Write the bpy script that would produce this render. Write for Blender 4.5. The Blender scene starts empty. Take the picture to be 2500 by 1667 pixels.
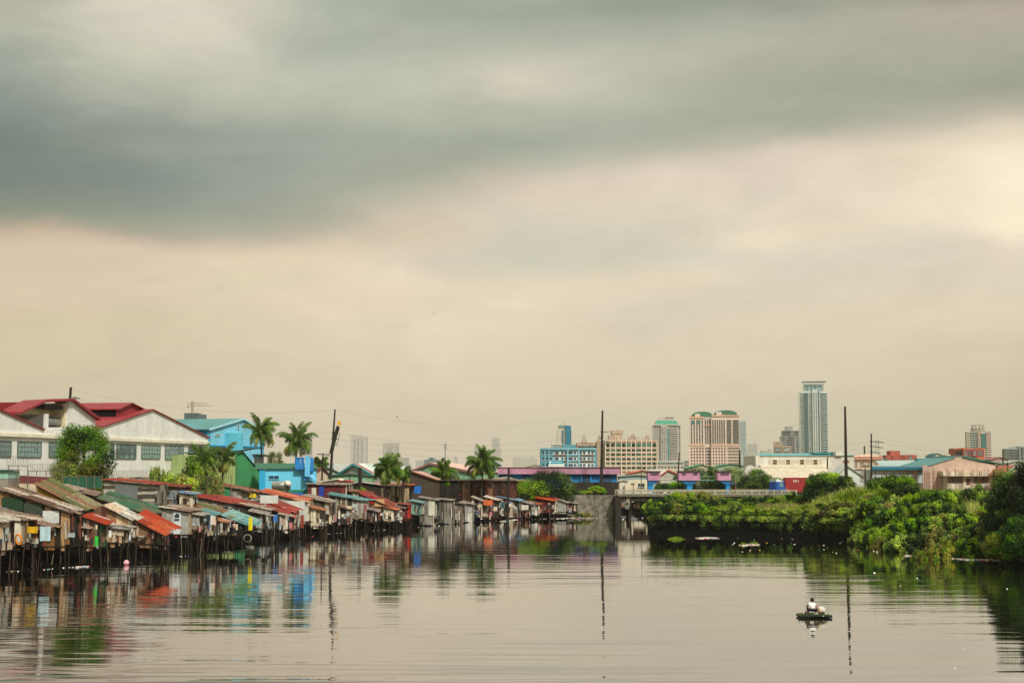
import bpy, bmesh, math, random
import numpy as np
from mathutils import Vector, Matrix
random.seed(7); RNG = np.random.default_rng(7)
scene = bpy.context.scene
COL = scene.collection
R = math.radians
# ------------------------------------------------------------------ camera
H = 9.05; F = 3700.0; PITCH = math.atan(309.5/F)
cam = bpy.data.objects.new("camera", bpy.data.cameras.new("camera")); COL.objects.link(cam)
cam.data.sensor_width = 36; cam.data.lens = 36*F/2500; cam.data.clip_start = .5; cam.data.clip_end = 60000
cam.location = (0, 0, H); cam.rotation_euler = (math.pi/2+PITCH, 0, 0)
scene.camera = cam
scene.view_settings.view_transform = 'Standard'; scene.view_settings.look = 'None'
scene.view_settings.exposure = 0.35; scene.view_settings.gamma = 1
scene.cycles.use_denoising = True; scene.cycles.denoising_prefilter = 'NONE'
scene.cycles.max_bounces = 7; scene.cycles.volume_bounces = 1; scene.cycles.transparent_max_bounces = 6
def K(u): return (u-1250)/(F/math.cos(PITCH))
def zof(v, Y):
    b = 833.5-v
    return H + Y*(F*math.sin(PITCH)+b*math.cos(PITCH))/(F*math.cos(PITCH)-b*math.sin(PITCH))
def at(u, v, Y):
    b = 833.5-v; dy = F*math.cos(PITCH)-b*math.sin(PITCH)
    return Vector((Y*(u-1250)/dy, Y, zof(v, Y)))
def on_z(u, v, z=0.0):
    a = at(u, v, 100.0); t = (z-H)/(a.z-H)
    return Vector((a.x*t, 100*t, z))
def C(h, k=1.0):
    h = h.lstrip('#'); c = [int(h[i:i+2], 16)/255 for i in (0, 2, 4)]
    return tuple(min(.9, k*(x/12.92 if x <= .04045 else ((x+.055)/1.055)**2.4)) for x in c)+(1,)
# ------------------------------------------------------------------ node helper
class NT:
    def __init__(s, nt): s.nt = nt; s.n = nt.nodes; s.l = nt.links
    def node(s, t, **kw):
        x = s.n.new(t)
        for k, v in kw.items():
            if k == 'i':
                for a, b in v.items():
                    if isinstance(b, bpy.types.NodeSocket): s.l.new(b, x.inputs[a])
                    else: x.inputs[a].default_value = b
            else: setattr(x, k, v)
        return x
    def m(s, op, a, b=None, c=None, clamp=False):
        x = s.node('ShaderNodeMath', operation=op, use_clamp=clamp)
        for i, v in enumerate((a, b, c)):
            if v is None: continue
            if isinstance(v, bpy.types.NodeSocket): s.l.new(v, x.inputs[i])
            else: x.inputs[i].default_value = v
        return x.outputs[0]
    def noise(s, vec, scale, detail=3, rough=.55, dist=0):
        x = s.node('ShaderNodeTexNoise', i={'Vector': vec, 'Scale': scale, 'Detail': detail, 'Roughness': rough, 'Distortion': dist})
        return x.outputs[0]
    def mix(s, f, a, b, blend='MIX'):
        x = s.node('ShaderNodeMix', data_type='RGBA', blend_type=blend)
        for i, v in ((0, f), (6, a), (7, b)):
            if isinstance(v, bpy.types.NodeSocket): s.l.new(v, x.inputs[i])
            else: x.inputs[i].default_value = v
        return x.outputs[2]
    def mapr(s, v, a, b, c=0, d=1, interp='SMOOTHSTEP'):
        x = s.node('ShaderNodeMapRange', interpolation_type=interp, i={0: v, 1: a, 2: b, 3: c, 4: d})
        return x.outputs[0]
    def scale(s, vec, sc):
        x = s.node('ShaderNodeVectorMath', operation='MULTIPLY', i={0: vec, 1: sc})
        return x.outputs[0]
# ------------------------------------------------------------------ world: broken overcast over a nishita sky
SUN_EL, SUN_AZ = R(48), R(152)       # azimuth clockwise from +Y: behind and to the right of the camera
W = bpy.data.worlds.new("World"); scene.world = W; W.use_nodes = True
W.node_tree.nodes.clear(); w = NT(W.node_tree)
tc = w.node('ShaderNodeTexCoord').outputs['Generated']
sep = w.node('ShaderNodeSeparateXYZ', i={0: tc})
azr = w.m('ARCTAN2', sep.outputs[0], sep.outputs[1])
az = w.m('ABSOLUTE', w.m('ADD', azr, 1.2)); az = w.m('SUBTRACT', az, 1.2)   # mirrored far behind the left shoulder, no seam in view
el = w.m('ARCSINE', sep.outputs[2])
cv = w.node('ShaderNodeCombineXYZ', i={0: az, 1: el, 2: 0.0}).outputs[0]
n1 = w.noise(w.scale(cv, (4.2, 11, 1)), 1.0, 5, .55, .4)
n2 = w.noise(w.scale(cv, (15, 42, 1)), 1.0, 5, .6, .6)
elw = w.m('ADD', el, w.m('MULTIPLY', w.m('SUBTRACT', n1, .5), .038)); elw = w.m('ADD', elw, w.m('MULTIPLY', w.m('SUBTRACT', n2, .5), .018))
azw = w.m('ADD', az, w.m('MULTIPLY', w.m('SUBTRACT', n1, .5), .13)); azw = w.m('ADD', azw, w.m('MULTIPLY', w.m('SUBTRACT', n2, .5), .03))
def el_of(v): return PITCH+math.atan((833.5-v)/F)
VMAX = 0.40
SKYROWS = [1143, 1000, 900, 800, 740, 690, 640, 600, 560, 500, 430, 380, 330, 270, 200, 130, 60, 0]
SKYCOLS = {
 0:   'c8b998 cfc09c d0c19d d4c2a0 d8c4a5 d8c2a4 d5bfa2 c9b194 8f9781 72887f 6c847c 6f857c 7c9088 8d9c90 9aa697 b0b39f b5b6a0 a8ab95',
 330: 'cfc09e d2c39f d1c29f d5c4a3 d8c5a7 dac6a8 d5c1a6 b8ab94 949e8a 7f9289 80938a 8b9a8e 929f93 a5ad9d bcbda8 c9c6b0 d0cab6 d3cdba',
 560: 'd4c5a4 d7c8a6 d6c7a6 d9caa9 dbcaab d9c9aa dac6a9 b9b09c a3a893 95a294 94a397 97a598 9aa699 b4b8a4 bfbfaa cac6b1 d0cab5 cfcab6',
 800: 'd8c9aa dacbab dbccac dfcfb0 e2ceb1 e1cfb0 dfccae d3c2a5 b5b19a a8ab97 a0aa99 9fa99a a3ad9b b0b6a2 b8bca8 acb5a5 afb7a5 acb6a5',
 1040:'d9caab dccdad dfcfb0 e2d2b4 e2d1b4 e1d1b4 d5c9b2 d6c7ae d8c4a9 c5bca5 a9ae99 a2ab99 a5ae9b b4b9a3 bcbea9 b3b7a4 a8b09f a6b09f',
 1290:'dacbac dccdae ddceae e0d1b3 e2d3b6 ded0b3 cccab3 c9c7b0 cbc8b2 d4c8b1 c8bda8 a9b09e a8b19f b8bca7 cfc9b3 bfbfaa a7af9e a2ac9b',
 1600:'d9caac dccdae ddceb0 d6cab2 d9cdb5 dfd0b4 cfcab4 d1cab3 d4ccb4 dccfb6 d8cbb6 bdb9a4 abb09d b0b39f b7b8a4 b9b9a5 a2aa99 9ba694',
 1900:'d6c7a9 d9caac dbccae dccdaf d5cab3 d1cab3 d8cdb7 e3d6b8 ddcfb7 d8ccb6 d8cab4 cfc3ae aaae9a a9ad99 acae9a b5b4a0 a7ab99 a0a693',
 2200:'cfc0a1 d4c5a8 d7c8ab dccdaf d9ccb3 d7cbb5 dcd0ba e0d4bc e6d8bb e3d4ba ddceb3 d9cab1 b8b4a0 a6a995 a9ab98 aeac99 b0ad9b a3a592',
 2500:'c8b898 cfbf9f d3c4a4 d9cbaf d8cdb5 ddd0b9 ddd0b9 efe1c2 f2e3c4 f1e3c4 ecdec0 e6d7ba cfc4ab a8a894 a5a792 b0ac98 b5ab99 a09f8c'}
def SC(h):
    r, g_, b_, _ = C(h); L = .3*r+.6*g_+.1*b_; k = .885*(L/.62)**.45
    return (r*k, g_*k*.99, b_*k*1.025, 1)
cols = []
for u, s in SKYCOLS.items():
    cr = w.node('ShaderNodeValToRGB', i={0: w.m('DIVIDE', elw, VMAX)}); cr.color_ramp.interpolation = 'CARDINAL'
    hexes = s.split(); e = cr.color_ramp.elements
    pts = [(el_of(v)/VMAX, h) for v, h in zip(SKYROWS, hexes)]
    pts.append((1.0, 'bfc0ae'))
    while len(e) > 1: e.remove(e[0])
    e[0].position = 0; e[0].color = SC(pts[0][1])
    for p, h in pts[1:]:
        x = e.new(min(1, p)); x.color = SC(h)
    cols.append((math.atan(K(u)), cr.outputs[0]))
sky = cols[0][1]
for (a0, _), (a1, c1) in zip(cols, cols[1:]):
    sky = w.mix(w.mapr(azw, a0-.012, a1+.012), sky, c1)
n3 = w.noise(w.scale(cv, (9, 24, 1)), 1.0, 6, .62, .9)
fine = w.m('MULTIPLY', w.mapr(n2, .3, .7, .965, 1.035, 'LINEAR'), w.mapr(n3, .3, .7, .925, 1.075, 'LINEAR'))
boost = w.mapr(el, .34, 1.2, 1.0, 1.85)          # an overcast sky is brightest overhead
below = w.mapr(el, -.02, -.25, 1.0, .18)
amp = w.m('MULTIPLY', w.m('MULTIPLY', fine, boost), below)
cloud = w.node('ShaderNodeBackground', i={0: sky, 1: amp})
nish = w.node('ShaderNodeTexSky', sky_type='NISHITA', sun_disc=False, sun_elevation=SUN_EL, sun_rotation=SUN_AZ, air_density=1.5, dust_density=4)
nb = w.node('ShaderNodeBackground', i={0: nish.outputs[0], 1: .10})
mx = w.node('ShaderNodeMixShader', i={0: .96, 1: nb.outputs[0], 2: cloud.outputs[0]})
w.node('ShaderNodeOutputWorld', i={0: mx.outputs[0]})
sun = bpy.data.objects.new("sun", bpy.data.lights.new("sun", 'SUN')); COL.objects.link(sun)
sun.data.energy = 3.3; sun.data.angle = R(7); sun.data.color = (1, .95, .87)
d = Vector((math.sin(SUN_AZ)*math.cos(SUN_EL), math.cos(SUN_AZ)*math.cos(SUN_EL), math.sin(SUN_EL)))
sun.rotation_euler = d.to_track_quat('Z', 'Y').to_euler()
# ------------------------------------------------------------------ materials
MC = {}
def mat(color, rough=.75, dirt=.35, rust=0.0, scale=.8, streak=True, metal=0.0, spec=.3, bump=0.0, dark='#3c372c'):
    """weathered surface: patchy tone, rain streaks, optional rust patches"""
    key = ('m', color, rough, dirt, rust, scale, streak, metal, dark)
    if key in MC: return MC[key]
    m = bpy.data.materials.new("weathered"); m.use_nodes = True; t = NT(m.node_tree); b = m.node_tree.nodes['Principled BSDF']
    col = C(color) if isinstance(color, str) else color
    tcn = t.node('ShaderNodeTexCoord'); o = tcn.outputs['Object']; oi = t.node('ShaderNodeObjectInfo')
    off = t.node('ShaderNodeVectorMath', operation='ADD', i={0: o, 1: t.scale(t.node('ShaderNodeCombineXYZ', i={0: oi.outputs['Random'], 1: oi.outputs['Random'], 2: oi.outputs['Random']}).outputs[0], (37, 19, 23))}).outputs[0]
    a = t.noise(off, scale, 6, .65)
    c = t.mix(t.mapr(a, .35, .7, 0, dirt*.8), col, C(dark))
    if streak:
        sv = t.noise(t.scale(off, (3.2*scale, 3.2*scale, .25*scale)), 1.0, 5, .7)
        c = t.mix(t.mapr(sv, .5, .78, 0, dirt), c, C(dark, .8))
    hv = t.noise(off, scale*6, 4, .6)
    c = t.mix(1.0, c, t.mix(t.mapr(hv, .3, .7, 0, 1), (1, 1, 1, 1), (1+dirt*.55,)*3+(1,)), 'MULTIPLY')
    if rust:
        rn = t.noise(t.scale(off, (1.6, 1.6, .9)), scale*1.3, 6, .7)
        c = t.mix(t.mapr(rn, .62-rust*.25, .72-rust*.2, 0, .9), c, t.mix(a, C('#8a4526'), C('#4a2416')))
    m.node_tree.links.new(c, b.inputs['Base Color'])
    b.inputs['Roughness'].default_value = rough; b.inputs['Metallic'].default_value = metal
    b.inputs['Specular IOR Level'].default_value = spec if rough < .72 else .12
    MC[key] = m; return m
def glass(color='#2c3a3a', rough=.12, var=.4):
    key = ('g', color, rough, var)
    if key in MC: return MC[key]
    m = bpy.data.materials.new("window_glass"); m.use_nodes = True; t = NT(m.node_tree); b = m.node_tree.nodes['Principled BSDF']
    oi = t.node('ShaderNodeObjectInfo'); o = t.node('ShaderNodeTexCoord').outputs['Object']
    n = t.m('FRACT', t.m('ADD', t.noise(o, .9, 2), t.m('MULTIPLY', oi.outputs['Random'], 3.0)))
    c = t.mix(t.m('MULTIPLY', t.mapr(n, .3, 1, 0, 1), var), C(color, .7), C(color, 3.0))
    m.node_tree.links.new(c, b.inputs['Base Color']); b.inputs['Roughness'].default_value = rough
    MC[key] = m; return m
def leafmat(c1, c2, c3, rough=.55, trans=.35):
    key = ('l', c1, c2, c3)
    if key in MC: return MC[key]
    m = bpy.data.materials.new("leaves"); m.use_nodes = True; t = NT(m.node_tree); b = m.node_tree.nodes['Principled BSDF']
    oi = t.node('ShaderNodeObjectInfo'); g = t.node('ShaderNodeNewGeometry')
    a = t.noise(g.outputs['Position'], .45, 3, .6)
    f = t.noise(g.outputs['Position'], 3.1, 2, .6)
    c = t.mix(t.mapr(a, .35, .65), C(c1), C(c2)); c = t.mix(t.mapr(f, .5, .75, 0, .8), c, C(c3))
    hs = t.node('ShaderNodeHueSaturation', i={0: t.mapr(oi.outputs['Random'], 0, 1, .48, .515, 'LINEAR'), 1: t.mapr(oi.outputs['Random'], 0, 1, .9, 1.15, 'LINEAR'), 2: t.mapr(t.m('FRACT', t.m('MULTIPLY', oi.outputs['Random'], 7.3)), 0, 1, .7, 1.25, 'LINEAR'), 4: c})
    m.node_tree.links.new(hs.outputs[0], b.inputs['Base Color']); b.inputs['Roughness'].default_value = rough; b.inputs['Specular IOR Level'].default_value = .25
    tr = t.node('ShaderNodeBsdfTranslucent', i={0: hs.outputs[0]}); mx = t.node('ShaderNodeMixShader', i={0: trans, 1: b.outputs[0], 2: tr.outputs[0]})
    m.node_tree.links.new(mx.outputs[0], m.node_tree.nodes['Material Output'].inputs[0])
    MC[key] = m; return m
# ------------------------------------------------------------------ mesh builder
class MB:
    def __init__(s): s.v = []; s.f = []; s.m = []
    def add(s, vs, fs, m=0):
        o = len(s.v); s.v += [tuple(p) for p in vs]; s.f += [tuple(o+i for i in f) for f in fs]; s.m += [m]*len(fs); return s
    def box(s, x0, x1, y0, y1, z0, z1, m=0):
        return s.hexa([(x0, y0, z0), (x1, y0, z0), (x1, y1, z0), (x0, y1, z0), (x0, y0, z1), (x1, y0, z1), (x1, y1, z1), (x0, y1, z1)], m)
    def hexa(s, p, m=0):
        return s.add(p, [(0, 3, 2, 1), (4, 5, 6, 7), (0, 1, 5, 4), (1, 2, 6, 5), (2, 3, 7, 6), (3, 0, 4, 7)], m)
    def prism(s, prof, y0, y1, m=0):       # profile in x,z (counter-clockwise seen from -y) extruded along y
        n = len(prof); vs = [(x, y0, z) for x, z in prof]+[(x, y1, z) for x, z in prof]
        return s.add(vs, [tuple(range(n)), tuple(range(2*n-1, n-1, -1))]+[(i, n+i, n+(i+1) % n, (i+1) % n) for i in range(n)], m)
    def prism_x(s, prof, x0, x1, m=0):     # profile in y,z extruded along x
        n = len(prof); vs = [(x0, y, z) for y, z in prof]+[(x1, y, z) for y, z in prof]
        return s.add(vs, [tuple(range(n-1, -1, -1)), tuple(range(n, 2*n))]+[((i+1) % n, n+(i+1) % n, n+i, i) for i in range(n)], m)
    def prism_z(s, prof, z0, z1, m=0, top=1.0):
        n = len(prof); cx = sum(p[0] for p in prof)/n; cy = sum(p[1] for p in prof)/n
        vs = [(x, y, z0) for x, y in prof]+[(cx+(x-cx)*top, cy+(y-cy)*top, z1) for x, y in prof]
        return s.add(vs, [tuple(range(n-1, -1, -1)), tuple(range(n, 2*n))]+[(i, (i+1) % n, n+(i+1) % n, n+i) for i in range(n)], m)
    def tube(s, pts, rs, n=6, m=0, cap=True):
        pts = [Vector(p) for p in pts]
        if not hasattr(rs, '__len__'): rs = [rs]*len(pts)
        vs = []
        for i, p in enumerate(pts):
            d = (pts[min(i+1, len(pts)-1)]-pts[max(i-1, 0)]).normalized()
            a = d.cross(Vector((0, 0, 1))) if abs(d.z) < .95 else d.cross(Vector((1, 0, 0)))
            a.normalize(); b = d.cross(a)
            for k in range(n):
                t = 2*math.pi*k/n; vs.append(p+(a*math.cos(t)+b*math.sin(t))*rs[i])
        fs = [(i*n+k, i*n+(k+1) % n, (i+1)*n+(k+1) % n, (i+1)*n+k) for i in range(len(pts)-1) for k in range(n)]
        if cap: fs += [tuple(range(n-1, -1, -1)), tuple(range((len(pts)-1)*n, len(pts)*n))]
        return s.add(vs, fs, m)
    def mesh(s, name, mats, smooth=False):
        me = bpy.data.meshes.new(name); me.from_pydata(s.v, [], s.f)
        for x in (mats if isinstance(mats, (list, tuple)) else [mats]): me.materials.append(x)
        me.polygons.foreach_set('material_index', s.m)
        if smooth: me.polygons.foreach_set('use_smooth', [True]*len(s.f))
        me.update(); return me
    def build(s, name, mats, parent=None, loc=None, smooth=False):
        return link(name, s.mesh(name, mats, smooth), parent, loc)
def link(name, data, parent=None, loc=None):
    o = bpy.data.objects.new(name, data); COL.objects.link(o)
    if parent is not None: o.parent = parent
    if loc is not None: o.location = loc
    return o
def tag(o, label, cat=None, group=None, kind=None):
    if label: o['label'] = label
    if cat: o['category'] = cat
    if group: o['group'] = group
    if kind: o['kind'] = kind
    return o
def thing(name, label, cat, loc=(0, 0, 0), yaw=0.0, group=None, kind=None):
    o = bpy.data.objects.new(name, None); COL.objects.link(o); o.empty_display_size = .5
    o.location = loc; o.rotation_euler = (0, 0, yaw); return tag(o, label, cat, group, kind)
def copy_tree(o, parent=None):
    c = o.copy(); COL.objects.link(c); c.parent = parent
    for ch in list(o.children): copy_tree(ch, c)
    return c
def repeat(name, mesh, parent, locs, rot=None, limit=100):
    """first `limit` copies as parts, the rest as one stuff part"""
    for p in locs[:limit]:
        o = link(name, mesh, parent, p)
        if rot: o.rotation_euler = (0, 0, rot)
    if len(locs) > limit:
        mb = MB(); vv = [tuple(v.co) for v in mesh.vertices]; ff = [tuple(p.vertices) for p in mesh.polygons]; mi = [p.material_index for p in mesh.polygons]
        M = Matrix.Rotation(rot or 0, 3, 'Z'); vv = [M @ Vector(v) for v in vv]
        for p in locs[limit:]:
            o = len(mb.v); mb.v += [tuple(v+Vector(p)) for v in vv]; mb.f += [tuple(o+i for i in f) for f in ff]; mb.m += mi
        st = mb.build(name, list(mesh.materials), parent); st['kind'] = 'stuff'
# facade frame: local x runs along the facade (to the right), y runs into the building, z is height above world zero
class Frame:
    def __init__(s, uL, uR, Y, yaw=0.0):
        s.P = Vector((K(uL)*Y, Y, 0)); s.yaw = yaw; s.Y = Y; s.uL = uL; s.c = math.cos(yaw); s.s = math.sin(yaw); s.W = s.x(uR)
    def x(s, u):
        k = K(u); return (k*s.P.y-s.P.x)/(s.c-k*s.s)
    def z(s, v, x=0.0): return zof(v, s.P.y+x*s.s)
    def root(s, name, label, cat, group=None): return thing(name, label, cat, s.P, s.yaw, group)
# ------------------------------------------------------------------ ground, water, banks
def interp(pts, t):
    if t <= pts[0][0]: return pts[0][1]
    for (a, b), (c, d) in zip(pts, pts[1:]):
        if t <= c: return b+(d-b)*(t-a)/(c-a)
    return pts[-1][1]
XL = [(-60, -95), (100, -62), (133, -44.8), (145, -37.1), (172, -30.1), (211, -25.6), (227, -18.3), (243, -11.1), (256, -6.2), (269, .7), (280, 11.3), (283, 19), (340, 20)]
XR = [(-60, 95), (100, 62), (144, 49.5), (153, 48.8), (166, 44.5), (192, 43), (199, 40.2), (205, 29.3), (210, 19.3), (275, 24.5), (340, 26)]
def sm(t, a, b):
    t = min(1, max(0, (t-a)/(b-a))); return t*t*(3-2*t)
def hground(x, y):
    dl = interp(XL, y)-x; dr = x-interp(XR, y)
    cap = sm(y, 335, 345)*4
    hl = -1.4+1.6*sm(dl, -4, 1.5)+2.5*sm(dl, 1, 15)
    top = 2.15+(.8+2.5*sm(x, 38, 46)*(.5+.5*sm(y, 186, 197)))*sm(dr, 1, 11)*(1-.65*sm(dr, 13, 26))
    if y > 188: hr = -1.4+3.55*sm(dr, .3, 1.3)+(top-2.15)
    else: hr = -1.4+1.5*sm(dr, -1.5, 1)+(top-.1)*sm(dr, .5, 7)
    h = max(hl, hr, -1.4)
    if y > 300: h = max(h, -1.4+cap)
    far = sm(math.hypot(x, y-200), 150, 420)
    if far > 0: h = h*(1-far)+2.7*far if h > 0 or far > .5 else h
    return h
def axis(dense0, dense1, st, ext):
    a = list(np.arange(dense0, dense1+.01, st)); q = st
    lo, hi = [], []; x = dense1
    while x < ext: q *= 1.45; x += q; hi.append(min(x, ext+1))
    q = st; x = dense0
    while x > -ext: q *= 1.45; x -= q; lo.append(x)
    return lo[::-1]+a+hi
xs = axis(-80, 80, 1.0, 24000); ys = [y for y in axis(100, 345, 1.2, 24000) if y > -400]
gv = [(x, y, hground(x, y)+(random.uniform(-.12, .12) if abs(x) < 90 and 90 < y < 350 else 0)) for y in ys for x in xs]
nx = len(xs); gf = [(j*nx+i, j*nx+i+1, (j+1)*nx+i+1, (j+1)*nx+i) for j in range(len(ys)-1) for i in range(nx-1)]
gm = bpy.data.materials.new("ground"); gm.use_nodes = True; t = NT(gm.node_tree); b = gm.node_tree.nodes['Principled BSDF']
g = t.node('ShaderNodeNewGeometry'); pz = t.node('ShaderNodeSeparateXYZ', i={0: g.outputs['Position']})
na = t.noise(g.outputs['Position'], .35, 6, .65); nb_ = t.noise(g.outputs['Position'], .03, 4)
mud = t.mix(na, C('#050404'), C('#0b0a08')); land = t.mix(nb_, C('#4d4a38'), C('#6b6350')); grn = t.mix(na, C('#33401c'), C('#566025'))
land = t.mix(t.mapr(pz.outputs[0], 5, 30), land, grn)
cc = t.mix(t.mapr(t.m('ADD', pz.outputs[2], t.m('MULTIPLY', na, .6)), 2.3, 3.1), mud, land)
gm.node_tree.links.new(cc, b.inputs['Base Color']); b.inputs['Roughness'].default_value = 1; b.inputs['Specular IOR Level'].default_value = .05
me = bpy.data.meshes.new("ground"); me.from_pydata(gv, [], gf); me.materials.append(gm); me.update()
tag(link("ground", me), "dark mud banks and low flat city ground on both sides of the river", None, None, 'structure')
# water
wm = bpy.data.materials.new("water"); wm.use_nodes = True; t = NT(wm.node_tree); b = wm.node_tree.nodes['Principled BSDF']
pos = t.node('ShaderNodeNewGeometry').outputs['Position']
def wav(sx, sy, rot, det, ro):
    mp = t.node('ShaderNodeMapping', i={0: pos}); mp.inputs['Rotation'].default_value = (0, 0, rot); mp.inputs['Scale'].default_value = (sx, sy, 1)
    return t.noise(mp.outputs[0], 1.0, det, ro, .3)
w1 = wav(.11, .95, .05, 2, .5); w2 = wav(.4, 2.9, -.1, 2, .5); w3 = wav(.03, .3, .1, 2, .5)
patch = t.mapr(wav(.012, .03, .1, 3, .6), .35, .68, .25, 1.25)
psep = t.node('ShaderNodeSeparateXYZ', i={0: pos})
calm = t.mapr(psep.outputs[1], 110, 235, 1.0, .3)
hgt = t.m('ADD', t.m('ADD', t.m('MULTIPLY', w1, .017), t.m('MULTIPLY', w2, .004)), t.m('MULTIPLY', w3, t.mapr(psep.outputs[1], 60, 115, .085, .034)))
hgt = t.m('MULTIPLY', t.m('MULTIPLY', hgt, patch), calm)
bp = t.node('ShaderNodeBump', i={'Strength': 1.0, 'Distance': 1.0, 'Height': hgt})
wt = bp
wm.node_tree.links.new(bp.outputs[0], b.inputs['Normal'])
scum = t.mix(t.mapr(wav(.08, .12, 0, 5, .7), .45, .7), C('#0f0f0b'), C('#1e1c12'))
wm.node_tree.links.new(scum, b.inputs['Base Color']); b.inputs['Roughness'].default_value = .03; b.inputs['IOR'].default_value = 1.7; b.inputs['Specular Tint'].default_value = (1, .92, .8, 1); b.inputs['Coat Weight'].default_value = .5; b.inputs['Coat IOR'].default_value = 1.7; wm.node_tree.links.new(bp.outputs[0], b.inputs['Coat Normal'])
mb = MB(); mb.add([(-140, -60, 0), (140, -60, 0), (140, 342, 0), (-140, 342, 0)], [(0, 1, 2, 3)])
tag(mb.build("river_water", wm), "still brown river water mirroring the sky and both banks", None, None, 'structure')
# ------------------------------------------------------------------ leaves
def leaf_arrays(clumps, n, L, up=.5, wid=.5):
    """clumps: (cx,cy,cz,rx,rz,tone)"""
    c = np.array([k[:5] for k in clumps]); tone = np.array([k[5] for k in clumps])
    wgt = c[:, 3]**2; idx = RNG.choice(len(clumps), n, p=wgt/wgt.sum())
    d = RNG.normal(size=(n, 3)); d /= np.linalg.norm(d, axis=1)[:, None]
    rad = RNG.random(n)**.4
    p = c[idx, :3]+d*rad[:, None]*np.stack([c[idx, 3], c[idx, 3], c[idx, 4]], 1)
    nr = d*.7+RNG.normal(size=(n, 3))*.45; nr[:, 2] += up; nr /= np.linalg.norm(nr, axis=1)[:, None]
    a = np.cross(nr, RNG.normal(size=(n, 3))); a /= np.linalg.norm(a, axis=1)[:, None]; b_ = np.cross(nr, a)
    l = L*(.6+.8*RNG.random(n))[:, None]
    q = np.stack([p-a*l*.5, p+b_*l*wid*.5-nr*l*.06, p+a*l*.5-nr*l*.1, p-b_*l*wid*.5-nr*l*.06], 1).reshape(-1, 3)
    return q, tone[idx]
def quads_mesh(name, q, tone, mats):
    n = len(q)//4; me = bpy.data.meshes.new(name); me.vertices.add(len(q)); me.vertices.foreach_set('co', q.astype(np.float32).ravel())
    me.loops.add(4*n); me.loops.foreach_set('vertex_index', np.arange(4*n, dtype=np.int32)); me.polygons.add(n)
    me.polygons.foreach_set('loop_start', np.arange(0, 4*n, 4, dtype=np.int32))
    for x in mats: me.materials.append(x)
    me.polygons.foreach_set('material_index', np.clip(tone, 0, len(mats)-1).astype(np.int32)); me.update(calc_edges=True); return me
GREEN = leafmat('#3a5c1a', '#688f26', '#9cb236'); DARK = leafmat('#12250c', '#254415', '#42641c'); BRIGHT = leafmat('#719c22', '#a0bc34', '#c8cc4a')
OLIVE = leafmat('#4c5420', '#75752e', '#94803a'); YELLOW = leafmat('#7b8a33', '#a19a44', '#b9ad62'); PURPLE = leafmat('#3d2a20', '#5a3428', '#4c5a26'); DRY = leafmat('#8c8858', '#aaa070', '#bda878')
PALM = leafmat('#3a5a22', '#5c7c30', '#8d9440'); PALMY = leafmat('#7c8a38', '#9c9a46', '#ae9c50')
def clumps_blob(k, rx, ry, rz, cr, zlow=.15, tones=(0, 0, 1)):
    out = []
    for _ in range(k):
        a = random.uniform(0, 2*math.pi); e = random.uniform(-.25, 1.0); s = math.sqrt(max(0, 1-e*e))*random.uniform(.55, 1.0)
        r = cr*random.uniform(.6, 1.35)
        out.append((rx*s*math.cos(a), ry*s*math.sin(a), rz*(.5+.5*e)*.95+zlow*rz, r, r*random.uniform(.55, .9), random.choice(tones)))
    return out
BUSH = {}
def bankY(u):
    y = 260.0
    while y > 120 and K(u)*y > interp(XR, y): y -= .25
    return y
def nearer(u, Y):
    """pull right bank plants towards the water's edge"""
    b_ = bankY(u); return Y if u < 1585 or Y > 262 or Y < b_ else b_+.9+(Y-b_)*.42
def bush_mesh(kind, i):
    key = (kind, i % 4)
    if key in BUSH: return BUSH[key]
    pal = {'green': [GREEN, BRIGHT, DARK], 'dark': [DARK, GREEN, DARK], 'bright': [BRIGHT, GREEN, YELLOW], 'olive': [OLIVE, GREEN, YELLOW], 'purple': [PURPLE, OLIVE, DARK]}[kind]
    cl = clumps_blob(60, 1, 1, 1, .2, 0, (0, 0, 1, 1, 2, 2))     # unit bush, base at z=0, height about 1.2
    q, tn = leaf_arrays(cl, 6000, .10, .6)
    BUSH[key] = quads_mesh("foliage", q, tn, pal); return BUSH[key]
BARK = mat('#4a4034', .9, .5, scale=2.0)
def stem_mesh():
    if 'stem' in BUSH: return BUSH['stem']
    m = MB()
    for k in range(5):
        a = k*1.26; m.tube([(0.04*math.cos(a), .04*math.sin(a), -.25), (.15*math.cos(a), .15*math.sin(a), .3), (.45*math.cos(a), .45*math.sin(a), .75)], [.04, .03, .012], 5)
    BUSH['stem'] = m.mesh("stem", BARK); return BUSH['stem']
bcount = [0]
def bush(u, vtop, Y, wpx, kind, label, cat='bush', group=None, zb=None, name='bush'):
    Y = nearer(u, Y); x = K(u)*Y; z = (max(hground(x, Y), 2.0) if Y > 190 else hground(x, Y)) if zb is None else zb
    h = max(.6, zof(vtop, Y)-z)/1.12; r = wpx/2/(3713/Y)
    o = thing(name, label, cat, (x, Y, z), 0, group)
    f = link('foliage', bush_mesh(kind, bcount[0]), o); bcount[0] += 1
    f.scale = (r, r*random.uniform(.8, 1.1), h); f.rotation_euler = (0, 0, random.uniform(0, 6.28))
    s = link('stem', stem_mesh(), o); s.scale = (r, r, h); return o
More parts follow.
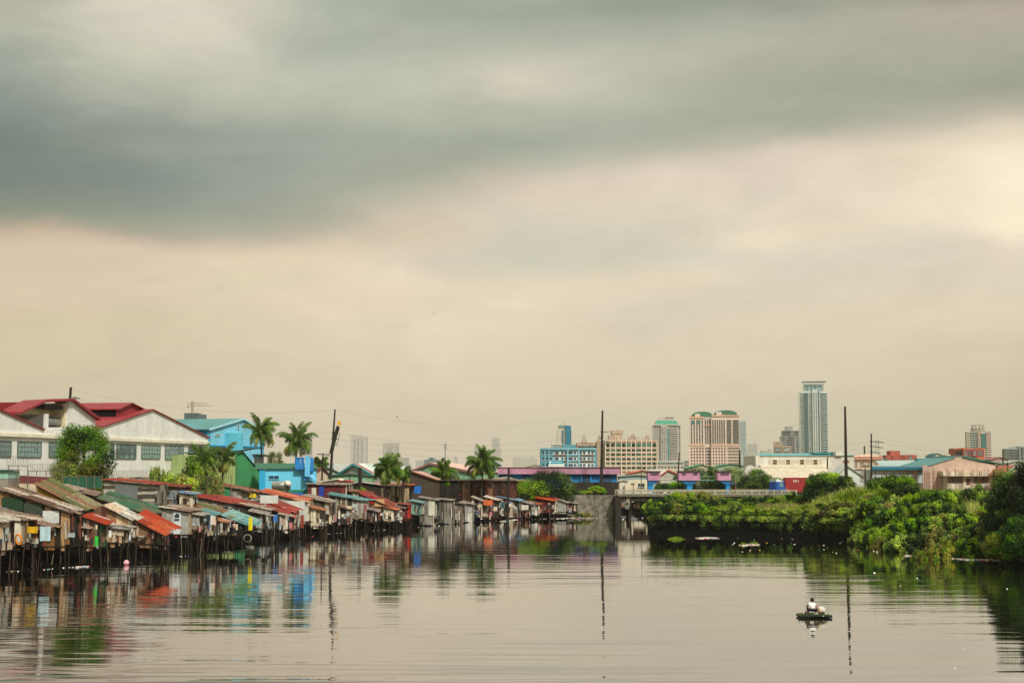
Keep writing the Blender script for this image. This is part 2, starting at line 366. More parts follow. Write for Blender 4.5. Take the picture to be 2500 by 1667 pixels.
def tree(u, vtop, Y, wpx, kind, label, zb=None, trunk_h=.3, n=6000, leaf=.3, cr=.3, name='broadleaf_tree', squash=1.0, group=None):
    Y = nearer(u, Y); x = K(u)*Y; z = hground(x, Y) if zb is None else zb
    ht = zof(vtop, Y)-z; r = wpx/2/(3713/Y); th = trunk_h*ht; ch = ht-th
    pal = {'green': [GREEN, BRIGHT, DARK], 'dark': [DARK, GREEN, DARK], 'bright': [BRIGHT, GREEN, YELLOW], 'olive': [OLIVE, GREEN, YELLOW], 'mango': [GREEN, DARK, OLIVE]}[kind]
    o = thing(name, label, 'tree', (x, Y, z), 0, group); cl = []; m = MB()
    m.tube([(0, 0, -.5), (.03*r, 0, th*.6), (0, .03*r, th*1.2)], [.055*ht*.6, .045*ht*.6, .035*ht*.6], 8)
    k = 60
    for i in range(k):
        a = i*2.399+random.uniform(-.4, .4); e = (i+.5)/k; s = math.sin(math.pi*min(1, .2+e*.72))**.6*random.uniform(.7, 1.08)
        c = Vector((r*.8*s*math.cos(a), r*.8*s*math.sin(a), th+ch*(.1+.8*e)*squash))
        rr = cr*r*random.uniform(.8, 1.35); cl.append((c.x, c.y, c.z, rr, rr*.7, random.choice((0, 0, 1, 2))))
        if i % 3 == 0: m.tube([(0, 0, th*.8), (c.x*.5, c.y*.5, (th+c.z)/2), tuple(c)], [.018*ht, .012*ht, .005*ht], 5)
    m.build('trunk', BARK, o); q, tn = leaf_arrays(cl, int(n*1.7), leaf*.8, .5); link('crown', quads_mesh('crown', q, tn, pal), o); return o
# palm
def frond_mesh(L, droop, mats, seed, nl=40, ll=.95):
    rnd = random.Random(seed); m = MB(); pts = []
    for i in range(13):
        t = i/12; a = R(58)-droop*t*t*1.0; 
        if i == 0: p = Vector((0, 0, 0))
        else: p = pts[-1]+Vector((math.cos(a), 0, math.sin(a)))*L/12
        pts.append(p)
    m.tube(pts, [.05*(1-i/14) for i in range(13)], 4, 0)
    for i in range(nl*2):
        t = .1+.88*(i//2)/nl; s = 1 if i % 2 else -1; f = t*12; j = min(11, int(f)); p = pts[j].lerp(pts[j+1], f-j); d = (pts[j+1]-pts[j]).normalized()
        l = ll*math.sin(math.pi*min(1, .25+t*.72))**.6*rnd.uniform(.8, 1.15)
        out = (Vector((0, s, 0))*.75+d*.65+Vector((0, 0, -.25-.5*rnd.random()))).normalized(); wv = d*.052*rnd.uniform(.8, 1.3)
        mid = p+out*l*.5; tip = p+out*l+Vector((0, 0, -.38*l))
        m.add([p-wv*.5, p+wv*.5, mid+wv, mid-wv], [(0, 1, 2, 3)], 1); m.add([mid-wv, mid+wv, tip+wv*.15, tip-wv*.15], [(0, 1, 2, 3)], 1)
    return m.mesh('frond', mats)
def palm(u, vcrown, Y, L, label, zb=3, n=20, lean=.4, seed=0, dry=3, group=None):
    rnd = random.Random(seed); zc = zof(vcrown, Y); h = zc-zb; L *= 1.03; n = int(n*1.5)
    o = thing('coconut_palm', label, 'palm tree', (K(u)*Y-lean, Y, zb), 0, group); m = MB()
    pts = [(lean*(i/8)**1.6, 0, -.4+(h+.4)*i/8) for i in range(9)]
    m.tube(pts, [.2-.08*i/8 for i in range(9)], 8); m.build('trunk', BARK, o)
    meshes = [frond_mesh(L, dr, [PALMY, PALM], seed*10+i) for i, dr in enumerate((R(70), R(105), R(135), R(160)))]
    dm = frond_mesh(L*.85, R(165), [PALMY, PALMY], seed*10+7)
    for i in range(n):
        k = i % 4; f = link('frond', meshes[k], o, (lean, 0, h)); 
        f.rotation_euler = (rnd.uniform(-.15, .15), [-.6, -.2, .15, .5][k]+rnd.uniform(-.18, .18), i*2.399+rnd.uniform(-.3, .3))
        q_ = rnd.uniform(.75, 1.15); f.scale = (q_, q_*rnd.uniform(.7, 1.2), q_)
    for i in range(dry):
        f = link('dry_frond', dm, o, (lean, 0, h-.1)); f.rotation_euler = (0, .8, rnd.uniform(0, 6.28))
    nm = MB()
    for i in range(6): a = i*1.05; nm.add([(x*.16+lean+.25*math.cos(a), y*.16+.25*math.sin(a), z*.18+h-.3) for x, y, z in ((1, 0, 0), (0, 1, 0), (-1, 0, 0), (0, -1, 0), (0, 0, 1), (0, 0, -1))], [(0, 1, 4), (1, 2, 4), (2, 3, 4), (3, 0, 4), (1, 0, 5), (2, 1, 5), (3, 2, 5), (0, 3, 5)])
    nm.build('coconuts', mat('#8a8440', .6, .3), o); return o
def grass(name, label, pts, hmin, hmax, mats, wd=.05, lean=.35, plume=None):
    n = len(pts); p = np.array([q_[:3] for q_ in pts]); h = RNG.uniform(hmin, hmax, n)*(np.array([q_[3] for q_ in pts]) if len(pts[0]) > 3 else 1); a = RNG.uniform(0, 6.28, n); b_ = RNG.uniform(0, 6.28, n); le = RNG.uniform(.1, lean, n)*h
    dx = np.cos(a)*le; dy = np.sin(a)*le; wx = np.cos(b_)*wd; wy = np.sin(b_)*wd
    def st(x, y, z): return np.stack([x, y, z], 1)
    X, Yy, Z = p[:, 0], p[:, 1], p[:, 2]
    q1 = np.stack([st(X-wx, Yy-wy, Z), st(X+wx, Yy+wy, Z), st(X+dx*.35+wx*.8, Yy+dy*.35+wy*.8, Z+h*.6), st(X+dx*.35-wx*.8, Yy+dy*.35-wy*.8, Z+h*.6)], 1)
    q2 = np.stack([q1[:, 3], q1[:, 2], st(X+dx+wx*.1, Yy+dy+wy*.1, Z+h), st(X+dx-wx*.1, Yy+dy-wy*.1, Z+h)], 1)
    tn = RNG.integers(0, len(mats), n)
    q = np.concatenate([q1, q2]).reshape(-1, 3)
    return tag(link(name, quads_mesh(name, q, np.concatenate([tn, tn]), mats)), label, 'grass', None, 'stuff')
# ------------------------------------------------------------------ stilt shacks
def bank_at(u, s=0.0):
    """point on the left bank line in pixel column u, set back s metres; with the local yaw of the river-facing normal"""
    for y in np.arange(110, 285, .25):
        x = interp(XL, y); x2 = interp(XL, y+.25)
        dx, dy = (interp(XL, y+8)-interp(XL, y-8)), 16.0; l = math.hypot(dx, dy); dx /= l; dy /= l
        px, py = x-dy*s, y+dx*s
        if px/py >= K(u): return Vector((px, py, 0)), (math.atan2(dy, dx)-math.pi/2)*.3
    return Vector((K(u)*280, 280, 0)), 0
WOODC = {'wood': ['#8f7c64', '#b49c7c', '#5f5040', '#c5aa82', '#3a3028'], 'greywood': ['#8c877b', '#b4ad9b', '#736d62', '#4f4a42', '#2f2b26'], 'tin': ['#9a9a92', '#b0aea4', '#7d7f7b', '#8b7a6a'],
 'ply': ['#c9a983', '#b99670', '#d6bd99', '#9a7a56'], 'white': ['#cfcfc6', '#bdbeb6', '#dad6c8', '#a9aaa2'], 'cream': ['#e4d9bc', '#cfc3a4', '#8f8068', '#ece4cc', '#4a3c30'],
 'brown': ['#5b3226', '#42261e', '#7d5a44', '#2a1a15', '#8a6a50'], 'orange': ['#a87c54', '#866038', '#b8946a', '#5e4028', '#2e2018'], 'maroon': ['#6e2a2c', '#5a2226', '#7b3a36', '#4a3030'],
 'green': ['#2f6b48', '#27593c', '#3c7a55', '#4a6b55'], 'junk': ['#c8b59c', '#7c6a58', '#e0d7c2', '#3d332b', '#7a4438', '#aab3b0', '#2e4048', '#231d18'], 'aqua': ['#6fa394', '#5f9384', '#86b0a0'],
 'block': ['#8f8d80', '#99968a', '#85837a'], 'blue': ['#22408a', '#2b4f9a', '#1c3370'], 'yellow': ['#c4952a', '#b58826', '#d0a63c'], 'dark': ['#191714', '#221d18', '#161a1b'], 'red': ['#a8281c', '#b8341c', '#8c2020']}
ROOFC = {'rust': ['#9a5238', '#7d4330', '#b06a48', '#8d7462'], 'grey': ['#9a9a92', '#b4b2a6', '#80817c', '#8e7a68'], 'red': ['#9c3c36', '#8a3430', '#a85048', '#7c4438'], 'orange': ['#a8381c', '#b84424', '#9c3418', '#b05030'],
 'green': ['#35664c', '#2d5a44', '#47705a', '#5a6650'], 'teal': ['#5f9494', '#6fa3a0', '#4d807e', '#84aaa4'], 'pale': ['#c9c2b4', '#d8cfbe', '#a9a89e', '#cbb59c'], 'moss': ['#66754a', '#55663c', '#8a8668', '#8a6a50'],
 'salmon': ['#b85a40', '#c4704c', '#a84c38', '#c89070'], 'blue': ['#6a93ac', '#7ba4ba', '#547c96', '#90a8b0'], 'brown': ['#857668', '#a69a8a', '#5a4c42', '#c0b8a8'], 'yellow': ['#c99a2c', '#b8881f'], 'cream': ['#d6cdb4', '#c4b99c']}
def wmats(k, roof=False):
    cs = (ROOFC if roof else WOODC)[k]
    return [mat(C(c, .9), .8, .5 if not roof else .62, (.5 if k in ('rust', 'brown', 'moss', 'grey') else .3) if roof else (.18 if k in ('tin', 'junk', 'red') else 0), 1.3 if not roof else 2.2) for c in cs]
def panels(mb, p0, p1, zb, z0t, z1t, nm, rnd, horiz=False, wmin=.25, wmax=1.0, gap=.02, ragged=.5, thick=.05, out=(0, -1)):
    """patchwork cladding from p0 to p1 (x,y), bottom zb, top sloping z0t..z1t"""
    p0 = Vector(p0); p1 = Vector(p1); L = (p1-p0).length; e = (p1-p0)/L; nrm = Vector(out); t = 0
    def quad(a, b, za0, za1, zb0, zb1, off, m):
        A = p0+e*a+nrm*off; B = p0+e*b+nrm*off; A2 = A-nrm*thick; B2 = B-nrm*thick
        mb.hexa([(A.x, A.y, za0), (B.x, B.y, zb0), (B2.x, B2.y, zb0), (A2.x, A2.y, za0), (A.x, A.y, za1), (B.x, B.y, zb1), (B2.x, B2.y, zb1), (A2.x, A2.y, za1)], m)
    while t < L-.02:
        w_ = min(rnd.uniform(wmin, wmax), L-t); 
        if L-t-w_ < .15: w_ = L-t
        za = z0t+(z1t-z0t)*t/L; zc = z0t+(z1t-z0t)*(t+w_)/L
        if horiz:
            z = zb; 
            while z < min(za, zc)-.03:
                h = min(rnd.uniform(.15, .5), min(za, zc)-z); quad(t, t+w_-gap, z, z+h-.01, z, z+h-.01, rnd.uniform(0, .05), rnd.randrange(nm)); z += h
            quad(t, t+w_-gap, min(za, zc)-.05, za, min(za, zc)-.05, zc, 0, 0)
        else:
            bt = zb-rnd.uniform(-ragged*.3, ragged)
            if w_ > .5 and rnd.random() < .45:
                sp = bt+(min(za, zc)-bt)*rnd.uniform(.35, .7)
                quad(t, t+w_-gap, bt, sp, bt, sp-rnd.uniform(-.05, .05), rnd.uniform(0, .05), rnd.randrange(nm)); quad(t, t+w_-gap, sp+.01, za, sp+.01, zc, rnd.uniform(0, .05), rnd.randrange(nm))
            else: quad(t, t+w_-gap, bt, za, bt, zc, rnd.uniform(0, .06), rnd.randrange(nm))
        t += w_
def roof_sheets(mb, c, nm, rnd, n=None, th=.035, rib=True):
    """c: four corners back-near, front-near, front-far, back-far; sheets run from back to front"""
    bn, fn, ff, bf = [Vector(p) for p in c]; Ln = (ff-fn).length; n = n or max(1, int(Ln/.85))
    for i in range(n):
        a, b = i/n, (i+1)/n+.015; rows = 1 if (fn-bn).length < 3 else 2 if (fn-bn).length < 6 else 3
        for r in range(rows):
            s0, s1 = r/rows-(.02 if r else 0)+(rnd.uniform(-.03, .02) if r == 0 else 0), (r+1)/rows+(rnd.uniform(-.09, .05) if r == rows-1 else .01)
            dz = Vector((0, 0, rnd.uniform(0, .07)+.02*(rows-r))); 
            def P(tt, s): return bn.lerp(bf, tt).lerp(fn.lerp(ff, tt), s)+dz
            q = [P(a, s0), P(a, s1), P(b, s1), P(b, s0)]; dn = Vector((0, 0, -th)); m = rnd.randrange(nm)
            mb.hexa([q[0]+dn, q[1]+dn, q[2]+dn, q[3]+dn, q[0], q[1], q[2], q[3]], m)
            if rib:
                k = 4
                for j in range(k):
                    tt = a+(b-a)*(j+.5)/k; w_ = (b-a)/k*.28; mb.hexa([P(tt-w_, s0), P(tt-w_, s1), P(tt+w_, s1), P(tt+w_, s0)]+[p+Vector((0, 0, .035)) for p in (P(tt-w_, s0), P(tt-w_, s1), P(tt+w_, s1), P(tt+w_, s0))], m)
STILT = mat('#3a3026', .9, .5, scale=2.0); JOIST = mat('#221c17', .9, .5, scale=2.0); VOID = mat('#080706', .95, .1)  # VOID paints the unlit insides of shacks, a doorway and the tub
def shack(u0, u1, u2, vf, ve, vb, s, side, front, roof, label, tilt=.5, over=.45, stilts=True, horiz=False, seed=0, win=(), fwin=(), door=None, far=.45, back_u=None, minW=2.2, maxW=4.6, name='stilt_shack', cat='shack', maxD=11, wmin=.25, wmax=1.0):
    tilt *= .36; rnd = random.Random(int(u0*7+u1*3+seed)); P, yaw = bank_at(u1, s)
    c, sn = math.cos(yaw), math.sin(yaw)
    k0, k2 = K(u0), K(u2)
    D = -(k0*P.y-P.x)/(c-k0*sn); D = min(maxD, max(1.5, D))            # x = -D lies in column u0
    den = (-sn-k2*c); Wd = (k2*P.y-P.x)/den if abs(den) > 1e-3 else 6; Wd = min(maxW, max(minW, Wd if Wd > 0 else maxW))
    zf, ze = zof(vf, P.y), zof(ve, P.y); yb = P.y-D*sn; zb = zof(vb, yb)
    if ze < zf+1.2: ze = zf+1.2
    zb = max(zb, ze-.4)
    o = thing(name, label, cat, P, yaw)
    if stilts: o.rotation_euler = (rnd.uniform(-.008, .008), rnd.uniform(-.025, .025), yaw)
    sm_, fm_, rm_ = wmats(side), wmats(front), wmats(roof, True)
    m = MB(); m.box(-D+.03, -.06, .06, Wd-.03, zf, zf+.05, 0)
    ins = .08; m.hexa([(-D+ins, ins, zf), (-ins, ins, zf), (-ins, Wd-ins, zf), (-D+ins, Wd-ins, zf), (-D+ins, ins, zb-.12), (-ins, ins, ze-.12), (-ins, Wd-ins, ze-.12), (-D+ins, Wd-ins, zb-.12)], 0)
    m.build('shade_fill', VOID, o)
    m = MB(); zz = .05
    def strip(xa, xb):                    # near side wall
        za = zb+(ze-zb)*(xa+D)/D; zc = zb+(ze-zb)*(xb+D)/D; panels(m, (xa, 0), (xb, 0), zf, za, zc, len(sm_), rnd, horiz, wmin, wmax)
    strip(-D, 0); H_ = ze-zf; jm = wmats('junk'); nj = len(jm); dz = (ze-zb)/D; busy = wmax < 1.3
    for k in range(int(3+D*2.2) if busy else 0):       # boards nailed over the near side
        x = rnd.uniform(-D, -.1); w_ = rnd.choice((.08, .12, .2, .3, .45, .7)); z0 = zf+H_*rnd.uniform(-.12, .6); h_ = H_*rnd.uniform(.2, .75) if w_ < .3 else rnd.uniform(.4, .9); zt_ = min(z0+h_, zb+dz*(x+D)-.08); sk = rnd.uniform(-.08, .08)
        if zt_ > z0+.15: m.hexa([(x, -.12, z0), (x+w_, -.12, z0), (x+w_, -.03, z0), (x, -.03, z0), (x+sk, -.12, zt_), (x+w_+sk, -.12, zt_), (x+w_+sk, -.03, zt_), (x+sk, -.03, zt_)], len(sm_)+rnd.randrange(nj))
    m.build('side_wall', sm_+jm, o)
    m = MB(); panels(m, (0, 0.02), (0, Wd), zf, ze, ze+tilt*.7, len(fm_), rnd, False, wmin, wmax, out=(1, 0))
    for k in range(int(2+Wd*2) if busy else 0):
        y = rnd.uniform(0, Wd-.4); w_ = rnd.choice((.08, .15, .4)); z0 = zf+H_*rnd.uniform(-.12, .5); zt_ = min(ze-.05, z0+H_*rnd.uniform(.3, .8)); m.box(.03, .13, y, y+w_, z0, zt_, len(fm_)+rnd.randrange(nj))
    m.build('front_wall', fm_+jm, o)
    m = MB(); h = tilt
    roof_sheets(m, [(-D-.2, -.35, zb-dz*.2+.05), (over, -.35, ze+dz*over+.05), (over, Wd+.25, ze+dz*over+.05+h), (-D-.2, Wd+.25, zb-dz*.2+.05+h)], len(rm_), rnd)
    for k in range(int(3+D*1.3) if busy else 0):       # patches and odds and ends weighing the roof down
        x = rnd.uniform(-D, over*.6-.4); y = rnd.uniform(-.3, Wd*.8); z = zb+dz*(x+D)+tilt*(y+.3)/(Wd+.5)+.09; a_ = rnd.uniform(.3, 1.5); b2 = rnd.uniform(.08, .6); d2 = dz*a_
        m.hexa([(x, y, z), (x+a_, y, z+d2), (x+a_, y+b2, z+d2), (x, y+b2, z), (x, y, z+.06), (x+a_, y, z+d2+.06), (x+a_, y+b2, z+d2+.06), (x, y+b2, z+.06)], len(rm_)+rnd.randrange(nj))
    m.build('roof', rm_+jm, o)
    m = MB(); m.box(-D, over, -.3, -.22, min(ze, zb)-.02, min(ze, zb)+.04) if abs(dz) < .02 else m.tube([(-D, -.28, zb), (over, -.28, ze+dz*over)], .05, 4); m.build('fascia_board', JOIST, o)
    if stilts:
        m = MB(); m.box(-D, .35, -.1, Wd+.05, zf-.12, zf-.04); 
        for x in np.arange(-D+.3, 0, 1.1): m.box(x, x+.09, -.15, Wd+.1, zf-.26, zf-.12)
        m.build('floor_deck', JOIST, o)
        spots = [(-.02, -.02), (-.02, Wd-.1), (-min(D, 2.2), -.05), (.28, Wd*.5), (-min(D-.2, 4.5), -.02), (-1.1, .35)]
        for sx, sy in (spots if maxW > 3 else spots[:4]):
            b = MB(); lx, ly = rnd.uniform(-.25, .25), rnd.uniform(-.25, .25)
            wz = hground(*(Vector((P.x+sx*c-sy*sn, P.y+sx*sn+sy*c))[:2]))
            zbot = min(-.5, wz-.3) if wz < .4 else wz-.4
            b.tube([(sx+lx, sy+ly, zbot), (sx+lx*.4, sy+ly*.4, (zbot+zf)/2), (sx, sy, zf-.1)], rnd.uniform(.03, .055), 5); b.build('stilt', STILT, o)
    for (xa, xb, za, zc, gl) in win:      # windows on the near side wall, fractions of D and height
        X0, X1 = -D+D*xa, -D+D*xb; zt = min(zb, ze); Z0, Z1 = zf+(zt-zf)*za, zf+(zt-zf)*zc
        wo = MB(); wo.box(X0, X1, -.09, -.07, Z0, Z1); wo = wo.build('window', glass(gl), o)
        fr = MB(); tt = .06
        fr.box(X0-tt, X0, -.12, -.06, Z0-tt, Z1+tt).box(X1, X1+tt, -.12, -.06, Z0-tt, Z1+tt).box(X0, X1, -.12, -.06, Z1, Z1+tt).box(X0, X1, -.12, -.06, Z0-tt, Z0).box((X0+X1)/2-.02, (X0+X1)/2+.02, -.11, -.08, Z0, Z1)
        fr.build('frame', mat('#b8b2a0', .7), wo)
    if Wd > 3:
        Y0, Y1 = Wd*.3, Wd*.3+.7; Z0, Z1 = zf+(ze-zf)*.45, zf+(ze-zf)*.8
        wo = MB(); wo.box(.09, .11, Y0, Y1, Z0, Z1); wo = wo.build('window', glass('#1b1e1e'), o)
        fr = MB(); fr.box(.085, .13, Y0-.05, Y0, Z0-.05, Z1+.05).box(.085, .13, Y1, Y1+.05, Z0-.05, Z1+.05).box(.085, .13, Y0, Y1, Z1, Z1+.05).box(.085, .13, Y0, Y1, Z0-.05, Z0); fr.build('frame', mat('#8a7f6c', .7), wo)
    return o, D, Wd, zf, ze, zb
SH = {}
def S(key, *a, **k): SH[key] = shack(*a, **k)
# u0 u1 u2 vf ve vb setback side front roof label
S(1, -20, 62, 78, 1327, 1272, 1258, 0, 'cream', 'brown', 'brown', 'cream plank shack at the far left edge over the water, patched roof', tilt=.9, wmin=.35, wmax=.7)
S('1b', -40, 8, 20, 1342, 1275, 1262, -1.4, 'ply', 'junk', 'grey', 'plywood and scrap shack cut by the left edge of the photo', tilt=.7, maxD=5)
S(2, 4, 172, 208, 1331, 1253, 1194, 0.6, 'orange', 'dark', 'brown', 'long shack with orange brown planks and a very long sloping grey brown roof', tilt=.5, wmin=.3, wmax=.6, maxD=9)
S(3, 92, 200, 240, 1275, 1243, 1186, 5.5, 'yellow', 'junk', 'moss', 'shack with yellow gable sheet and mossy green roof behind the long grey brown roof', tilt=1.3, stilts=False, wmin=1.2, wmax=2)
S(4, 146, 226, 246, 1262, 1209, 1191, 9, 'junk', 'ply', 'brown', 'small upper shack of white and brown boards with flat brown roof', tilt=.5, stilts=False)
S(5, 208, 246, 262, 1333, 1277, 1262, 0.2, 'junk', 'green', 'orange', 'narrow scrap board shack with orange awning and green door curtain', tilt=.7, over=.7, wmax=.5)
S(6, 262, 316, 338, 1312, 1268, 1240, 0.2, 'ply', 'junk', 'pale', 'tan plywood shack under a long pale corrugated roof', tilt=.9, wmin=.4, maxD=8)
S(7, 240, 372, 402, 1288, 1259, 1219, 3.0, 'brown', 'brown', 'green', 'low dark shack under the broad dark green roof', tilt=1.7, stilts=False)
S(8, 255, 384, 410, 1262, 1184, 1173, 7.5, 'greywood', 'greywood', 'red', 'tall grey plank house with thin red roof', tilt=.35, stilts=False, horiz=True, wmin=1.2, wmax=2.4)
S('8b', 384, 446, 468, 1250, 1190, 1186, 6.6, 'tin', 'maroon', 'red', 'grey tin and maroon upper house beside the white louvred panel', tilt=.3, stilts=False, win=[(.45, .75, .55, .85, '#6d7c84')])
S(9, 322, 372, 412, 1326, 1292, 1268, 0, 'brown', 'greywood', 'orange', 'dark brown shack with bright orange red corrugated awning', tilt=1.6, over=1.4)
S(10, 394, 462, 490, 1303, 1250, 1240, 0.8, 'white', 'wood', 'brown', 'white panelled stilt house with arched white door window', tilt=.35, wmin=.6, wmax=1.3)
S(11, 484, 512, 532, 1309, 1258, 1250, 0.4, 'junk', 'cream', 'teal', 'narrow maroon and cream shack hung with washing, small teal roof', tilt=.5)
S(12, 472, 560, 606, 1310, 1263, 1236, 1.0, 'dark', 'dark', 'moss', 'dark open shack under green and brown roof strip', tilt=.6)
S('12a', 545, 592, 626, 1306, 1292, 1262, -.6, 'dark', 'dark', 'teal', 'lean-to shelter with large teal corrugated awning beside the yellow banner', tilt=1.4, over=1.2)
S(13, 472, 618, 636, 1262, 1241, 1213, 4.2, 'tin', 'junk', 'red', 'low house under a long faded red roof in the middle of the shack row', tilt=1.1, stilts=False)
S('13b', 528, 630, 640, 1230, 1203, 1184, 7.5, 'tin', 'wood', 'rust', 'upper tin shack with green end wall and yellow posters', tilt=.6, stilts=False)
S(14, 452, 470, 478, 1245, 1207, 1203, 4.6, 'cream', 'cream', 'blue', 'small cream shed with tiny light blue roof', tilt=.4, stilts=False, minW=1.8)
S(15, 636, 748, 778, 1272, 1226, 1204, 1.2, 'white', 'cream', 'salmon', 'shack walled with silver tarpaulin under a long orange rust roof', tilt=.9, wmin=1.5, wmax=2.5)
S('15a', 600, 655, 664, 1292, 1246, 1236, .5, 'greywood', 'junk', 'brown', 'weathered grey plank shack with clothes hung out beside the yellow banner', tilt=.5)
S('15b', 658, 716, 762, 1291, 1250, 1228, -.2, 'junk', 'junk', 'red', 'scrap shack with dark red folded awning below the silver tarpaulin', tilt=.9, wmax=.55)
S(16, 738, 800, 846, 1276, 1226, 1212, .2, 'greywood', 'cream', 'grey', 'shack of grey boards and cream panels with rust streaked roof', tilt=.5)
S(17, 800, 892, 902, 1266, 1223, 1210, .6, 'greywood', 'wood', 'teal', 'grey plank stilt shack under a pale teal roof', tilt=.6, wmin=.2, wmax=.5)
S(18, 882, 952, 984, 1270, 1238, 1206, .2, 'junk', 'junk', 'red', 'patchwork shack under a long red roof with maroon gable sheet', tilt=1.0, wmax=.5)
S('18b', 895, 998, 1004, 1240, 1186, 1184, 7, 'wood', 'wood', 'salmon', 'upper brown timber house with salmon roof behind the first palm', tilt=.5, stilts=False, win=[(.45, .55, .3, .8, '#3d4a44')], maxD=14)
S('18c', 752, 842, 852, 1222, 1184, 1182, 8, 'maroon', 'junk', 'brown', 'upper house with maroon and blue panels and brown flat roof', tilt=.4, stilts=False, wmin=.8, wmax=1.6, maxD=14)
S('18d', 838, 896, 905, 1232, 1204, 1198, 5.5, 'junk', 'junk', 'rust', 'small scrap shack with rusted roof behind the pale teal roof', tilt=.5, stilts=False)
S(20, 1002, 1026, 1030, 1256, 1228, 1224, .8, 'aqua', 'aqua', 'teal', 'low aqua green painted shack beside the concrete block house', tilt=.3)
S('20b', 995, 1050, 1062, 1240, 1204, 1196, 6, 'dark', 'brown', 'rust', 'dark upper shack behind the aqua wall with blue sheet hung outside', tilt=.4, stilts=False)
S(21, 1024, 1062, 1066, 1281, 1221, 1215, 0, 'block', 'block', 'grey', 'grey concrete block river house rising straight from the water', tilt=.3, stilts=False, wmin=.9, wmax=1.2)
S('21p', 1062, 1103, 1106, 1279, 1222, 1219, .1, 'greywood', 'greywood', 'grey', 'streaked grey plank house beside the concrete block house', tilt=.3, stilts=False, wmin=.2, wmax=.6)
S('21b', 1056, 1114, 1118, 1240, 1210, 1203, 4, 'maroon', 'tin', 'orange', 'small maroon shack with rusty orange roof sheets above the block house', tilt=.5, stilts=False)
S('21d', 1100, 1128, 1131, 1278, 1230, 1226, .2, 'greywood', 'block', 'grey', 'low dark grey block lean-to right of the streaked plank house', tilt=.3, stilts=False, wmin=.3, wmax=.8)
S('21c', 1128, 1152, 1155, 1276, 1232, 1226, .3, 'white', 'block', 'grey', 'whitish painted block hut on the waterline', tilt=.3, stilts=False, wmin=.8, wmax=1.4)
S(22, 1151, 1184, 1188, 1262, 1228, 1216, .4, 'junk', 'aqua', 'grey', 'jumbled scrap shack right of the whitish block hut', tilt=.5, wmax=.5)
S('22a', 1184, 1214, 1218, 1264, 1222, 1214, .5, 'junk', 'dark', 'pale', 'scrap shack with orange cloth on its front', tilt=.5, wmax=.5)
S('22b', 1214, 1268, 1272, 1262, 1224, 1212, .8, 'junk', 'junk', 'blue', 'scrap shack draped with light blue tarpaulin roof beside the dark pole', tilt=.9, wmax=.5)
S('22c', 1155, 1232, 1240, 1240, 1208, 1204, 4.5, 'dark', 'junk', 'grey', 'dark upper shack behind the jumbled scrap shacks', tilt=.5, stilts=False)
S(23, 1258, 1330, 1336, 1245, 1211, 1199, 3, 'brown', 'tin', 'rust', 'brown and grey plank house with thin red roof below the white block', tilt=.4)
S('23b', 1258, 1352, 1356, 1218, 1197, 1189, 7, 'white', 'white', 'orange', 'white boxy upper house with orange roof edge', tilt=.3, stilts=False, wmin=1.5, wmax=2.5)
S('23c', 1203, 1260, 1264, 1215, 1203, 1187, 8, 'red', 'red', 'red', 'low shed with bright crimson roof sheet behind the dark pole', tilt=2.4, stilts=False, wmin=1.5, wmax=2)
S(24, 1308, 1352, 1356, 1251, 1224, 1217, .4, 'maroon', 'cream', 'orange', 'small maroon stilt shack with orange red awning near the concrete wall', tilt=1.2, over=.3)
S(25, 1352, 1382, 1386, 1248, 1226, 1214, 1.2, 'tin', 'tin', 'pale', 'plain grey sheet metal shack with pale sloping roof', tilt=.3, wmin=1.5, wmax=2.5)
S(26, 1384, 1404, 1407, 1249, 1230, 1227, .3, 'junk', 'dark', 'grey', 'last tiny tin shack of the row before the concrete wall', tilt=.2)
S(27, 1506, 1533, 1538, 1237, 1214, 1211, -9, 'tin', 'cream', 'rust', 'grey hut on stilts under the bridge end', tilt=.3, minW=2)
S(28, 1545, 1572, 1576, 1240, 1229, 1227, -9, 'ply', 'ply', 'grey', 'low brown hut on stilts half hidden under the bridge', tilt=.2, minW=2)
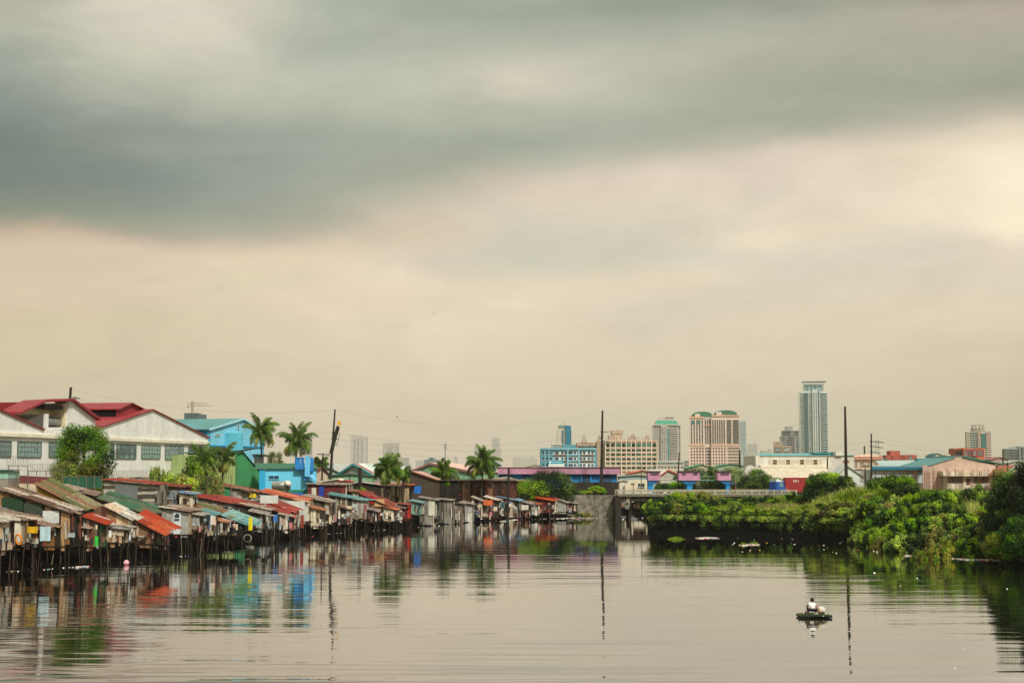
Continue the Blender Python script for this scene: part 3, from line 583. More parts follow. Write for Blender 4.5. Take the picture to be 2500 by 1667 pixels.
for i, (a_, b_, c_, vf_, ve_, sb, sd, rf, lb) in enumerate((
 (58, 82, 90, 1334, 1296, .1, 'junk', 'rust', 'tiny rust roofed lean-to between the cream plank shack and the orange planks'), (180, 206, 212, 1322, 1290, 1.2, 'dark', 'brown', 'tiny dark lean-to just right of the long grey brown roof shack'), (278, 300, 306, 1324, 1296, -.3, 'ply', 'grey', 'small box privy in front of the tan plywood shack'), (372, 402, 408, 1330, 1307, -.5, 'greywood', 'brown', 'low grey plank box on posts beside the orange red awning'),
 (462, 486, 492, 1290, 1258, .2, 'wood', 'grey', 'narrow brown plank shack right of the white panelled house'), (528, 548, 553, 1304, 1276, .2, 'junk', 'rust', 'tiny rust roofed lean-to left of the person in pale pink'), (624, 642, 648, 1290, 1256, .3, 'greywood', 'grey', 'narrow grey lean-to right of the yellow banner'), (690, 712, 718, 1292, 1262, -.5, 'junk', 'brown', 'small scrap lean-to below the dark red awning'),
 (764, 786, 792, 1283, 1246, -.4, 'cream', 'rust', 'narrow cream board lean-to below the grey rust streaked roof'), (834, 852, 857, 1278, 1244, -.5, 'junk', 'brown', 'small scrap lean-to left of the pale teal roof shack'), (896, 916, 921, 1272, 1248, -.5, 'greywood', 'grey', 'low grey lean-to left of the patchwork shack corner'), (938, 962, 968, 1271, 1244, -.5, 'cream', 'salmon', 'small cream lean-to left of the red outhouse'), (966, 982, 987, 1268, 1240, -.2, 'white', 'grey', 'tiny whitish lean-to touching the red outhouse'),
 (1268, 1290, 1294, 1257, 1230, -.3, 'junk', 'grey', 'small scrap hut behind the white printed sheet'), (1288, 1310, 1314, 1256, 1232, -.3, 'white', 'rust', 'small pale hut left of the maroon stilt shack'))):
    S('x%d' % i, a_, b_, c_, vf_, ve_, ve_-6, sb, sd, 'junk', rf, lb, tilt=.6, over=.6, wmax=.45, minW=1.8, maxW=3, name='lean_to', cat='lean-to')
# door of the white panelled house, louvred panel, posters
def local_panel(key, name, u0, u1, v0, v1, color, label=None, off=.14, parent=True):
    """flat board fixed to the near side wall of a shack"""
    o, D, Wd, zf, ze, zb = SH[key]; yaw = o.rotation_euler.z; c, sn = math.cos(yaw), math.sin(yaw); P = o.location
    X = [(K(u)*P.y-P.x)/(c-K(u)*sn) for u in (u0, u1)]; Yd = P.y+X[1]*sn
    m = MB(); m.box(X[0], X[1], -off, -off+.04, zof(v1, Yd), zof(v0, Yd)); q = m.build(name, mat(color, .75, .3), o)
    if label: q['label'] = label
    return q, X, (zof(v1, Yd), zof(v0, Yd))
q, X, Z = local_panel(10, 'door', 427, 444, 1250, 1303, '#cfd4d2', 'pale grey door with arched window')
m = MB(); cx = sum(X)/2; r = (X[1]-X[0])*.36; zt = Z[1]-r-.12; zb_ = Z[0]+(Z[1]-Z[0])*.62
m.prism([(cx-r, zb_), (cx+r, zb_)]+[(cx+r*math.cos(a), zt+r*math.sin(a)) for a in np.linspace(0, math.pi, 9)], -.19, -.15); m.build('door_window', glass('#2a3c46'), q)
m = MB(); m.box(cx-r, cx+r, -.21, -.195, (zb_+zt)/2-.03, (zb_+zt)/2+.03).box(cx-r-.06, cx-r, -.21, -.15, zb_, zt).box(cx+r, cx+r+.06, -.21, -.15, zb_, zt); m.build('glazing_bar', mat('#e0e0d8', .6, .2), q)
q, X, Z = local_panel('8b', 'louvre_panel', 388, 406, 1192, 1238, '#ddd0b8', 'cream panel with dark louvre slots')
m = MB()
for i in range(7): m.box(X[0]+.2, X[1]-.15, -.16, -.142, Z[1]-.75-i*.19, Z[1]-.66-i*.19)
m.build('louvre', mat('#3a342e', .8, .1), q)
local_panel('13b', 'green_wall', 530, 563, 1190, 1220, '#2c7a50', 'bright green painted end wall'); q, X, Z = local_panel('13b', 'poster', 537, 548, 1199, 1206, '#b08a78', None, .2)
local_panel('13b', 'poster', 609, 616, 1203, 1214, '#d0b420', 'yellow poster', .2); local_panel('13b', 'poster', 619, 627, 1204, 1215, '#d8bf2c', 'yellow poster', .2)
for (k, a) in (('15', 0),): pass
local_panel('18c', 'wall_panel', 780, 792, 1186, 1212, '#26409a', 'deep blue wall panel'); local_panel('18c', 'wall_panel', 762, 773, 1190, 1214, '#c9bfae', 'pale cream wall panel')
local_panel(18, 'gable_sheet', 886, 914, 1211, 1230, '#8f1f28', 'dark red painted gable sheet'); local_panel(18, 'gable_sheet', 916, 940, 1218, 1236, '#c4a070', 'tan gable sheet')
local_panel(2, 'wall_sheet', 110, 150, 1246, 1276, '#c4c8c4', 'pale grey tarpaulin sheet'); local_panel(2, 'wall_sheet', 10, 62, 1212, 1245, '#26402c', 'dark green tarpaulin'); local_panel(2, 'wall_sheet', 64, 108, 1226, 1256, '#3c463c', 'grey green tarpaulin')
local_panel(21, 'pilaster', 1047, 1062, 1219, 1258, '#d0ccb8', 'pale cream block pilaster')
local_panel(8, 'wall_sheet', 283, 338, 1182, 1222, '#6a6f6e', 'dark grey sheet metal patch')
local_panel(1, 'wall_panel', 20, 36, 1276, 1326, '#e0dcc8', 'pale cream board'); local_panel(1, 'wall_panel', 42, 56, 1274, 1322, '#dcd6c0', 'pale cream board')
local_panel(17, 'wall_panel', 860, 872, 1230, 1246, '#a9b3b0', 'pale grey board')
local_panel(16, 'wall_panel', 748, 762, 1232, 1262, '#d4ccb6', 'cream board')
# lower lean-to awning of the long shack
def awning(key, u0, v0, u1, v1, dpth, mats, drop=.5, out=1.0, name='awning', label=None):
    o, D, Wd, zf, ze, zb = SH[key]; yaw = o.rotation_euler.z; c, sn = math.cos(yaw), math.sin(yaw); P = o.location
    X = [(K(u)*P.y-P.x)/(c-K(u)*sn) for u in (u0, u1)]; Zs = [zof(v, P.y+x*sn) for v, x in zip((v0, v1), X)]
    m = MB(); roof_sheets(m, [(X[0], -out, Zs[0]-drop), (X[1], -out, Zs[1]-drop), (X[1], 0, Zs[1]), (X[0], 0, Zs[0])], len(mats), random.Random(int(u0+v0)), n=2); q = m.build(name, mats, o)
    if label: q['label'] = label
awning(2, 6, 1236, 160, 1284, 1, wmats('grey', True), .35, 1.1, label='narrow grey and tan lean-to roof strip')
awning('15b', 655, 1226, 716, 1246, 1, wmats('red', True), .7, 1.0)
awning('13b', 585, 1190, 618, 1200, 1, wmats('brown', True), .2, .6)
# ------------------------------------------------------------------ cloths, tarpaulins, washing
def cloth(u0, u1, v0, v1, color, label, s=-.6, cat='cloth', name='hung_cloth', group=None, taper=0):
    P, yaw = bank_at((u0+u1)/2, s); Y = P.y; x0, x1 = K(u0)*Y-P.x, K(u1)*Y-P.x; z0, z1 = zof(v1, Y), zof(v0, Y); nx_, nz_ = 7, 5
    m = MB(); vs = []; ph = random.uniform(0, 6)
    for j in range(nz_+1):
        for i in range(nx_+1):
            a, b = i/nx_, j/nz_; sq = 1-taper*(1-b)
            vs.append((x0+(x1-x0)*(.5+(a-.5)*sq), .05*math.sin(a*9+ph)*(1.2-b*.8), z0+(z1-z0)*b-(0.04*math.sin(math.pi*a) if j == nz_ else 0)+random.uniform(-.02, .02)*(j == 0)))
    n = len(vs); vs += [(x, y+.02, z) for x, y, z in vs]; w_ = nx_+1
    fs = [(j*w_+i, j*w_+i+1, (j+1)*w_+i+1, (j+1)*w_+i) for j in range(nz_) for i in range(nx_)]; fs += [tuple(n+i for i in f[::-1]) for f in fs]
    m.add(vs, fs); o = m.build(name, mat(color, .85, .25, streak=False), None, P, True); return tag(o, label, cat, group)
cloth(636, 680, 1208, 1228, '#b9bcb4', 'grey silver tarpaulin stretched under the orange rust roof', 1.0, 'tarpaulin', 'tarpaulin')
cloth(697, 745, 1222, 1242, '#c9cac2', 'white patterned tarpaulin nearest the cream panel', 1.0, 'tarpaulin', 'tarpaulin')
cloth(609, 618, 1262, 1294, '#d0c21c', 'long yellow banner hanging at the teal awning', -1.8, 'banner', 'banner')
cloth(235, 244, 1308, 1333, '#38b83c', 'bright green cloth hanging over the water under the orange awning', -1.2)
cloth(102, 127, 1284, 1320, '#a9c4c8', 'pale sheet with a blue printed pattern hanging beside the orange planks', -.9, name='printed_sheet')
cloth(669, 679, 1255, 1273, '#3a74b4', 'blue shirt hung below the dark red awning', -1.0)
cloth(718, 724, 1256, 1264, '#c0505a', 'small pink red cloth on the scrap shack', -1.0)
cloth(507, 515, 1260, 1274, '#26344e', 'dark navy shirt on the washing line', -.8); cloth(516, 522, 1258, 1280, '#d8d8d0', 'white shirt hanging next to the navy shirt', -.8); cloth(523, 528, 1259, 1281, '#d4c8b0', 'cream cloth at the right end of the washing line', -.8)
cloth(511, 515, 1277, 1290, '#2c5a9c', 'small blue cloth below the navy shirt', -.8); cloth(1012, 1028, 1186, 1204, '#2468b8', 'bright blue sheet hung high beside the timber house', 5.0)
cloth(1181, 1203, 1220, 1233, '#c8643c', 'orange cloth hung on the scrap shack front', -.4); cloth(1205, 1214, 1236, 1247, '#c9bfa4', 'pale cloth below the orange cloth', -.5)
cloth(1273, 1290, 1232, 1244, '#c0bcac', 'white printed sheet by the water below the brown house', -.3); cloth(1298, 1306, 1224, 1237, '#7fa4b8', 'pale blue cloth on the brown house', 1.0)
cloth(1222, 1232, 1224, 1240, '#5a7c84', 'grey blue jacket hung under the blue tarpaulin', -.4); cloth(70, 96, 1284, 1301, '#c9a21c', 'yellow printed banner tied under the lean-to roof', -.6, 'banner', 'banner')
cloth(846, 860, 1234, 1256, '#c8b496', 'tan cloth panel leaning on the cream boards', -.6); cloth(968, 976, 1240, 1262, '#b8b4a4', 'white rag on the patchwork shack corner', -.6)
cloth(430, 436, 1306, 1312, '#a03a38', 'small red rag beneath the white panelled house', -.5); cloth(888, 897, 1230, 1250, '#8c5a54', 'dull red sheet hung at the left of the patchwork shack', -.6)
cloth(540, 546, 1276, 1300, '#a8aa9c', 'pale long cloth in the dark open shack', -.3); cloth(735, 743, 1256, 1288, '#8a4030', 'rust brown long cloth hung on the scrap shack', -1.0)
cloth(318, 323, 1288, 1318, '#d8dad6', 'white cloth strip at the corner of the plywood shack', -.6); cloth(1240, 1247, 1224, 1236, '#4a7ab0', 'blue shirt under the blue tarpaulin', -.5)
rc = random.Random(31)
for i in range(46):
    u = rc.choice((rc.uniform(20, 560), rc.uniform(560, 990), rc.uniform(1140, 1400))); v0 = interp([(0, 1282), (300, 1282), (600, 1266), (1000, 1240), (1400, 1226)], u)+rc.uniform(-4, 16); cn, ch = rc.choice((('white', '#d4d2ca'), ('cream', '#cbbfa0'), ('grey', '#8c9090'), ('dark', '#24262c'), ('maroon', '#6e2c30'), ('blue', '#3a5c8c'), ('pink', '#b87c7c')))
    w_ = rc.uniform(3, 7); cloth(u, u+w_, v0, v0+rc.uniform(6, 18)*(1 if u < 1000 else .6), ch, 'small %s cloth among the washing hung along the shack row' % cn, rc.uniform(-.8, -.3), group='washing hung along the shacks')
# printed pattern on sheet and banner
def ring(u, v, s=-.9, r=.32, name='life_ring'):
    P, yaw = bank_at(u, s); o = MB(); pts = [(r*.55*math.cos(a), 0, r*math.sin(a)) for a in np.linspace(0, 2*math.pi, 15)]
    o.tube(pts, .09, 6, cap=False); q = o.build(name, mat('#c97a18', .6, .3), None, (K(u)*P.y, P.y, zof(v, P.y)), True); q.rotation_euler = (0, -.25, 0); tag(q, 'orange ring leaning on the cream plank shack', 'ring')
ring(50, 1316, -1.3, .45)
# red outhouse on stilts
o, D, Wd, zf, ze, zb = shack(984, 996, 1004, 1265, 1232, 1231, -.8, 'maroon', 'red', 'red', 'narrow bright red outhouse cabin standing on tall stilts', tilt=.1, over=.15, minW=2, wmin=1, wmax=2, name='outhouse', cat='outhouse')
# ------------------------------------------------------------------ buildings
def _xy(s, u, y=0.0):
    px, py = s.P.x-s.s*y, s.P.y+s.c*y; return (K(u)*py-px)/(s.c-K(u)*s.s)
def _pt(s, u, v, y=0.0):
    x = _xy(s, u, y); return (x, zof(v, s.P.y+s.c*y+x*s.s))
Frame.xy = _xy; Frame.pt = _pt
def slab(mb, pts, y0, y1, th=.15, m=0):
    """thin roof sheet following a profile of (x, z) points"""
    for (xa, za), (xb, zb) in zip(pts, pts[1:]):
        mb.hexa([(xa, y0, za), (xb, y0, zb), (xb, y1, zb), (xa, y1, za), (xa, y0, za+th), (xb, y0, zb+th), (xb, y1, zb+th), (xa, y1, za+th)], m)
def window(parent, x0, x1, z0, z1, y=0.0, gl='#33464a', fc='#c9c9be', nx_=1, nz_=1, fw=.08, name='window', recess=True):
    w_ = MB(); w_.box(x0, x1, y-.03, y-.01, z0, z1); o = w_.build(name, glass(gl), parent); f = MB()
    f.box(x0-fw, x0, y-.12, y, z0-fw, z1+fw).box(x1, x1+fw, y-.12, y, z0-fw, z1+fw).box(x0, x1, y-.12, y, z1, z1+fw).box(x0, x1, y-.12, y, z0-fw, z0)
    for i in range(1, nx_): x = x0+(x1-x0)*i/nx_; f.box(x-.03, x+.03, y-.07, y-.03, z0, z1)
    for i in range(1, nz_): z = z0+(z1-z0)*i/nz_; f.box(x0, x1, y-.06, y-.035, z-.03, z+.03)
    f.build('frame', mat(fc, .7, .2), o); return o
def ribs(mb, x0, x1, step, z0, ztop, y, m=0, w_=.09, d_=.06):
    x = x0
    while x < x1: mb.box(x, x+w_, y-d_, y, z0, ztop(x), m); x += step
WHITEW = mat('#dadad2', .8, .22, scale=.25); WHITE2 = mat('#c6c6ba', .8, .3, scale=.4); REDR = mat('#86282e', .6, .25, scale=.3); CREAMW = mat('#d9c8a4', .8, .3)
# white factory with red roofs
f = Frame(60, 200, 200, R(78.7)); o = f.root('factory', 'long white factory with three red gabled roofs and barred windows', 'factory')
zg = 1.5
m = MB(); prof = [(f.xy(-90), zg), (f.xy(507), zg), f.pt(507, 1068), f.pt(369, 1001), f.pt(239, 1045), f.pt(215, 1052), f.pt(104, 1050), f.pt(-60, 978), f.pt(-90, 990)]
m.prism(prof, 0, .5); m.build('front_wall', WHITEW, o)
m = MB(); e = .35; m.prism([f.pt(-90, 1061), (f.xy(507), f.pt(507, 1085)[1]), (f.xy(507), f.pt(507, 1085)[1]+.45), (f.xy(-90), f.pt(-90, 1061)[1]+.45)], -e, -.003); m.build('cornice', mat('#dcd6c0', .8, .3, scale=.5), o)
m = MB(); m.prism([(f.xy(-90), zg), (f.xy(250), zg), f.pt(250, 1172), f.pt(-90, 1152)], -.03, -.002); m.build('painted_dado', mat('#7c3a3e', .8, .3), o); 
for u0, u1, v0, v1 in ((-20, 24, 1076, 1113), (41, 98, 1078, 1114), (118, 149, 1079, 1114), (268, 276, 1083, 1117), (283, 330, 1084, 1118), (344, 389, 1086, 1118), (402, 446, 1087, 1120), (459, 498, 1090, 1120)):
    (x0, z1), (x1, _) = f.pt(u0, v0), f.pt(u1, v0); window(o, x0, x1, f.pt(u0, v1)[1], z1, -.02, '#6a7f7a', '#5c6660', 7, 3, .09)
m = MB()
a, b, c = f.pt(239, 1045), f.pt(369, 1001), f.pt(507, 1068); slab(m, [(a[0]-1.5, a[1]-.6), a, b, (c[0]+.3, c[1]-.1)], -.25, 42, .18)
a2 = f.pt(-60, 978); b2 = f.pt(104, 1050); slab(m, [a2, b2], -.25, 8, .18); m.build('roof', REDR, o)
# ridge monitor with dark clerestory
m = MB(); bx, bz = b; y0, y1 = 1.8, 60; zt = zof(989, f.P.y+bx*f.s); slab(m, [(bx-8.6, zt-1.0), (bx-4.3, zt+.1), (bx+3.6, zt-1.3)], y0-.5, y1, .15); mo = m.build('roof_monitor', REDR, o)
m = MB(); m.box(bx-7.9, bx+2.8, y0+.4, y1, bz-2.6, zt-1.35); m.build('clerestory', mat('#1d1f26', .6, .1), mo)
m = MB(); m.prism([(bx-8, bz-2.6), (bx+3.0, bz-1.2), (bx+3.2, zt-1.35), (bx-4.3, zt), (bx-8.3, zt-1.05)], y0-.1, y0+.3); ribs(m, bx-7.9, bx+2.8, .7, bz-1.5, lambda x: zt-1.2, y0-.1); m.build('gable_end', mat('#8c2b34', .7, .3), mo)
# raised middle bay with open loggia and water tank
Y1 = 1.2
m = MB(); P_ = lambda u, v, y=Y1: f.pt(u, v, y)
m.prism([P_(157, 1052), P_(224, 1052), P_(224, 1024), P_(163, 979), P_(157, 979)], Y1-.4, Y1); m.prism([P_(103, 1054), P_(157, 1054), P_(157, 1043), P_(103, 1043)], Y1-.4, Y1); m.prism([P_(103, 1043), P_(109, 1043), P_(109, 1010), P_(103, 1010)], Y1-.4, Y1); m.build('middle_bay_wall', WHITEW, o)
m = MB(); q = 3.2; m.prism([f.pt(40, 1052, q), f.pt(160, 1052, q), f.pt(160, 985, q), f.pt(95, 984, q), f.pt(30, 1012, q)], q, q+.2); m.box(f.xy(157, Y1)-.3, f.xy(157, Y1), Y1, q, f.pt(157, 1050)[1], f.pt(157, 982)[1]); m.build('loggia_wall', CREAMW, o)
m = MB(); p = [f.pt(30, 1011, Y1), f.pt(92, 982, Y1), f.pt(162, 978, Y1), f.pt(228, 1026, Y1)]; slab(m, p, Y1-1.0, 3.6, .3); slab(m, [f.pt(-80, 1008, 3.4), f.pt(-80, 982, 3.4)][:1]+[f.pt(-20, 1000, 3.4)], 3.3, 3.6, .1); m.build('middle_roof', REDR, o)
m = MB(); m.prism([f.pt(-90, 1012, 4), f.pt(20, 1012, 4), f.pt(92, 981, 4), f.pt(-90, 983, 4)], 4, 4.5); ribs(m, f.xy(-88, 4), f.xy(30, 4), .6, f.pt(0, 1010, 4)[1], lambda x: f.pt(0, 984, 4)[1], 4); m.build('rear_roof', REDR, o)
m = MB(); m.box(f.xy(100, 1.8), f.xy(156, 1.8), 1.5, 3.1, f.pt(120, 998, 2)[1], f.pt(120, 989, 2)[1]); m.build('loggia_ceiling', mat('#2c3038', .7, .2), o)
m = MB(); m.prism([f.pt(25, 1013, 1.0), f.pt(103, 1049, 1.0), f.pt(103, 1012, 1.0)], 1.0, 1.15); ribs(m, f.xy(50, 1), f.xy(102, 1), .4, f.pt(100, 1030, 1)[1], lambda x: f.pt(100, 1013, 1)[1], 1.0, 0, .1, .04); m.build('louvre_screen', mat('#5a5a54', .8, .3), o)
m = MB(); xa, xb = f.xy(111, 2), f.xy(143, 2); zc = f.pt(125, 1030, 2)[1]; r = .72; m.tube([(xa-.1, 2.2, zc), (xa, 2.2, zc), (xb-.4, 2.2, zc), (xb-.1, 2.2, zc), (xb, 2.2, zc)], [r*.9, r, r, r*.8, r*.3], 16)
tk = m.build('water_tank', mat('#9a9c9a', .35, .3, metal=.8), None, f.P, True); tk.rotation_euler = (0, 0, f.yaw); tag(tk, 'steel water tank lying in the open loggia of the white factory', 'water tank')
# light blue gabled warehouse
f = Frame(509, 642, 270, R(70)); o = f.root('warehouse', 'tall sky blue gabled warehouse with green roof and projecting bay', 'warehouse')
BL = mat('#78bfd6', .8, .22, scale=.3); BL2 = mat('#2f94bd', .8, .25, scale=.3); BLT = mat('#9fd3df', .8, .15)
A_, B_, C_ = f.pt(509, 1047), f.pt(590, 1023), f.pt(642, 1052)
m = MB(); m.prism([(0, 2), (f.W, 2), C_, B_, A_], 0, .4); m.build('front_wall', BL, o)
m = MB(); m.box(-.01, .35, .41, 40, 2, A_[1]-.1); m.build('side_wall', BL2, o)  # side turned from the sun: its shade is put into the darker blue
m = MB(); m.box(0, f.W, -.003-.25, -.003, f.pt(520, 1089)[1], f.pt(520, 1086)[1]); m.box(0, .2, -.15, -.003, 2, A_[1]); m.box(f.W-.2, f.W, -.15, -.003, 2, C_[1]); m.build('ledge', BL2, o)
m = MB(); x0, x1 = f.x(548), f.x(583); m.box(x0, x1, -.8, -.003, f.pt(560, 1100)[1], f.pt(560, 1057)[1]); m.build('projecting_bay', mat('#5cb8cf', .8, .35, scale=.8), o)
m = MB(); slab(m, [(A_[0]-.5, A_[1]-.15), B_, (C_[0]+.4, C_[1]-.2)], -.35, 41, .14); m.build('roof', mat('#4f8584', .6, .3, scale=.3), o)
m = MB(); slab(m, [(A_[0]-.5, A_[1]-.28), (B_[0], B_[1]-.13), (C_[0]+.4, C_[1]-.33)], -.42, -.34, .35); m.build('bargeboard', BLT, o)
for u0, u1, v0, v1 in ((523, 535, 1059, 1063), (577, 581, 1034, 1046), (608, 615, 1060, 1067), (625, 633, 1061, 1067)):
    (x0, z1), (x1, _) = f.pt(u0, v0), f.pt(u1, v0); window(o, x0, x1, f.pt(u0, v1)[1], z1, -.02, '#3a5560' if v0 < 1050 else '#a9a58e', '#b7dbe2', 1, 1, .06)
m = MB(); xa, xb = f.x(615), f.x(648); z = f.pt(625, 1113)[1]; slab(m, [(xa, z+.3), (xb, z-.1)], -2.2, -.01, .12); m.build('canopy', mat('#7c8c8c', .7, .3), o)
x0, x1 = f.x(618), f.x(640); window(o, x0, x1, f.pt(625, 1133)[1], f.pt(625, 1118)[1], -.02, '#6a7a7c', '#c4d4d4', 4, 2, .06)
# green corrugated building
f = Frame(578, 636, 238, R(58)); o = f.root('warehouse', 'green corrugated steel shed with steep sloping roof edge', 'shed')
GR = mat('#3f8a58', .7, .3, scale=.6); LG = mat('#a3b577', .8, .3, scale=.6)
q = [f.pt(578, 1180), f.pt(636, 1182), f.pt(636, 1152), f.pt(612, 1128), f.pt(590, 1103), f.pt(578, 1106)]
m = MB(); m.prism([(0, 2), (f.W, 2)]+q[2:], 0, .3)
def gt(x):
    pts = sorted([q[2], q[3], q[4], q[5]]); return interp(pts, x)
ribs(m, .1, f.W, .42, 2.2, gt, 0, 0, .16, .09); m.build('front_wall', GR, o)
m = MB(); m.box(-.02, .25, .31, 14, 2, q[5][1]-.2); 
for y in np.arange(.6, 6, .42): m.box(-.1, -.02, y, y+.14, 2, q[5][1]-.3)
m.build('side_wall', LG, o)
m = MB(); slab(m, [q[5], q[4], q[3], q[2]], -.3, 12, .08); m.build('roof', mat('#2f5a48', .7, .4, .1), o)
m = MB(); 
for i in range(5): m.tube([(-1.0+i*.3, -.5+i*.9, q[5][1]+.25), (3.5+i*.2, -.6+i, q[4][1]+.55-i*.12)], .09, 5)
m.box(-4, -.3, .2, .5, q[5][1]-.5, q[5][1]-.2); m.build('broken_rafters', mat('#2a211d', .9, .3), o)
f = Frame(500, 560, 255, R(35)); o = f.root('shed', 'pale green walled building with dark opening behind the banana leaves', 'shed')
m = MB(); m.prism([(0, 2), (f.W, 2), f.pt(560, 1095), f.pt(505, 1098), (0, f.pt(500, 1110)[1])], 0, 8); m.build('wall', mat('#8fae6a', .8, .35), o)
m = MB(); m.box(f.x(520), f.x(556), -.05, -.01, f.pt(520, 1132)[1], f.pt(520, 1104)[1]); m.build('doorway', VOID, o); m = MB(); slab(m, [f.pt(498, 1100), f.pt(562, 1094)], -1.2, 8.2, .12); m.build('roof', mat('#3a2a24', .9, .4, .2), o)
# low sky blue building with ducts
f = Frame(648, 773, 232, R(8)); o = f.root('workshop', 'low sky blue workshop with green flat roof and thick blue ducts', 'workshop')
zt, zb = f.z(1145), 1.5
m = MB(); m.box(0, f.W, 0, 8, zb, zt); m.build('wall', mat('#66bdd8', .8, .2, scale=.4), o)
m = MB(); m.box(-.9, -.003, -.1, 7, zb, zt-.1); m.build('corner_pier', mat('#2fa0cc', .8, .2), o)
m = MB(); m.hexa([(-1.6, -.3, zt+.003), (f.W+.4, -.3, zt+.003), (f.W-.5, 8, zt+.75), (-1.6, 8, zt+.8), (-1.6, -.3, zt+.1), (f.W+.4, -.3, zt+.1), (f.W-.5, 8, zt+.9), (-1.6, 8, zt+.95)]); m.build('roof', mat('#2c6048', .7, .3), o)
m = MB(); m.box(-.9, f.W+.1, -.12, -.003, f.z(1201), f.z(1195)); m.build('green_band', mat('#2f7a5a', .8, .3), o); m = MB(); m.box(0, f.W, -.1, -.003, zb, f.z(1202)); m.build('lower_wall', mat('#1f6fae', .8, .3), o)
window(o, f.x(657), f.x(681), f.z(1169), f.z(1161), -.02, '#234a66', '#8ac7da', 2, 1, .06)
DU = mat('#1f78bc', .5, .25, scale=.8); DL = mat('#62b4dc', .5, .2, scale=.8)
m = MB(); m.box(f.x(721), f.x(733), -.9, 1, f.z(1146), f.z(1118)); m.box(f.x(734), f.x(742), -.9, 1, f.z(1146), f.z(1118)); m.box(f.x(721)-.1, f.x(742)+.1, -1, 1.1, f.z(1118)+.003, f.z(1116)); m.build('duct', DU, o)
m = MB(); xa, xb = f.x(744), f.x(757); zz = f.z(1118); m.box(xa, xb, -1.5, -.3, f.z(1163), zz); m.prism([(xa, zz)]+[((xa+xb)/2-(xb-xa)/2*math.cos(a), zz+(xb-xa)*.55*math.sin(a)) for a in np.linspace(0, math.pi, 8)][1:-1][::1]+[(xb, zz)], -1.5, -.3); m.tube([(xb, -.9, f.z(1163)), (xb+.4, -.9, f.z(1166)), (f.x(766), -.9, f.z(1172))], [.4, .42, .5], 8); m.build('duct', DL, o)
m = MB(); m.box(f.x(758), f.x(765), -.7, .6, f.z(1150), f.z(1117)); m.box(f.x(742), f.x(748), -1.2, 0, f.z(1172), f.z(1146)); m.build('duct', DU, o)
def cyl_tank(u0, u1, v0, v1, Y, label):
    xa, xb = K(u0)*Y, K(u1)*Y; z1, z0 = zof(v0, Y), zof(v1, Y); r = (z1-z0)/2; zc = (z0+z1)/2; o = thing('water_tank', label, 'water tank', ((xa+xb)/2, Y, z0-1.0)); h = (xb-xa)/2; zc -= z0-1.0
    m = MB(); m.tube([(-h, 0, zc), (-h+.12, 0, zc), (h-.12, 0, zc), (h, 0, zc)], [r*.85, r, r, r*.85], 18); 
    for x in (-h+.12, 0, h-.14): m.tube([(x-.02, 0, zc), (x+.02, 0, zc)], r*1.03, 18)
    m.build('tank', mat('#a3a59c', .35, .35, metal=.7), o, None, True); m = MB()
    for x in (-h*.7, -.1, h*.6):
        for y in (-.4, .4): m.box(x, x+.07, y, y+.07, -.5, zc-r*.7)
    m.build('stand', JOIST, o)
cyl_tank(665, 709, 1174, 1197, 226, 'silver cylindrical water tank on a stand in front of the blue workshop')
# generic gabled sheds and houses of the middle ground
def gable(u0, u1, vb, ve, vr, Y, yaw, depth, wall, roof, name, label, cat, up=None, trim=None, over=.3, stripes=None):
    f = Frame(u0, u1, Y, R(yaw)); o = f.root(name, label, cat); up = up if up is not None else (u0+u1)/2
    a, p, b_ = (0, f.pt(u0, ve)[1]), f.pt(up, vr), (f.W, f.pt(u1, ve)[1]); m = MB(); m.prism([(0, 1.5), (f.W, 1.5), b_, p, a], 0, depth); m.build('wall', wall, o)
    m = MB(); slab(m, [(-over, a[1]-.1), (p[0], p[1]+.02), (f.W+over, b_[1]-.1)], -.35, depth+.3, .12)
    if stripes:
        rr = random.Random(int(u0)); n = 14
        for i in range(n):
            if rr.random() < .6:
                y0 = depth*i/n; slab(m, [(p[0]+.01, p[1]+.135), (f.W+over, b_[1]+.015)], y0, y0+depth/n*.8, .03, 1+rr.randrange(len(stripes)))
    m.build('roof', [roof]+(stripes or []), o)
    if trim: m = MB(); slab(m, [(-over, a[1]-.35), (p[0], p[1]-.22), (f.W+over, b_[1]-.35)], -.43, -.353, .4); m.build('bargeboard', trim, o)
    return f, o
RUST = mat('#8a4a36', .8, .4, .5); GREYT = mat('#9c9b92', .7, .4, .1); TEAL = mat('#2f7f80', .6, .3); TEAL2 = mat('#5a9a9c', .6, .3); GRNW = mat('#7ba583', .8, .35, scale=.5); DKW = mat('#2b2721', .9, .4); PINKR = mat('#c9a094', .7, .35)
f, o = gable(829, 908, 1170, 1157, 1133, 262, -28, 14, GREYT, mat('#b4b8b0', .7, .4), 'shed', 'grey gabled shed with teal bargeboards and white and maroon striped roof', 'shed', 865, TEAL, stripes=[mat('#d8d4c8', .7, .3), mat('#8a3a38', .7, .3), mat('#9ab8b0', .7, .3)])
m = MB()
gable(795, 910, 1175, 1160, 1158, 256, 0, 4, GRNW, mat('#3f6a5a', .7, .3), 'shed', 'low pale green walled shed in front of the striped roof shed', 'shed')
f = Frame(808, 852, 330, 0); o = f.root('shed', 'white corrugated wall building left of the grey towers', 'shed'); m = MB(); m.box(0, f.W, 0, 8, 2, f.z(1131)); ribs(m, 0, f.W, .5, 2, lambda x: f.z(1131.5), 0); m.build('wall', mat('#c4c9c2', .8, .25), o)
f = Frame(788, 807, 320, 0); o = f.root('shed', 'small blue and white sheet building behind the leaning post', 'shed'); m = MB(); m.box(0, f.W, 0, 6, 2, f.z(1143)); m.build('lower_wall', mat('#2a4f98', .8, .2), o); m = MB(); m.box(0, f.W, 0, 6, f.z(1143)+.003, f.z(1130)); m.build('upper_wall', mat('#b8bcb4', .8, .2), o)
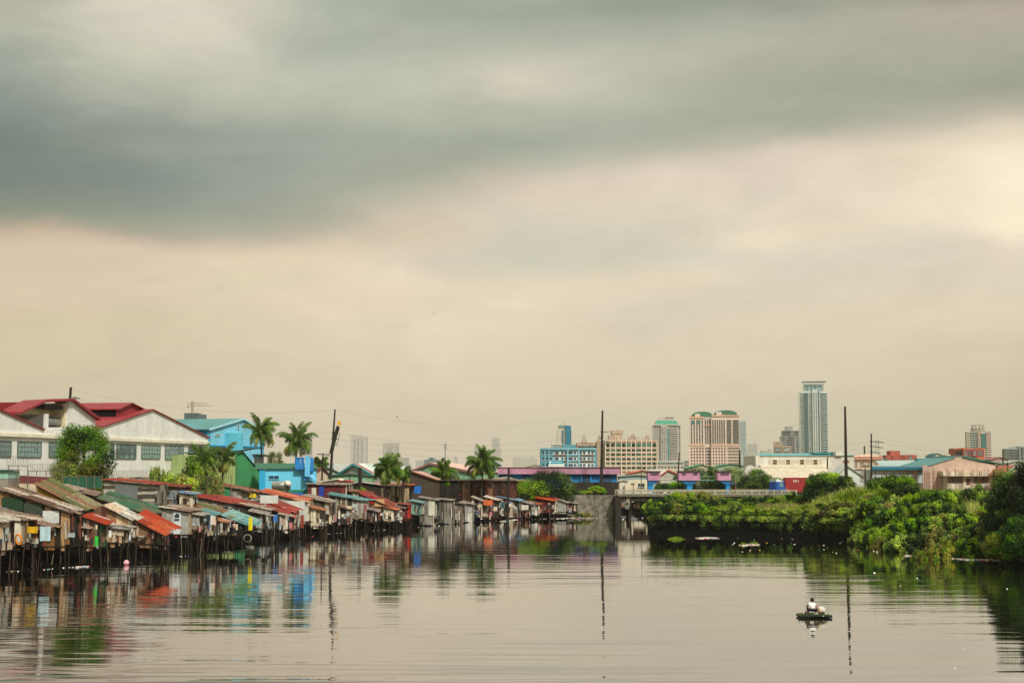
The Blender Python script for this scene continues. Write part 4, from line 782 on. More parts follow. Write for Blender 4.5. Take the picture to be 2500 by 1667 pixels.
gable(766, 800, 1175, 1158, 1142, 250, 50, 9, mat('#b8a890', .8, .3), mat('#6a2a2c', .7, .3), 'house', 'house with maroon hip roof beside the blue ducts', 'house')
gable(775, 830, 1175, 1155, 1143, 275, 20, 9, mat('#8a9a88', .8, .3), mat('#5a7868', .7, .4), 'house', 'house with grey green roof at the foot of the leaning posts', 'house')
gable(786, 840, 1180, 1175, 1170, 240, 0, 5, mat('#aaa090', .8, .3), mat('#d8ccb0', .7, .3), 'house', 'low house with cream lean-to roof behind the maroon panelled house', 'house', 825)
gable(828, 856, 1182, 1176, 1173, 238, 0, 4, mat('#b0a898', .8, .3), mat('#a83a34', .7, .2), 'house', 'tiny house with bright red roof behind the maroon panelled house', 'house')
gable(846, 930, 1190, 1183, 1177, 244, 5, 5, DKW, mat('#b0b8b4', .7, .4, .25), 'house', 'low dark house with white blue patched roof by the first palm', 'house', 880, stripes=[mat('#7aa6ba', .7, .3), mat('#c4705c', .7, .3)])
f, o = gable(1002, 1160, 1171, 1152, 1131, 278, -14, 16, GRNW, PINKR, 'warehouse', 'green walled warehouse with pale pink roof behind the palms', 'warehouse', 1050, mat('#8a5a5c', .7, .3), stripes=[mat('#d6b4a4', .7, .3)])
f, o = gable(984, 1064, 1175, 1171, 1152, 250, -10, 7, mat('#4a4238', .9, .5), RUST, 'house', 'house with patchy rust red and white roof between two palms', 'house', 1006, stripes=[mat('#cfc4b8', .7, .3), mat('#9c3a36', .7, .3)])
f = Frame(985, 1120, 252, 0); o = f.root('shed', 'long dark timber shed behind the block houses', 'shed'); m = MB(); panels(m, (0, 0), (f.W, 0), 1.5, f.z(1172), f.z(1171), 4, random.Random(3), wmin=.4, wmax=1.2); m.build('front_wall', wmats('dark')+[DKW], o); m = MB(); m.box(0, f.W, .1, 6, 1.5, f.z(1173)); m.build('shade_fill', VOID, o); m = MB(); m.hexa([(-.3, -.5, f.z(1172)), (f.W, -.5, f.z(1172)), (f.W, 7, f.z(1168)), (-.3, 7, f.z(1168)), (-.3, -.5, f.z(1171)), (f.W, -.5, f.z(1171)), (f.W, 7, f.z(1167)), (-.3, 7, f.z(1167))]); m.build('roof', mat('#6a5a50', .8, .4, .2), o)
gable(1166, 1262, 1196, 1172, 1166, 280, 0, 8, DKW, mat('#c4b49c', .7, .4, .1), 'house', 'low dark house with curved cream roof right of the tallest palm', 'house', 1240)
gable(1258, 1292, 1196, 1177, 1172, 284, 0, 6, DKW, mat('#b88478', .7, .3), 'house', 'small house with faded pink roof in front of the round tree', 'house')
gable(1190, 1222, 1150, 1136, 1127, 330, 15, 9, mat('#7f9a8a', .8, .3), mat('#3f8a70', .6, .3), 'house', 'house with jade green hip roof behind the tallest palm', 'house', 1206)
f = Frame(1112, 1262, 272, 0); o = f.root('shed', 'dark timber shed with small windows behind the tallest palm', 'shed'); m = MB(); panels(m, (0, 0), (f.W, 0), 1.5, f.z(1174), f.z(1172), 4, random.Random(8), wmin=.4, wmax=1.2); m.build('front_wall', wmats('brown')+[DKW], o); m = MB(); m.hexa([(-.3, -.5, f.z(1173)), (f.W, -.5, f.z(1173)), (f.W, 7, f.z(1169)), (-.3, 7, f.z(1169)), (-.3, -.5, f.z(1172)), (f.W, -.5, f.z(1172)), (f.W, 7, f.z(1168)), (-.3, 7, f.z(1168))]); m.build('roof', mat('#6a5a50', .8, .4, .2), o)
for u_ in (1135, 1160, 1195, 1225): window(o, f.x(u_), f.x(u_+7), f.z(1188), f.z(1180), -.06, '#15181a', '#5a5046', 1, 1, .05)
# bright cupola and chimney pots
f = Frame(923, 934, 420, 0); o = f.root('cupola_building', 'building with a small pointed teal cupola left of the striped grey tower', 'building'); m = MB(); m.box(-3, f.W+3, 0, 8, 2, f.z(1134)); m.build('wall', mat('#b8aa96', .8, .3), o); m = MB(); w_ = f.W; z = f.z(1134); m.add([(0, 1, z), (w_, 1, z), (w_, 1+w_, z), (0, 1+w_, z), (w_/2, 1+w_/2, f.z(1122))], [(0, 1, 4), (1, 2, 4), (2, 3, 4), (3, 0, 4), (3, 2, 1, 0)]); m.build('spire', mat('#3f8f94', .6, .2), o)
# pink and blue pump station
f = Frame(1214, 1515, 290, 0); o = f.root('pump_station', 'long flood control building with pink upper band and bright blue walls', 'pump station')
PK = mat('#a87c90', .8, .45, scale=.35, dark='#6a4450'); BB = mat('#2a78ae', .75, .25, scale=.6)
m = MB(); m.box(0, f.W, 0, 9, f.z(1157), f.z(1141)); m.build('upper_wall', PK, o)
m = MB(); m.box(f.x(1216), f.x(1507), .8, 8, 2, f.z(1157)-.003); m.build('lower_wall', BB, o)
for a, b_ in ((1273, 1297), (1378, 1395), (1419, 1441), (1465, 1494)):
    m = MB(); m.box(f.x(a), f.x(b_), .72, .79, f.z(1177), f.z(1159)); q_ = m.build('bay_door', mat('#1a3a66', .7, .2), o); m = MB()
    for i in range(3): m.box(f.x(a)+.1, f.x(b_)-.1, .66, .715, f.z(1176)+i*.35, f.z(1176)+.12+i*.35)
    m.build('grille', mat('#4a6a78', .6, .2), q_)
m = MB(); 
for a in (1393, 1418, 1441, 1464): m.box(f.x(a), f.x(a)+.25, .5, .71, 2, f.z(1158))
m.build('pilaster', mat('#2a8fcf', .7, .2), o); m = MB(); m.box(-.2, f.W+.2, -.2, 9.2, f.z(1141)+.003, f.z(1140)); m.build('coping', mat('#8a6478', .8, .4), o)
# concrete flood wall and wing wall
CONC = mat('#7a7567', .9, .95, scale=.9, dark='#2b2822'); CONCD = mat('#35322b', .9, .5, scale=.5, dark='#1a1815')
m = MB(); Yw = 281; x0, x1 = K(1368)*Yw, K(1507)*Yw; m.box(x0, x1, Yw, Yw+.6, -1, zof(1208, Yw)); m.box(x0, x1, Yw-.25, Yw-.003, -1, zof(1252, Yw)); 
for k in range(1, 6): x = x0+(x1-x0)*k/6; m.box(x, x+.05, Yw-.03, Yw-.003, 1, zof(1209, Yw))
tag(m.build('flood_wall', CONC), 'streaked grey concrete flood wall at the end of the river left of the bridge', 'wall')
m = MB(); Y2 = 286; m.box(K(1396)*Y2, K(1509)*Y2, Y2, Y2+.8, 1, zof(1177, Y2)); tag(m.build('retaining_wall', CONCD), 'dark stained concrete wall below the blue pump station', 'wall')
# bridge
Yb = 275; bz = zof(1207, Yb); rt = zof(1195.5, Yb); xa, xb = K(1509)*Yb, K(1945)*Yb
o = thing('road_bridge', 'low concrete road bridge with pale post and rail parapet', 'bridge', (xa, Yb, 0)); L = xb-xa; CB = mat('#6f6b5c', .9, .5, scale=.6); CR = mat('#a5a08c', .9, .45, scale=1)
m = MB(); m.box(0, L, 0, 9, bz-.35, bz); m.build('deck', CB, o); m = MB(); m.box(0, L, .35, 8.6, bz-1.25, bz-.353); m.build('girder', CONCD, o)
m = MB(); m.box(-.5, .6, .2, 9, -1.4, bz-.35); m.build('abutment', CONCD, o)
for x in (2.1, 6.0, 11, 17): 
    m = MB(); m.tube([(x, 1.2, -1.4), (x, 1.2, bz-1.25)], .35, 10); m.tube([(x, 5.2, -1.4), (x, 5.2, bz-1.25)], .35, 10); m.build('pier', CONCD, o)
nP = int(L/1.34); pm = MB(); pm.box(-.11, .11, -.02, .2, 0, rt-bz+.04); pme = pm.mesh('parapet_post', CR)
for i in range(nP+1): link('parapet_post', pme, o, (i*1.34, 0, bz+.003))
for zz in (.12, .45, rt-bz-.14): m = MB(); m.box(-.1, L, .03, .15, bz+zz, bz+zz+.13); m.build('parapet_rail', CR, o)
m = MB()
for i in range(0, nP, 1):
    if i % 3 < 2 and i < 9: m.box(i*1.34+.2, i*1.34+.75, .0, .16, bz+.25, bz+.45)
m.build('parapet_block', mat('#cfcabc', .8, .3), o)
m = MB(); m.box(0, L, 8.8, 8.95, rt-.2, rt-.05).box(0, L, 8.8, 8.95, bz+.4, bz+.52)
for i in range(0, nP, 2): m.box(i*1.34, i*1.34+.2, 8.8, 8.9, bz, rt-.2)
m.build('far_parapet', CR, o)
# flood gate towers
def gatehouse(u0, u1, pu0, pu1, label, wins):
    f = Frame(u0, u1, 302, 0); o = f.root('gate_tower', label, 'gate tower', 'pink and blue flood gate towers'); z0, z1 = f.z(1172.5), f.z(1151)
    m = MB(); m.box(0, f.W, 0, 3.4, z0, z1); m.build('gatehouse', mat('#c08aa4', .8, .3, scale=.6), o); m = MB(); m.box(-.25, f.W+.25, -.25, 3.6, z1+.003, z1+.14); m.build('roof', mat('#4a4048', .8, .3), o)
    m = MB(); m.box(f.x(pu0), f.x(pu1), .3, 3, 1, z0-.3); m.build('pillar', mat('#1f86c4', .75, .25), o); m = MB(); m.prism([(f.x(pu0), z0-.9), (f.x(pu1), z0-.9), (f.W*.96, z0-.003), (f.W*.04, z0-.003)], .2, 3.2); m.build('bracket', mat('#1d6a9c', .75, .3), o)
    for a, b_ in wins: window(o, f.x(a), f.x(b_), f.z(1158), f.z(1153.5), -.02, '#4a4650', '#8a6a7c', 2, 1, .04)
gatehouse(1582, 1612, 1583, 1594, 'leftmost pink gatehouse on a blue pillar behind the bridge', ((1589, 1598), (1599, 1607)))
gatehouse(1657, 1708, 1677, 1690, 'widest pink gatehouse on a blue pillar, middle of the three behind the bridge', ((1665, 1674), (1694, 1702)))
gatehouse(1752, 1784, 1773, 1784, 'rightmost pink gatehouse on a blue pillar behind the bridge', ((1760, 1768), (1770, 1779)))
m = MB(); Yq = 303; m.box(K(1612)*Yq, K(1657)*Yq, Yq, Yq+1.2, zof(1173, Yq), zof(1171, Yq)).box(K(1708)*Yq, K(1752)*Yq, Yq, Yq+1.2, zof(1173, Yq), zof(1171, Yq))
for a, b_ in ((1612, 1657), (1708, 1752)): m.box(K(a)*Yq, K(b_)*Yq, Yq, Yq+.08, zof(1163.5, Yq), zof(1162, Yq))
tag(m.build('gate_walkway', mat('#6f8c8c', .7, .3)), 'steel walkway with handrail joining the pink gatehouses', 'walkway')
# ------------------------------------------------------------------ city buildings
def rootb(u0, u1, Y, yaw, name, label, cat='building'):
    f = Frame(u0, u1, Y, R(yaw)); return f, f.root(name, label, cat)
def wmesh(w_, h, gl, fr=None, d=.06, sill=True):
    m = MB(); m.box(-w_/2, w_/2, -d, 0, -h/2, h/2, 0)
    if sill: m.box(-w_/2-.1, w_/2+.1, -d-.12, 0, -h/2-.12, -h/2-.003, 1)
    return m.mesh('window', [glass(gl, .2), fr or mat('#c4bcae', .8, .2)])
def grid(o, x0, x1, nxw, zs, ww, wh, gl, y=-.01, side=None, fr=None, skip=None, name='window', sill=True):
    me = wmesh(ww, wh, gl, fr, sill=sill); me.name = name; locs = []
    for z in sorted(zs, reverse=True):
        for i in range(nxw):
            x = x0+(x1-x0)*(i+.5)/nxw
            if skip and skip(i, z): continue
            locs.append((x, y, z) if side is None else (side, x, z))
    repeat(name, me, o, locs, rot=None if side is None else (-math.pi/2 if side <= 0 else math.pi/2))
def bandm(o, x0, x1, zs, th, d, m_, y1=-.004, name='floor_band'):
    m = MB()
    for z in zs: m.box(x0, x1, -d, y1, z, z+th)
    m.build(name, m_, o)
def fl(z0, z1, n): return [z0+(z1-z0)*(i+.5)/n for i in range(n)]
# tall white tower
f, o = rootb(1954, 2022, 2000, -9, 'residential_tower', 'tallest white and glass residential tower with open crown frame', 'tower')
T1 = mat('#c3c8c0', .8, .15, scale=.05); T2 = mat('#7f9c9a', .6, .2, scale=.05); zt = f.z(955); xm = [f.x(u) for u in (1954, 1963, 1976, 1986, 1997, 2010, 2022)]
zb = 3; m = MB(); m.box(0, f.W, 0, 24, zb, zt); m.build('wall', T1, o)
m = MB(); m.box(xm[2]*.5+xm[1]*.5-2, xm[2], -.5, -.02, zb, zt-2); m.box(xm[4], xm[4]+3.2, -.4, -.02, zb, zt); m.build('recess', mat('#4d6468', .6, .2), o)
Z = fl(f.z(1143), zt-2, 33)
m = MB(); m.box(xm[3], xm[4]+1.0, -2.2, -.02, zb, f.z(951)); m.build('projecting_bay', T1, o)
grid(o, xm[0]+.5, xm[1], 1, Z, xm[1]-xm[0]-1.2, 2.0, '#5a6a60'); grid(o, xm[2], xm[3], 1, Z, xm[3]-xm[2]-1.2, 2.1, '#5f7066'); grid(o, xm[3]+.4, xm[4]+.6, 2, Z, 1.7, 1.7, '#26363a', y=-2.21)
grid(o, xm[4]+3.6, xm[5], 1, Z, 2.2, 1.7, '#26363a'); bandm(o, xm[5], f.W+.3, [z+.4 for z in Z], 1.1, 1.6, mat('#a9c0be', .7, .15, scale=.05), name='balcony'); grid(o, xm[5], f.W, 2, [z-.9 for z in Z], 3.2, 1.3, '#2c4448', sill=False)
bandm(o, xm[1]+.4, xm[2]-.4, [z for z in Z], .9, 1.7, mat('#76898a', .7, .2), name='balcony')
m = MB(); zc = zt; m.box(xm[1]+2, xm[5]+1, 3, 20, zc, zc+9); m.build('penthouse', T2, o); m = MB()
for x in (xm[1]+.5, xm[2], xm[3], xm[4], xm[5]+2): m.box(x, x+.7, .5, 1.2, zc, zc+12.5)
m.box(xm[1]-1, xm[5]+6, 0, 22, zc+12.5, zc+13.3); m.box(xm[1], xm[5]+3, .3, .9, zc+9.5, zc+10.2); m.build('crown_frame', mat('#8f9c98', .7, .2), o)
# stepped grey tower next to it, and brown block
f, o = rootb(1907, 1955, 1900, -6, 'residential_tower', 'stepped dark grey tower directly left of the tallest tower', 'tower'); G1 = mat('#97948c', .8, .25, scale=.05)
z1, z2, z3 = f.z(1064), f.z(1051), f.z(1041); xa, xb, xc, xd = f.x(1907), f.x(1911), f.x(1952), f.x(1955)
m = MB(); m.box(0, f.W, 0, 16, 3, z1); m.box(xb, xc, .5, 14, z1, z2); m.box(f.x(1919), f.x(1937), 1, 12, z2, z3); m.build('wall', G1, o)
m = MB(); m.box(f.x(1930), f.x(1941), -1, -.02, 3, z2); m.build('projecting_bay', mat('#7a7474', .8, .2), o); Z = fl(f.z(1140), z1-1, 13); grid(o, .5, f.x(1930), 2, Z, 4.5, 2, '#3c5054'); grid(o, f.x(1941), f.W, 1, Z, 3.6, 2, '#3a565c'); grid(o, f.x(1930), f.x(1941), 2, Z, 1.6, 1.8, '#24343a', y=-1.01)
bandm(o, xb, xc, [z1+1, z1+4, z2-.9], .8, .8, mat('#5a6c6e', .8, .2), name='cornice')
f, o = rootb(1889, 1932, 700, -12, 'office_block', 'brown office block with large blank windows below the grey tower', 'building'); BRN = mat('#a3937c', .85, .3, scale=.15); m = MB(); m.box(f.x(1889), f.x(1911), 0, 8, 3, f.z(1078)); m.box(f.x(1911), f.W, .6, 8, 3, f.z(1088)); m.build('wall', BRN, o)
window(o, f.x(1893), f.x(1909), f.z(1102), f.z(1093), -.02, '#8fa39c', '#7a6c5a', 1, 1, .3); window(o, f.x(1916), f.x(1929), f.z(1102), f.z(1093), .58, '#9fb3a8', '#7a6c5a', 1, 1, .3)
# twin pink towers with green vaulted roofs
f, o = rootb(1684, 1810, 1670, -6, 'apartment_towers', 'wide twin pink apartment towers with rounded green roofs', 'apartment tower'); PKW = mat('#d6c4b6', .8, .2, scale=.05); PKT = mat('#c99c84', .8, .2, scale=.05)
X = lambda u: f.x(u); zt = f.z(1018); zmid = f.z(1088); zt2 = f.z(1014)
m = MB(); m.box(X(1685), X(1720), 0, 22, 3, zt); m.box(X(1720), X(1738), 3, 22, 3, f.z(1021)); m.box(X(1738), X(1773), -.5, 22, 3, zt2); m.box(X(1773), X(1806), 1.2, 22, 3, zt2); m.build('wall', PKW, o)
m = MB(); m.box(X(1683), X(1721), -1.2, -.02, 3, zmid); m.box(X(1737), X(1775), -1.8, -.52, 3, zmid); m.box(X(1776), X(1809), .2, 1.18, 3, zmid); m.build('lower_wall', mat('#d8bdae', .8, .2, scale=.05), o)
m = MB(); m.box(X(1682), X(1721), -1.6, -.03, zmid+.01, zmid+1.4); m.box(X(1737), X(1775), -2.2, -.53, zmid+.01, zmid+1.4); m.box(X(1775), X(1810), -.2, 1.15, zmid+.01, zmid+1.4); m.box(X(1684), X(1721), -.8, -.02, zt-1.4, zt+.5); m.box(X(1738), X(1774), -1.3, -.52, zt2-1.4, zt2+.5); m.box(X(1774), X(1807), .4, 1.18, zt2-1.4, zt2+.4); m.box(X(1685), X(1806), 1.16, 1.195, f.z(1038), f.z(1036)); m.build('cornice', PKT, o)
Zu = fl(zmid+2, zt-3, 11); Zl = fl(f.z(1143), zmid-1, 7); DGL = '#3a423e'
for a, b_, n, y in ((1686, 1719, 5, -.01), (1721, 1737, 3, 2.98), (1739, 1772, 6, -.51), (1775, 1787, 3, 1.19), (1790, 1805, 4, 1.19)):
    me = wmesh(1.7, 1.9, DGL, PKT); me.name = 'window'
    locs = [(X(a)+(X(b_)-X(a))*(i+.5)/n, y, z) for z in Zu for i in range(n)]
    repeat('window', me, o, locs, limit=20)
for a, b_, n, y in ((1685, 1720, 5, -1.21), (1722, 1736, 3, 2.98), (1739, 1773, 5, -1.81), (1778, 1807, 6, .19)):
    repeat('window', me, o, [(X(a)+(X(b_)-X(a))*(i+.5)/n, y, z) for z in Zl for i in range(n)], limit=0)
def vault(u0, u1, y0, y1, z0, z1):
    m = MB(); xa, xb = X(u0), X(u1); n = 8; pr = []
    rx = min((xb-xa)/2, 10)
    for i in range(n+1): a = math.pi/2*i/n; pr.append((xa+rx*(1-math.sin(math.pi/2-a+0)) if 0 else xa+rx*(1-math.cos(a)), z0+(z1-z0)*math.sin(a)))
    for i in range(n, -1, -1): a = math.pi/2*i/n; pr.append((xb-rx*(1-math.cos(a)), z0+(z1-z0)*math.sin(a)))
    pr = [(xb, z0) if 0 else p for p in pr]; m.prism(pr[::-1], y0, y1); return m
GRF = mat('#356b52', .7, .3, scale=.08); m = vault(1689, 1743, 1, 18, zt+.5, f.z(1004.5)); m.build('green_vault', GRF, o); m = vault(1743.5, 1802, 1, 18, zt2+.45, f.z(1001.5)); m.build('green_vault', GRF, o)
m = MB(); m.box(X(1698), X(1710), -.6, .95, zt+.52, zt+3.6); m.build('dormer', PKW, o); m = MB(); m.box(X(1750), X(1763), -1, .95, zt2+.52, zt2+3.8); m.build('dormer', PKW, o)
bandm(o, X(1690), X(1696), [f.z(1035)], f.z(1026)-f.z(1035), .3, mat('#2f6f70', .4, .1), name='tall_window'); bandm(o, X(1705), X(1710), [f.z(1035)], f.z(1025)-f.z(1035), .3, mat('#2f6f70', .4, .1), name='tall_window')
# white and green hexagonal tower
f, o = rootb(1594, 1663, 2100, -3, 'residential_tower', 'pale grey residential tower with jade green mansard roof', 'tower'); T3 = mat('#b4aea4', .8, .25, scale=.05); X = f.x
zt = f.z(1037); m = MB(); m.box(X(1595), X(1614), 1, 20, 3, f.z(1038)); m.box(X(1614), X(1630), -1, 20, 3, zt); m.box(X(1630), X(1656), .5, 20, 3, zt); m.box(X(1656), X(1663), 2, 20, 3, f.z(1037)); m.build('wall', T3, o)
Z = fl(f.z(1126), zt-3, 19); grid(o, X(1597), X(1613), 3, Z, 1.5, 1.8, '#4a4c4c', y=.99); grid(o, X(1615), X(1629), 3, Z, 1.3, 1.8, '#5a5c5a', y=-1.01); bandm(o, X(1636), X(1655), [z-.4 for z in Z], 1.0, 1.0, mat('#c9c2b6', .8, .2, scale=.05), y1=.49, name='balcony'); grid(o, X(1636), X(1655), 5, [z+1 for z in Z], 2.2, 1.5, '#3c4446', y=.49, sill=False); grid(o, X(1657), X(1663), 1, Z, 1.6, 1.6, '#4a4c4c', y=1.99)
bandm(o, X(1631), X(1634), [zt-55], 50, .35, mat('#2f7f80', .4, .1), y1=.49, name='glass_strip'); bandm(o, X(1594), X(1664), [zt-.4], 1.2, 1.4, mat('#c4bdb0', .8, .2), y1=.49, name='cornice')
m = MB(); n = 8; m.prism_z([(X(1600), 1), (X(1657), 1), (X(1660), 18), (X(1598), 18)], zt+.9, f.z(1026), 0, .78); m.build('mansard_roof', mat('#2f8f70', .6, .25), o)
m = MB(); m.box(X(1609), X(1646), 3, 15, f.z(1027), f.z(1019)); m.box(X(1627), X(1648), 2, 14, f.z(1019), f.z(1016.5)); m.build('penthouse', T3, o)
m = MB(); m.box(X(1590), X(1670), -3, -1.4, 3, f.z(1124)); m.build('podium', mat('#b8b4a8', .8, .25), o); grid(o, X(1592), X(1668), 12, fl(f.z(1145), f.z(1126), 2), 3.4, 2.6, '#4f6466', y=-3.01)
# beige apartment complex
f, o = rootb(1410, 1605, 620, 0, 'apartment_complex', 'beige and pink apartment complex with green windows and gablets on the roof', 'apartment block'); X = f.x
AP = mat('#c0aa96', .85, .35, scale=.12, dark='#5a4436'); AP2 = mat('#ad9a86', .85, .4, scale=.12, dark='#4a3a30'); zt = f.z(1075); zl = f.z(1080)
m = MB(); m.box(X(1478), X(1604), 0, 14, 3, zt); m.build('wall', AP, o); m = MB(); m.box(X(1410), X(1458), 4, 16, 3, zl); m.box(X(1458), X(1478), 2, 16, 3, f.z(1078)); m.build('rear_wing', AP2, o)
us = [1478, 1490, 1503, 1517, 1529, 1541, 1552, 1566, 1578, 1591, 1604]; m = MB()
for u in us: m.box(X(u)-.18, X(u)+.18, -.5, -.02, 3, zt)
m.build('pier', mat('#d8c6b0', .85, .3), o)
Z = fl(f.z(1146), f.z(1081), 6); bandm(o, X(1478), X(1604), [z-1.6 for z in Z]+[zt-.6], .85, .35, AP, name='spandrel')
me = wmesh(1.75, 1.35, '#3f6a5a', AP2); locs = []
for z in Z:
    for a, b_ in zip(us, us[1:]):
        n = 1 if random.random() < .55 else 2
        for i in range(n): locs.append((X(a)+(X(b_)-X(a))*(i+.5)/n, -.02, z))
repeat('window', me, o, locs)
grid(o, X(1412), X(1457), 6, [zl-2, zl-5.2, zl-8.4], 1.4, 1.3, '#3a4a44', y=3.99, sill=False)
m = MB(); m.box(X(1497), X(1521), 3, 10, zt, f.z(1058)); m.box(X(1495), X(1524), 2.8, 10.2, f.z(1058), f.z(1049)); m.box(X(1487), X(1502), 1, 7, zt, f.z(1062)); m.build('roof_block', AP2, o)
for u in (1428, 1466, 1546, 1582):
    big = u == 1546; y0 = -.2 if u > 1478 else 3.8; w_ = 13 if big else 8; base = zt if u > 1478 else zl; m = MB(); h = f.z(1059)-base if big else f.z(1062)-base
    a, b_, c = X(u-w_), X(u+w_), X(u); m.prism([(a, base), (b_, base), (c+.15, base+h), (c-.15, base+h)], y0, y0+4); m.build('gablet', AP2, o)
m = MB()
for k in range(14): x = X(1480+k*9); m.tube([(x, 2, zt), (x, 2, zt+1.2+random.random())], .05, 4)
m.build('roof_antenna', JOIST, o)
f, o = rootb(1602, 1662, 560, 0, 'office_block', 'low pale block at the right foot of the beige apartment complex', 'building'); m = MB(); m.box(0, f.W, 0, 8, 3, f.z(1135)); m.build('wall', mat('#c2b8a4', .85, .35), o); grid(o, .5, f.W-.3, 7, [f.z(1139)], .8, .6, '#4a5c58')
# light blue school block
f, o = rootb(1320, 1456, 560, 0, 'school_block', 'light blue four storey block with white window bays and teal sign', 'building'); X = f.x; zt = f.z(1094)
SB = mat('#7fb0bc', .8, .2, scale=.15); SW = mat('#d3dcd6', .8, .2, scale=.2); SD = mat('#5d94a4', .8, .2, scale=.15)
m = MB(); m.box(X(1349), X(1452), 0, 12, 3, zt); m.build('wall', SB, o); m = MB(); m.box(X(1320), X(1349), -.4, 12, 3, f.z(1095)); m.box(X(1452), X(1457), .5, 12, 3, f.z(1096)); m.build('end_wing', SD, o)
rows = [(1101, 1109), (1115, 1123.5), (1130, 1140)]
for v0, v1 in rows:
    for a, b_ in ((1352, 1385), (1388, 1413), (1415, 1451)):
        m = MB(); m.box(X(a), X(b_), -.12, -.01, f.z(v1), f.z(v0)); m.build('white_panel', SW, o)
        bandm(o, X(a)-.1, X(b_)+.1, [f.z(v1)-.5], .35, .5, mat('#8a7464', .8, .3) if a != 1388 else SB, name='ledge')
me = wmesh(.85, .85, '#2f4a5c', SW)
locs = [(X(u), y, f.z((v0+v1)/2)) for v0, v1 in rows for u, y in [(x, -.13) for x in (1357, 1361.5, 1373, 1381, 1391, 1396, 1404, 1418, 1426.5, 1438, 1446.5)]+[(x, -.41) for x in (1326, 1335, 1345)]]; repeat('window', me, o, locs)
m = MB(); 
for u in (1386, 1413.5): m.box(X(u)-.3, X(u)+.3, -.7, -.013, 3, zt-.5)
for u in (1330.5, 1340): m.box(X(u)-.2, X(u)+.2, -.9, -.41, 3, zt-.8)
m.box(X(1320)-.1, X(1456), -.8, -.42, zt-.5, zt+.2); m.build('pier', SB, o)
m = MB(); m.box(X(1339), X(1376), -1.3, -1.1, f.z(1131.5), f.z(1124)); s_ = m.build('sign', mat('#1f8fa8', .6, .05, streak=False), o); s_['label'] = 'teal sign board with white disc and white lettering'
m = MB(); m.tube([(X(1342.5), -1.33, f.z(1127.7)), (X(1342.5), -1.301, f.z(1127.7))], .38, 14); rr = random.Random(4); x = X(1346)
while x < X(1373): w_ = rr.uniform(.12, .22); m.box(x, x+w_, -1.33, -1.301, f.z(1128.6), f.z(1127.0)); x += w_+rr.choice((.07, .07, .2))
m.build('sign_lettering', mat('#e6efe9', .6, .0, streak=False), s_); m = MB(); m.box(X(1339), X(1376), -1.25, -1.1, f.z(1139), f.z(1131.7)); m.build('white_board', SW, o)
f, o = rootb(1347, 1406, 640, 0, 'office_block', 'small stepped white and blue block just above the light blue block', 'building'); m = MB(); m.box(0, f.x(1373), 0, 8, 3, f.z(1083)); m.build('wall', mat('#c9c8b4', .8, .2), o); m = MB(); m.box(f.x(1373), f.W, -.5, 8, 3, f.z(1085)); m.build('blue_wing', SD, o); grid(o, .3, f.x(1372), 5, [f.z(1087), f.z(1092)], 1.6, .5, '#7a9a98', sill=False)
f, o = rootb(1361, 1397, 1100, 0, 'office_tower', 'slim office tower with teal glass right half behind the light blue block', 'tower'); X = f.x; m = MB(); m.box(X(1361), X(1381), 0, 12, 3, f.z(1049)); m.box(X(1364), X(1381), .2, 12, f.z(1049), f.z(1039)); m.build('wall', mat('#bdb8a6', .8, .15, scale=.06), o); m = MB(); m.prism_z([(X(1381), -1.5), (X(1391), -2), (X(1394.5), 0), (X(1394.5), 10), (X(1381), 10)], 3, f.z(1038.5)); m.build('glass_wing', mat('#27758c', .25, .15, streak=False), o)
Z = fl(f.z(1085), f.z(1050), 10); grid(o, X(1371), X(1377), 1, Z, 1.7, 1.6, '#3a6a70'); bandm(o, X(1394.5), X(1397.5), Z, .7, 1, mat('#b0b8ac', .8, .2), y1=3, name='balcony'); bandm(o, X(1364), X(1381), [f.z(1043)], 1.6, .3, mat('#5f8f80', .5, .1), name='sign_band'); m = MB(); m.tube([(X(1379), 4, f.z(1039)), (X(1379), 4, f.z(1029))], .12, 4); m.build('mast', JOIST, o)
# hazy grey towers, pale wall colours painting in part of the haze
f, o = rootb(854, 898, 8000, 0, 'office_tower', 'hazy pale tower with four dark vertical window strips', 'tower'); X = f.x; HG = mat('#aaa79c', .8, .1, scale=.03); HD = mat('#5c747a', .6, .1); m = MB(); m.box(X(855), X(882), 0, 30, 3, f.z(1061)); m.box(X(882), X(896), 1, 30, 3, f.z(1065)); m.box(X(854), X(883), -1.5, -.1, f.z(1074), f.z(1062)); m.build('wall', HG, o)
for u in (864, 872.5, 882): m = MB(); m.box(X(u), X(u+2.6), -2.2, -1.6, 3, f.z(1072 if u != 872.5 else 1069)); m.build('window_strip', HD, o)
grid(o, X(893), X(898), 1, fl(f.z(1128), f.z(1070), 16), 5, 3.4, '#3c5a66', y=.9)
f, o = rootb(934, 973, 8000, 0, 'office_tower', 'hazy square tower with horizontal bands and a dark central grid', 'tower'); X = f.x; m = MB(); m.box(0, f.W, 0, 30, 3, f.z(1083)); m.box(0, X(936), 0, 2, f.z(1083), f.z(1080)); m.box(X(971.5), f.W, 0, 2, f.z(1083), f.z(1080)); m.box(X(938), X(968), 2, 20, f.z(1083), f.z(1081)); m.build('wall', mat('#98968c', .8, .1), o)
Z = fl(f.z(1130), f.z(1092), 11); bandm(o, 0, f.W, Z, 1.6, .9, mat('#b6b8b4', .8, .1)); grid(o, X(945), X(956), 3, Z, 4.6, 4, '#34525c', y=-.95, sill=False); grid(o, X(968), f.W, 2, Z, 3, 4, '#3c5a66', y=-.95, sill=False)
m = MB(); m.tube([(X(953), 5, f.z(1083)), (X(953), 5, f.z(1067))], .4, 4); m.build('mast', JOIST, o)
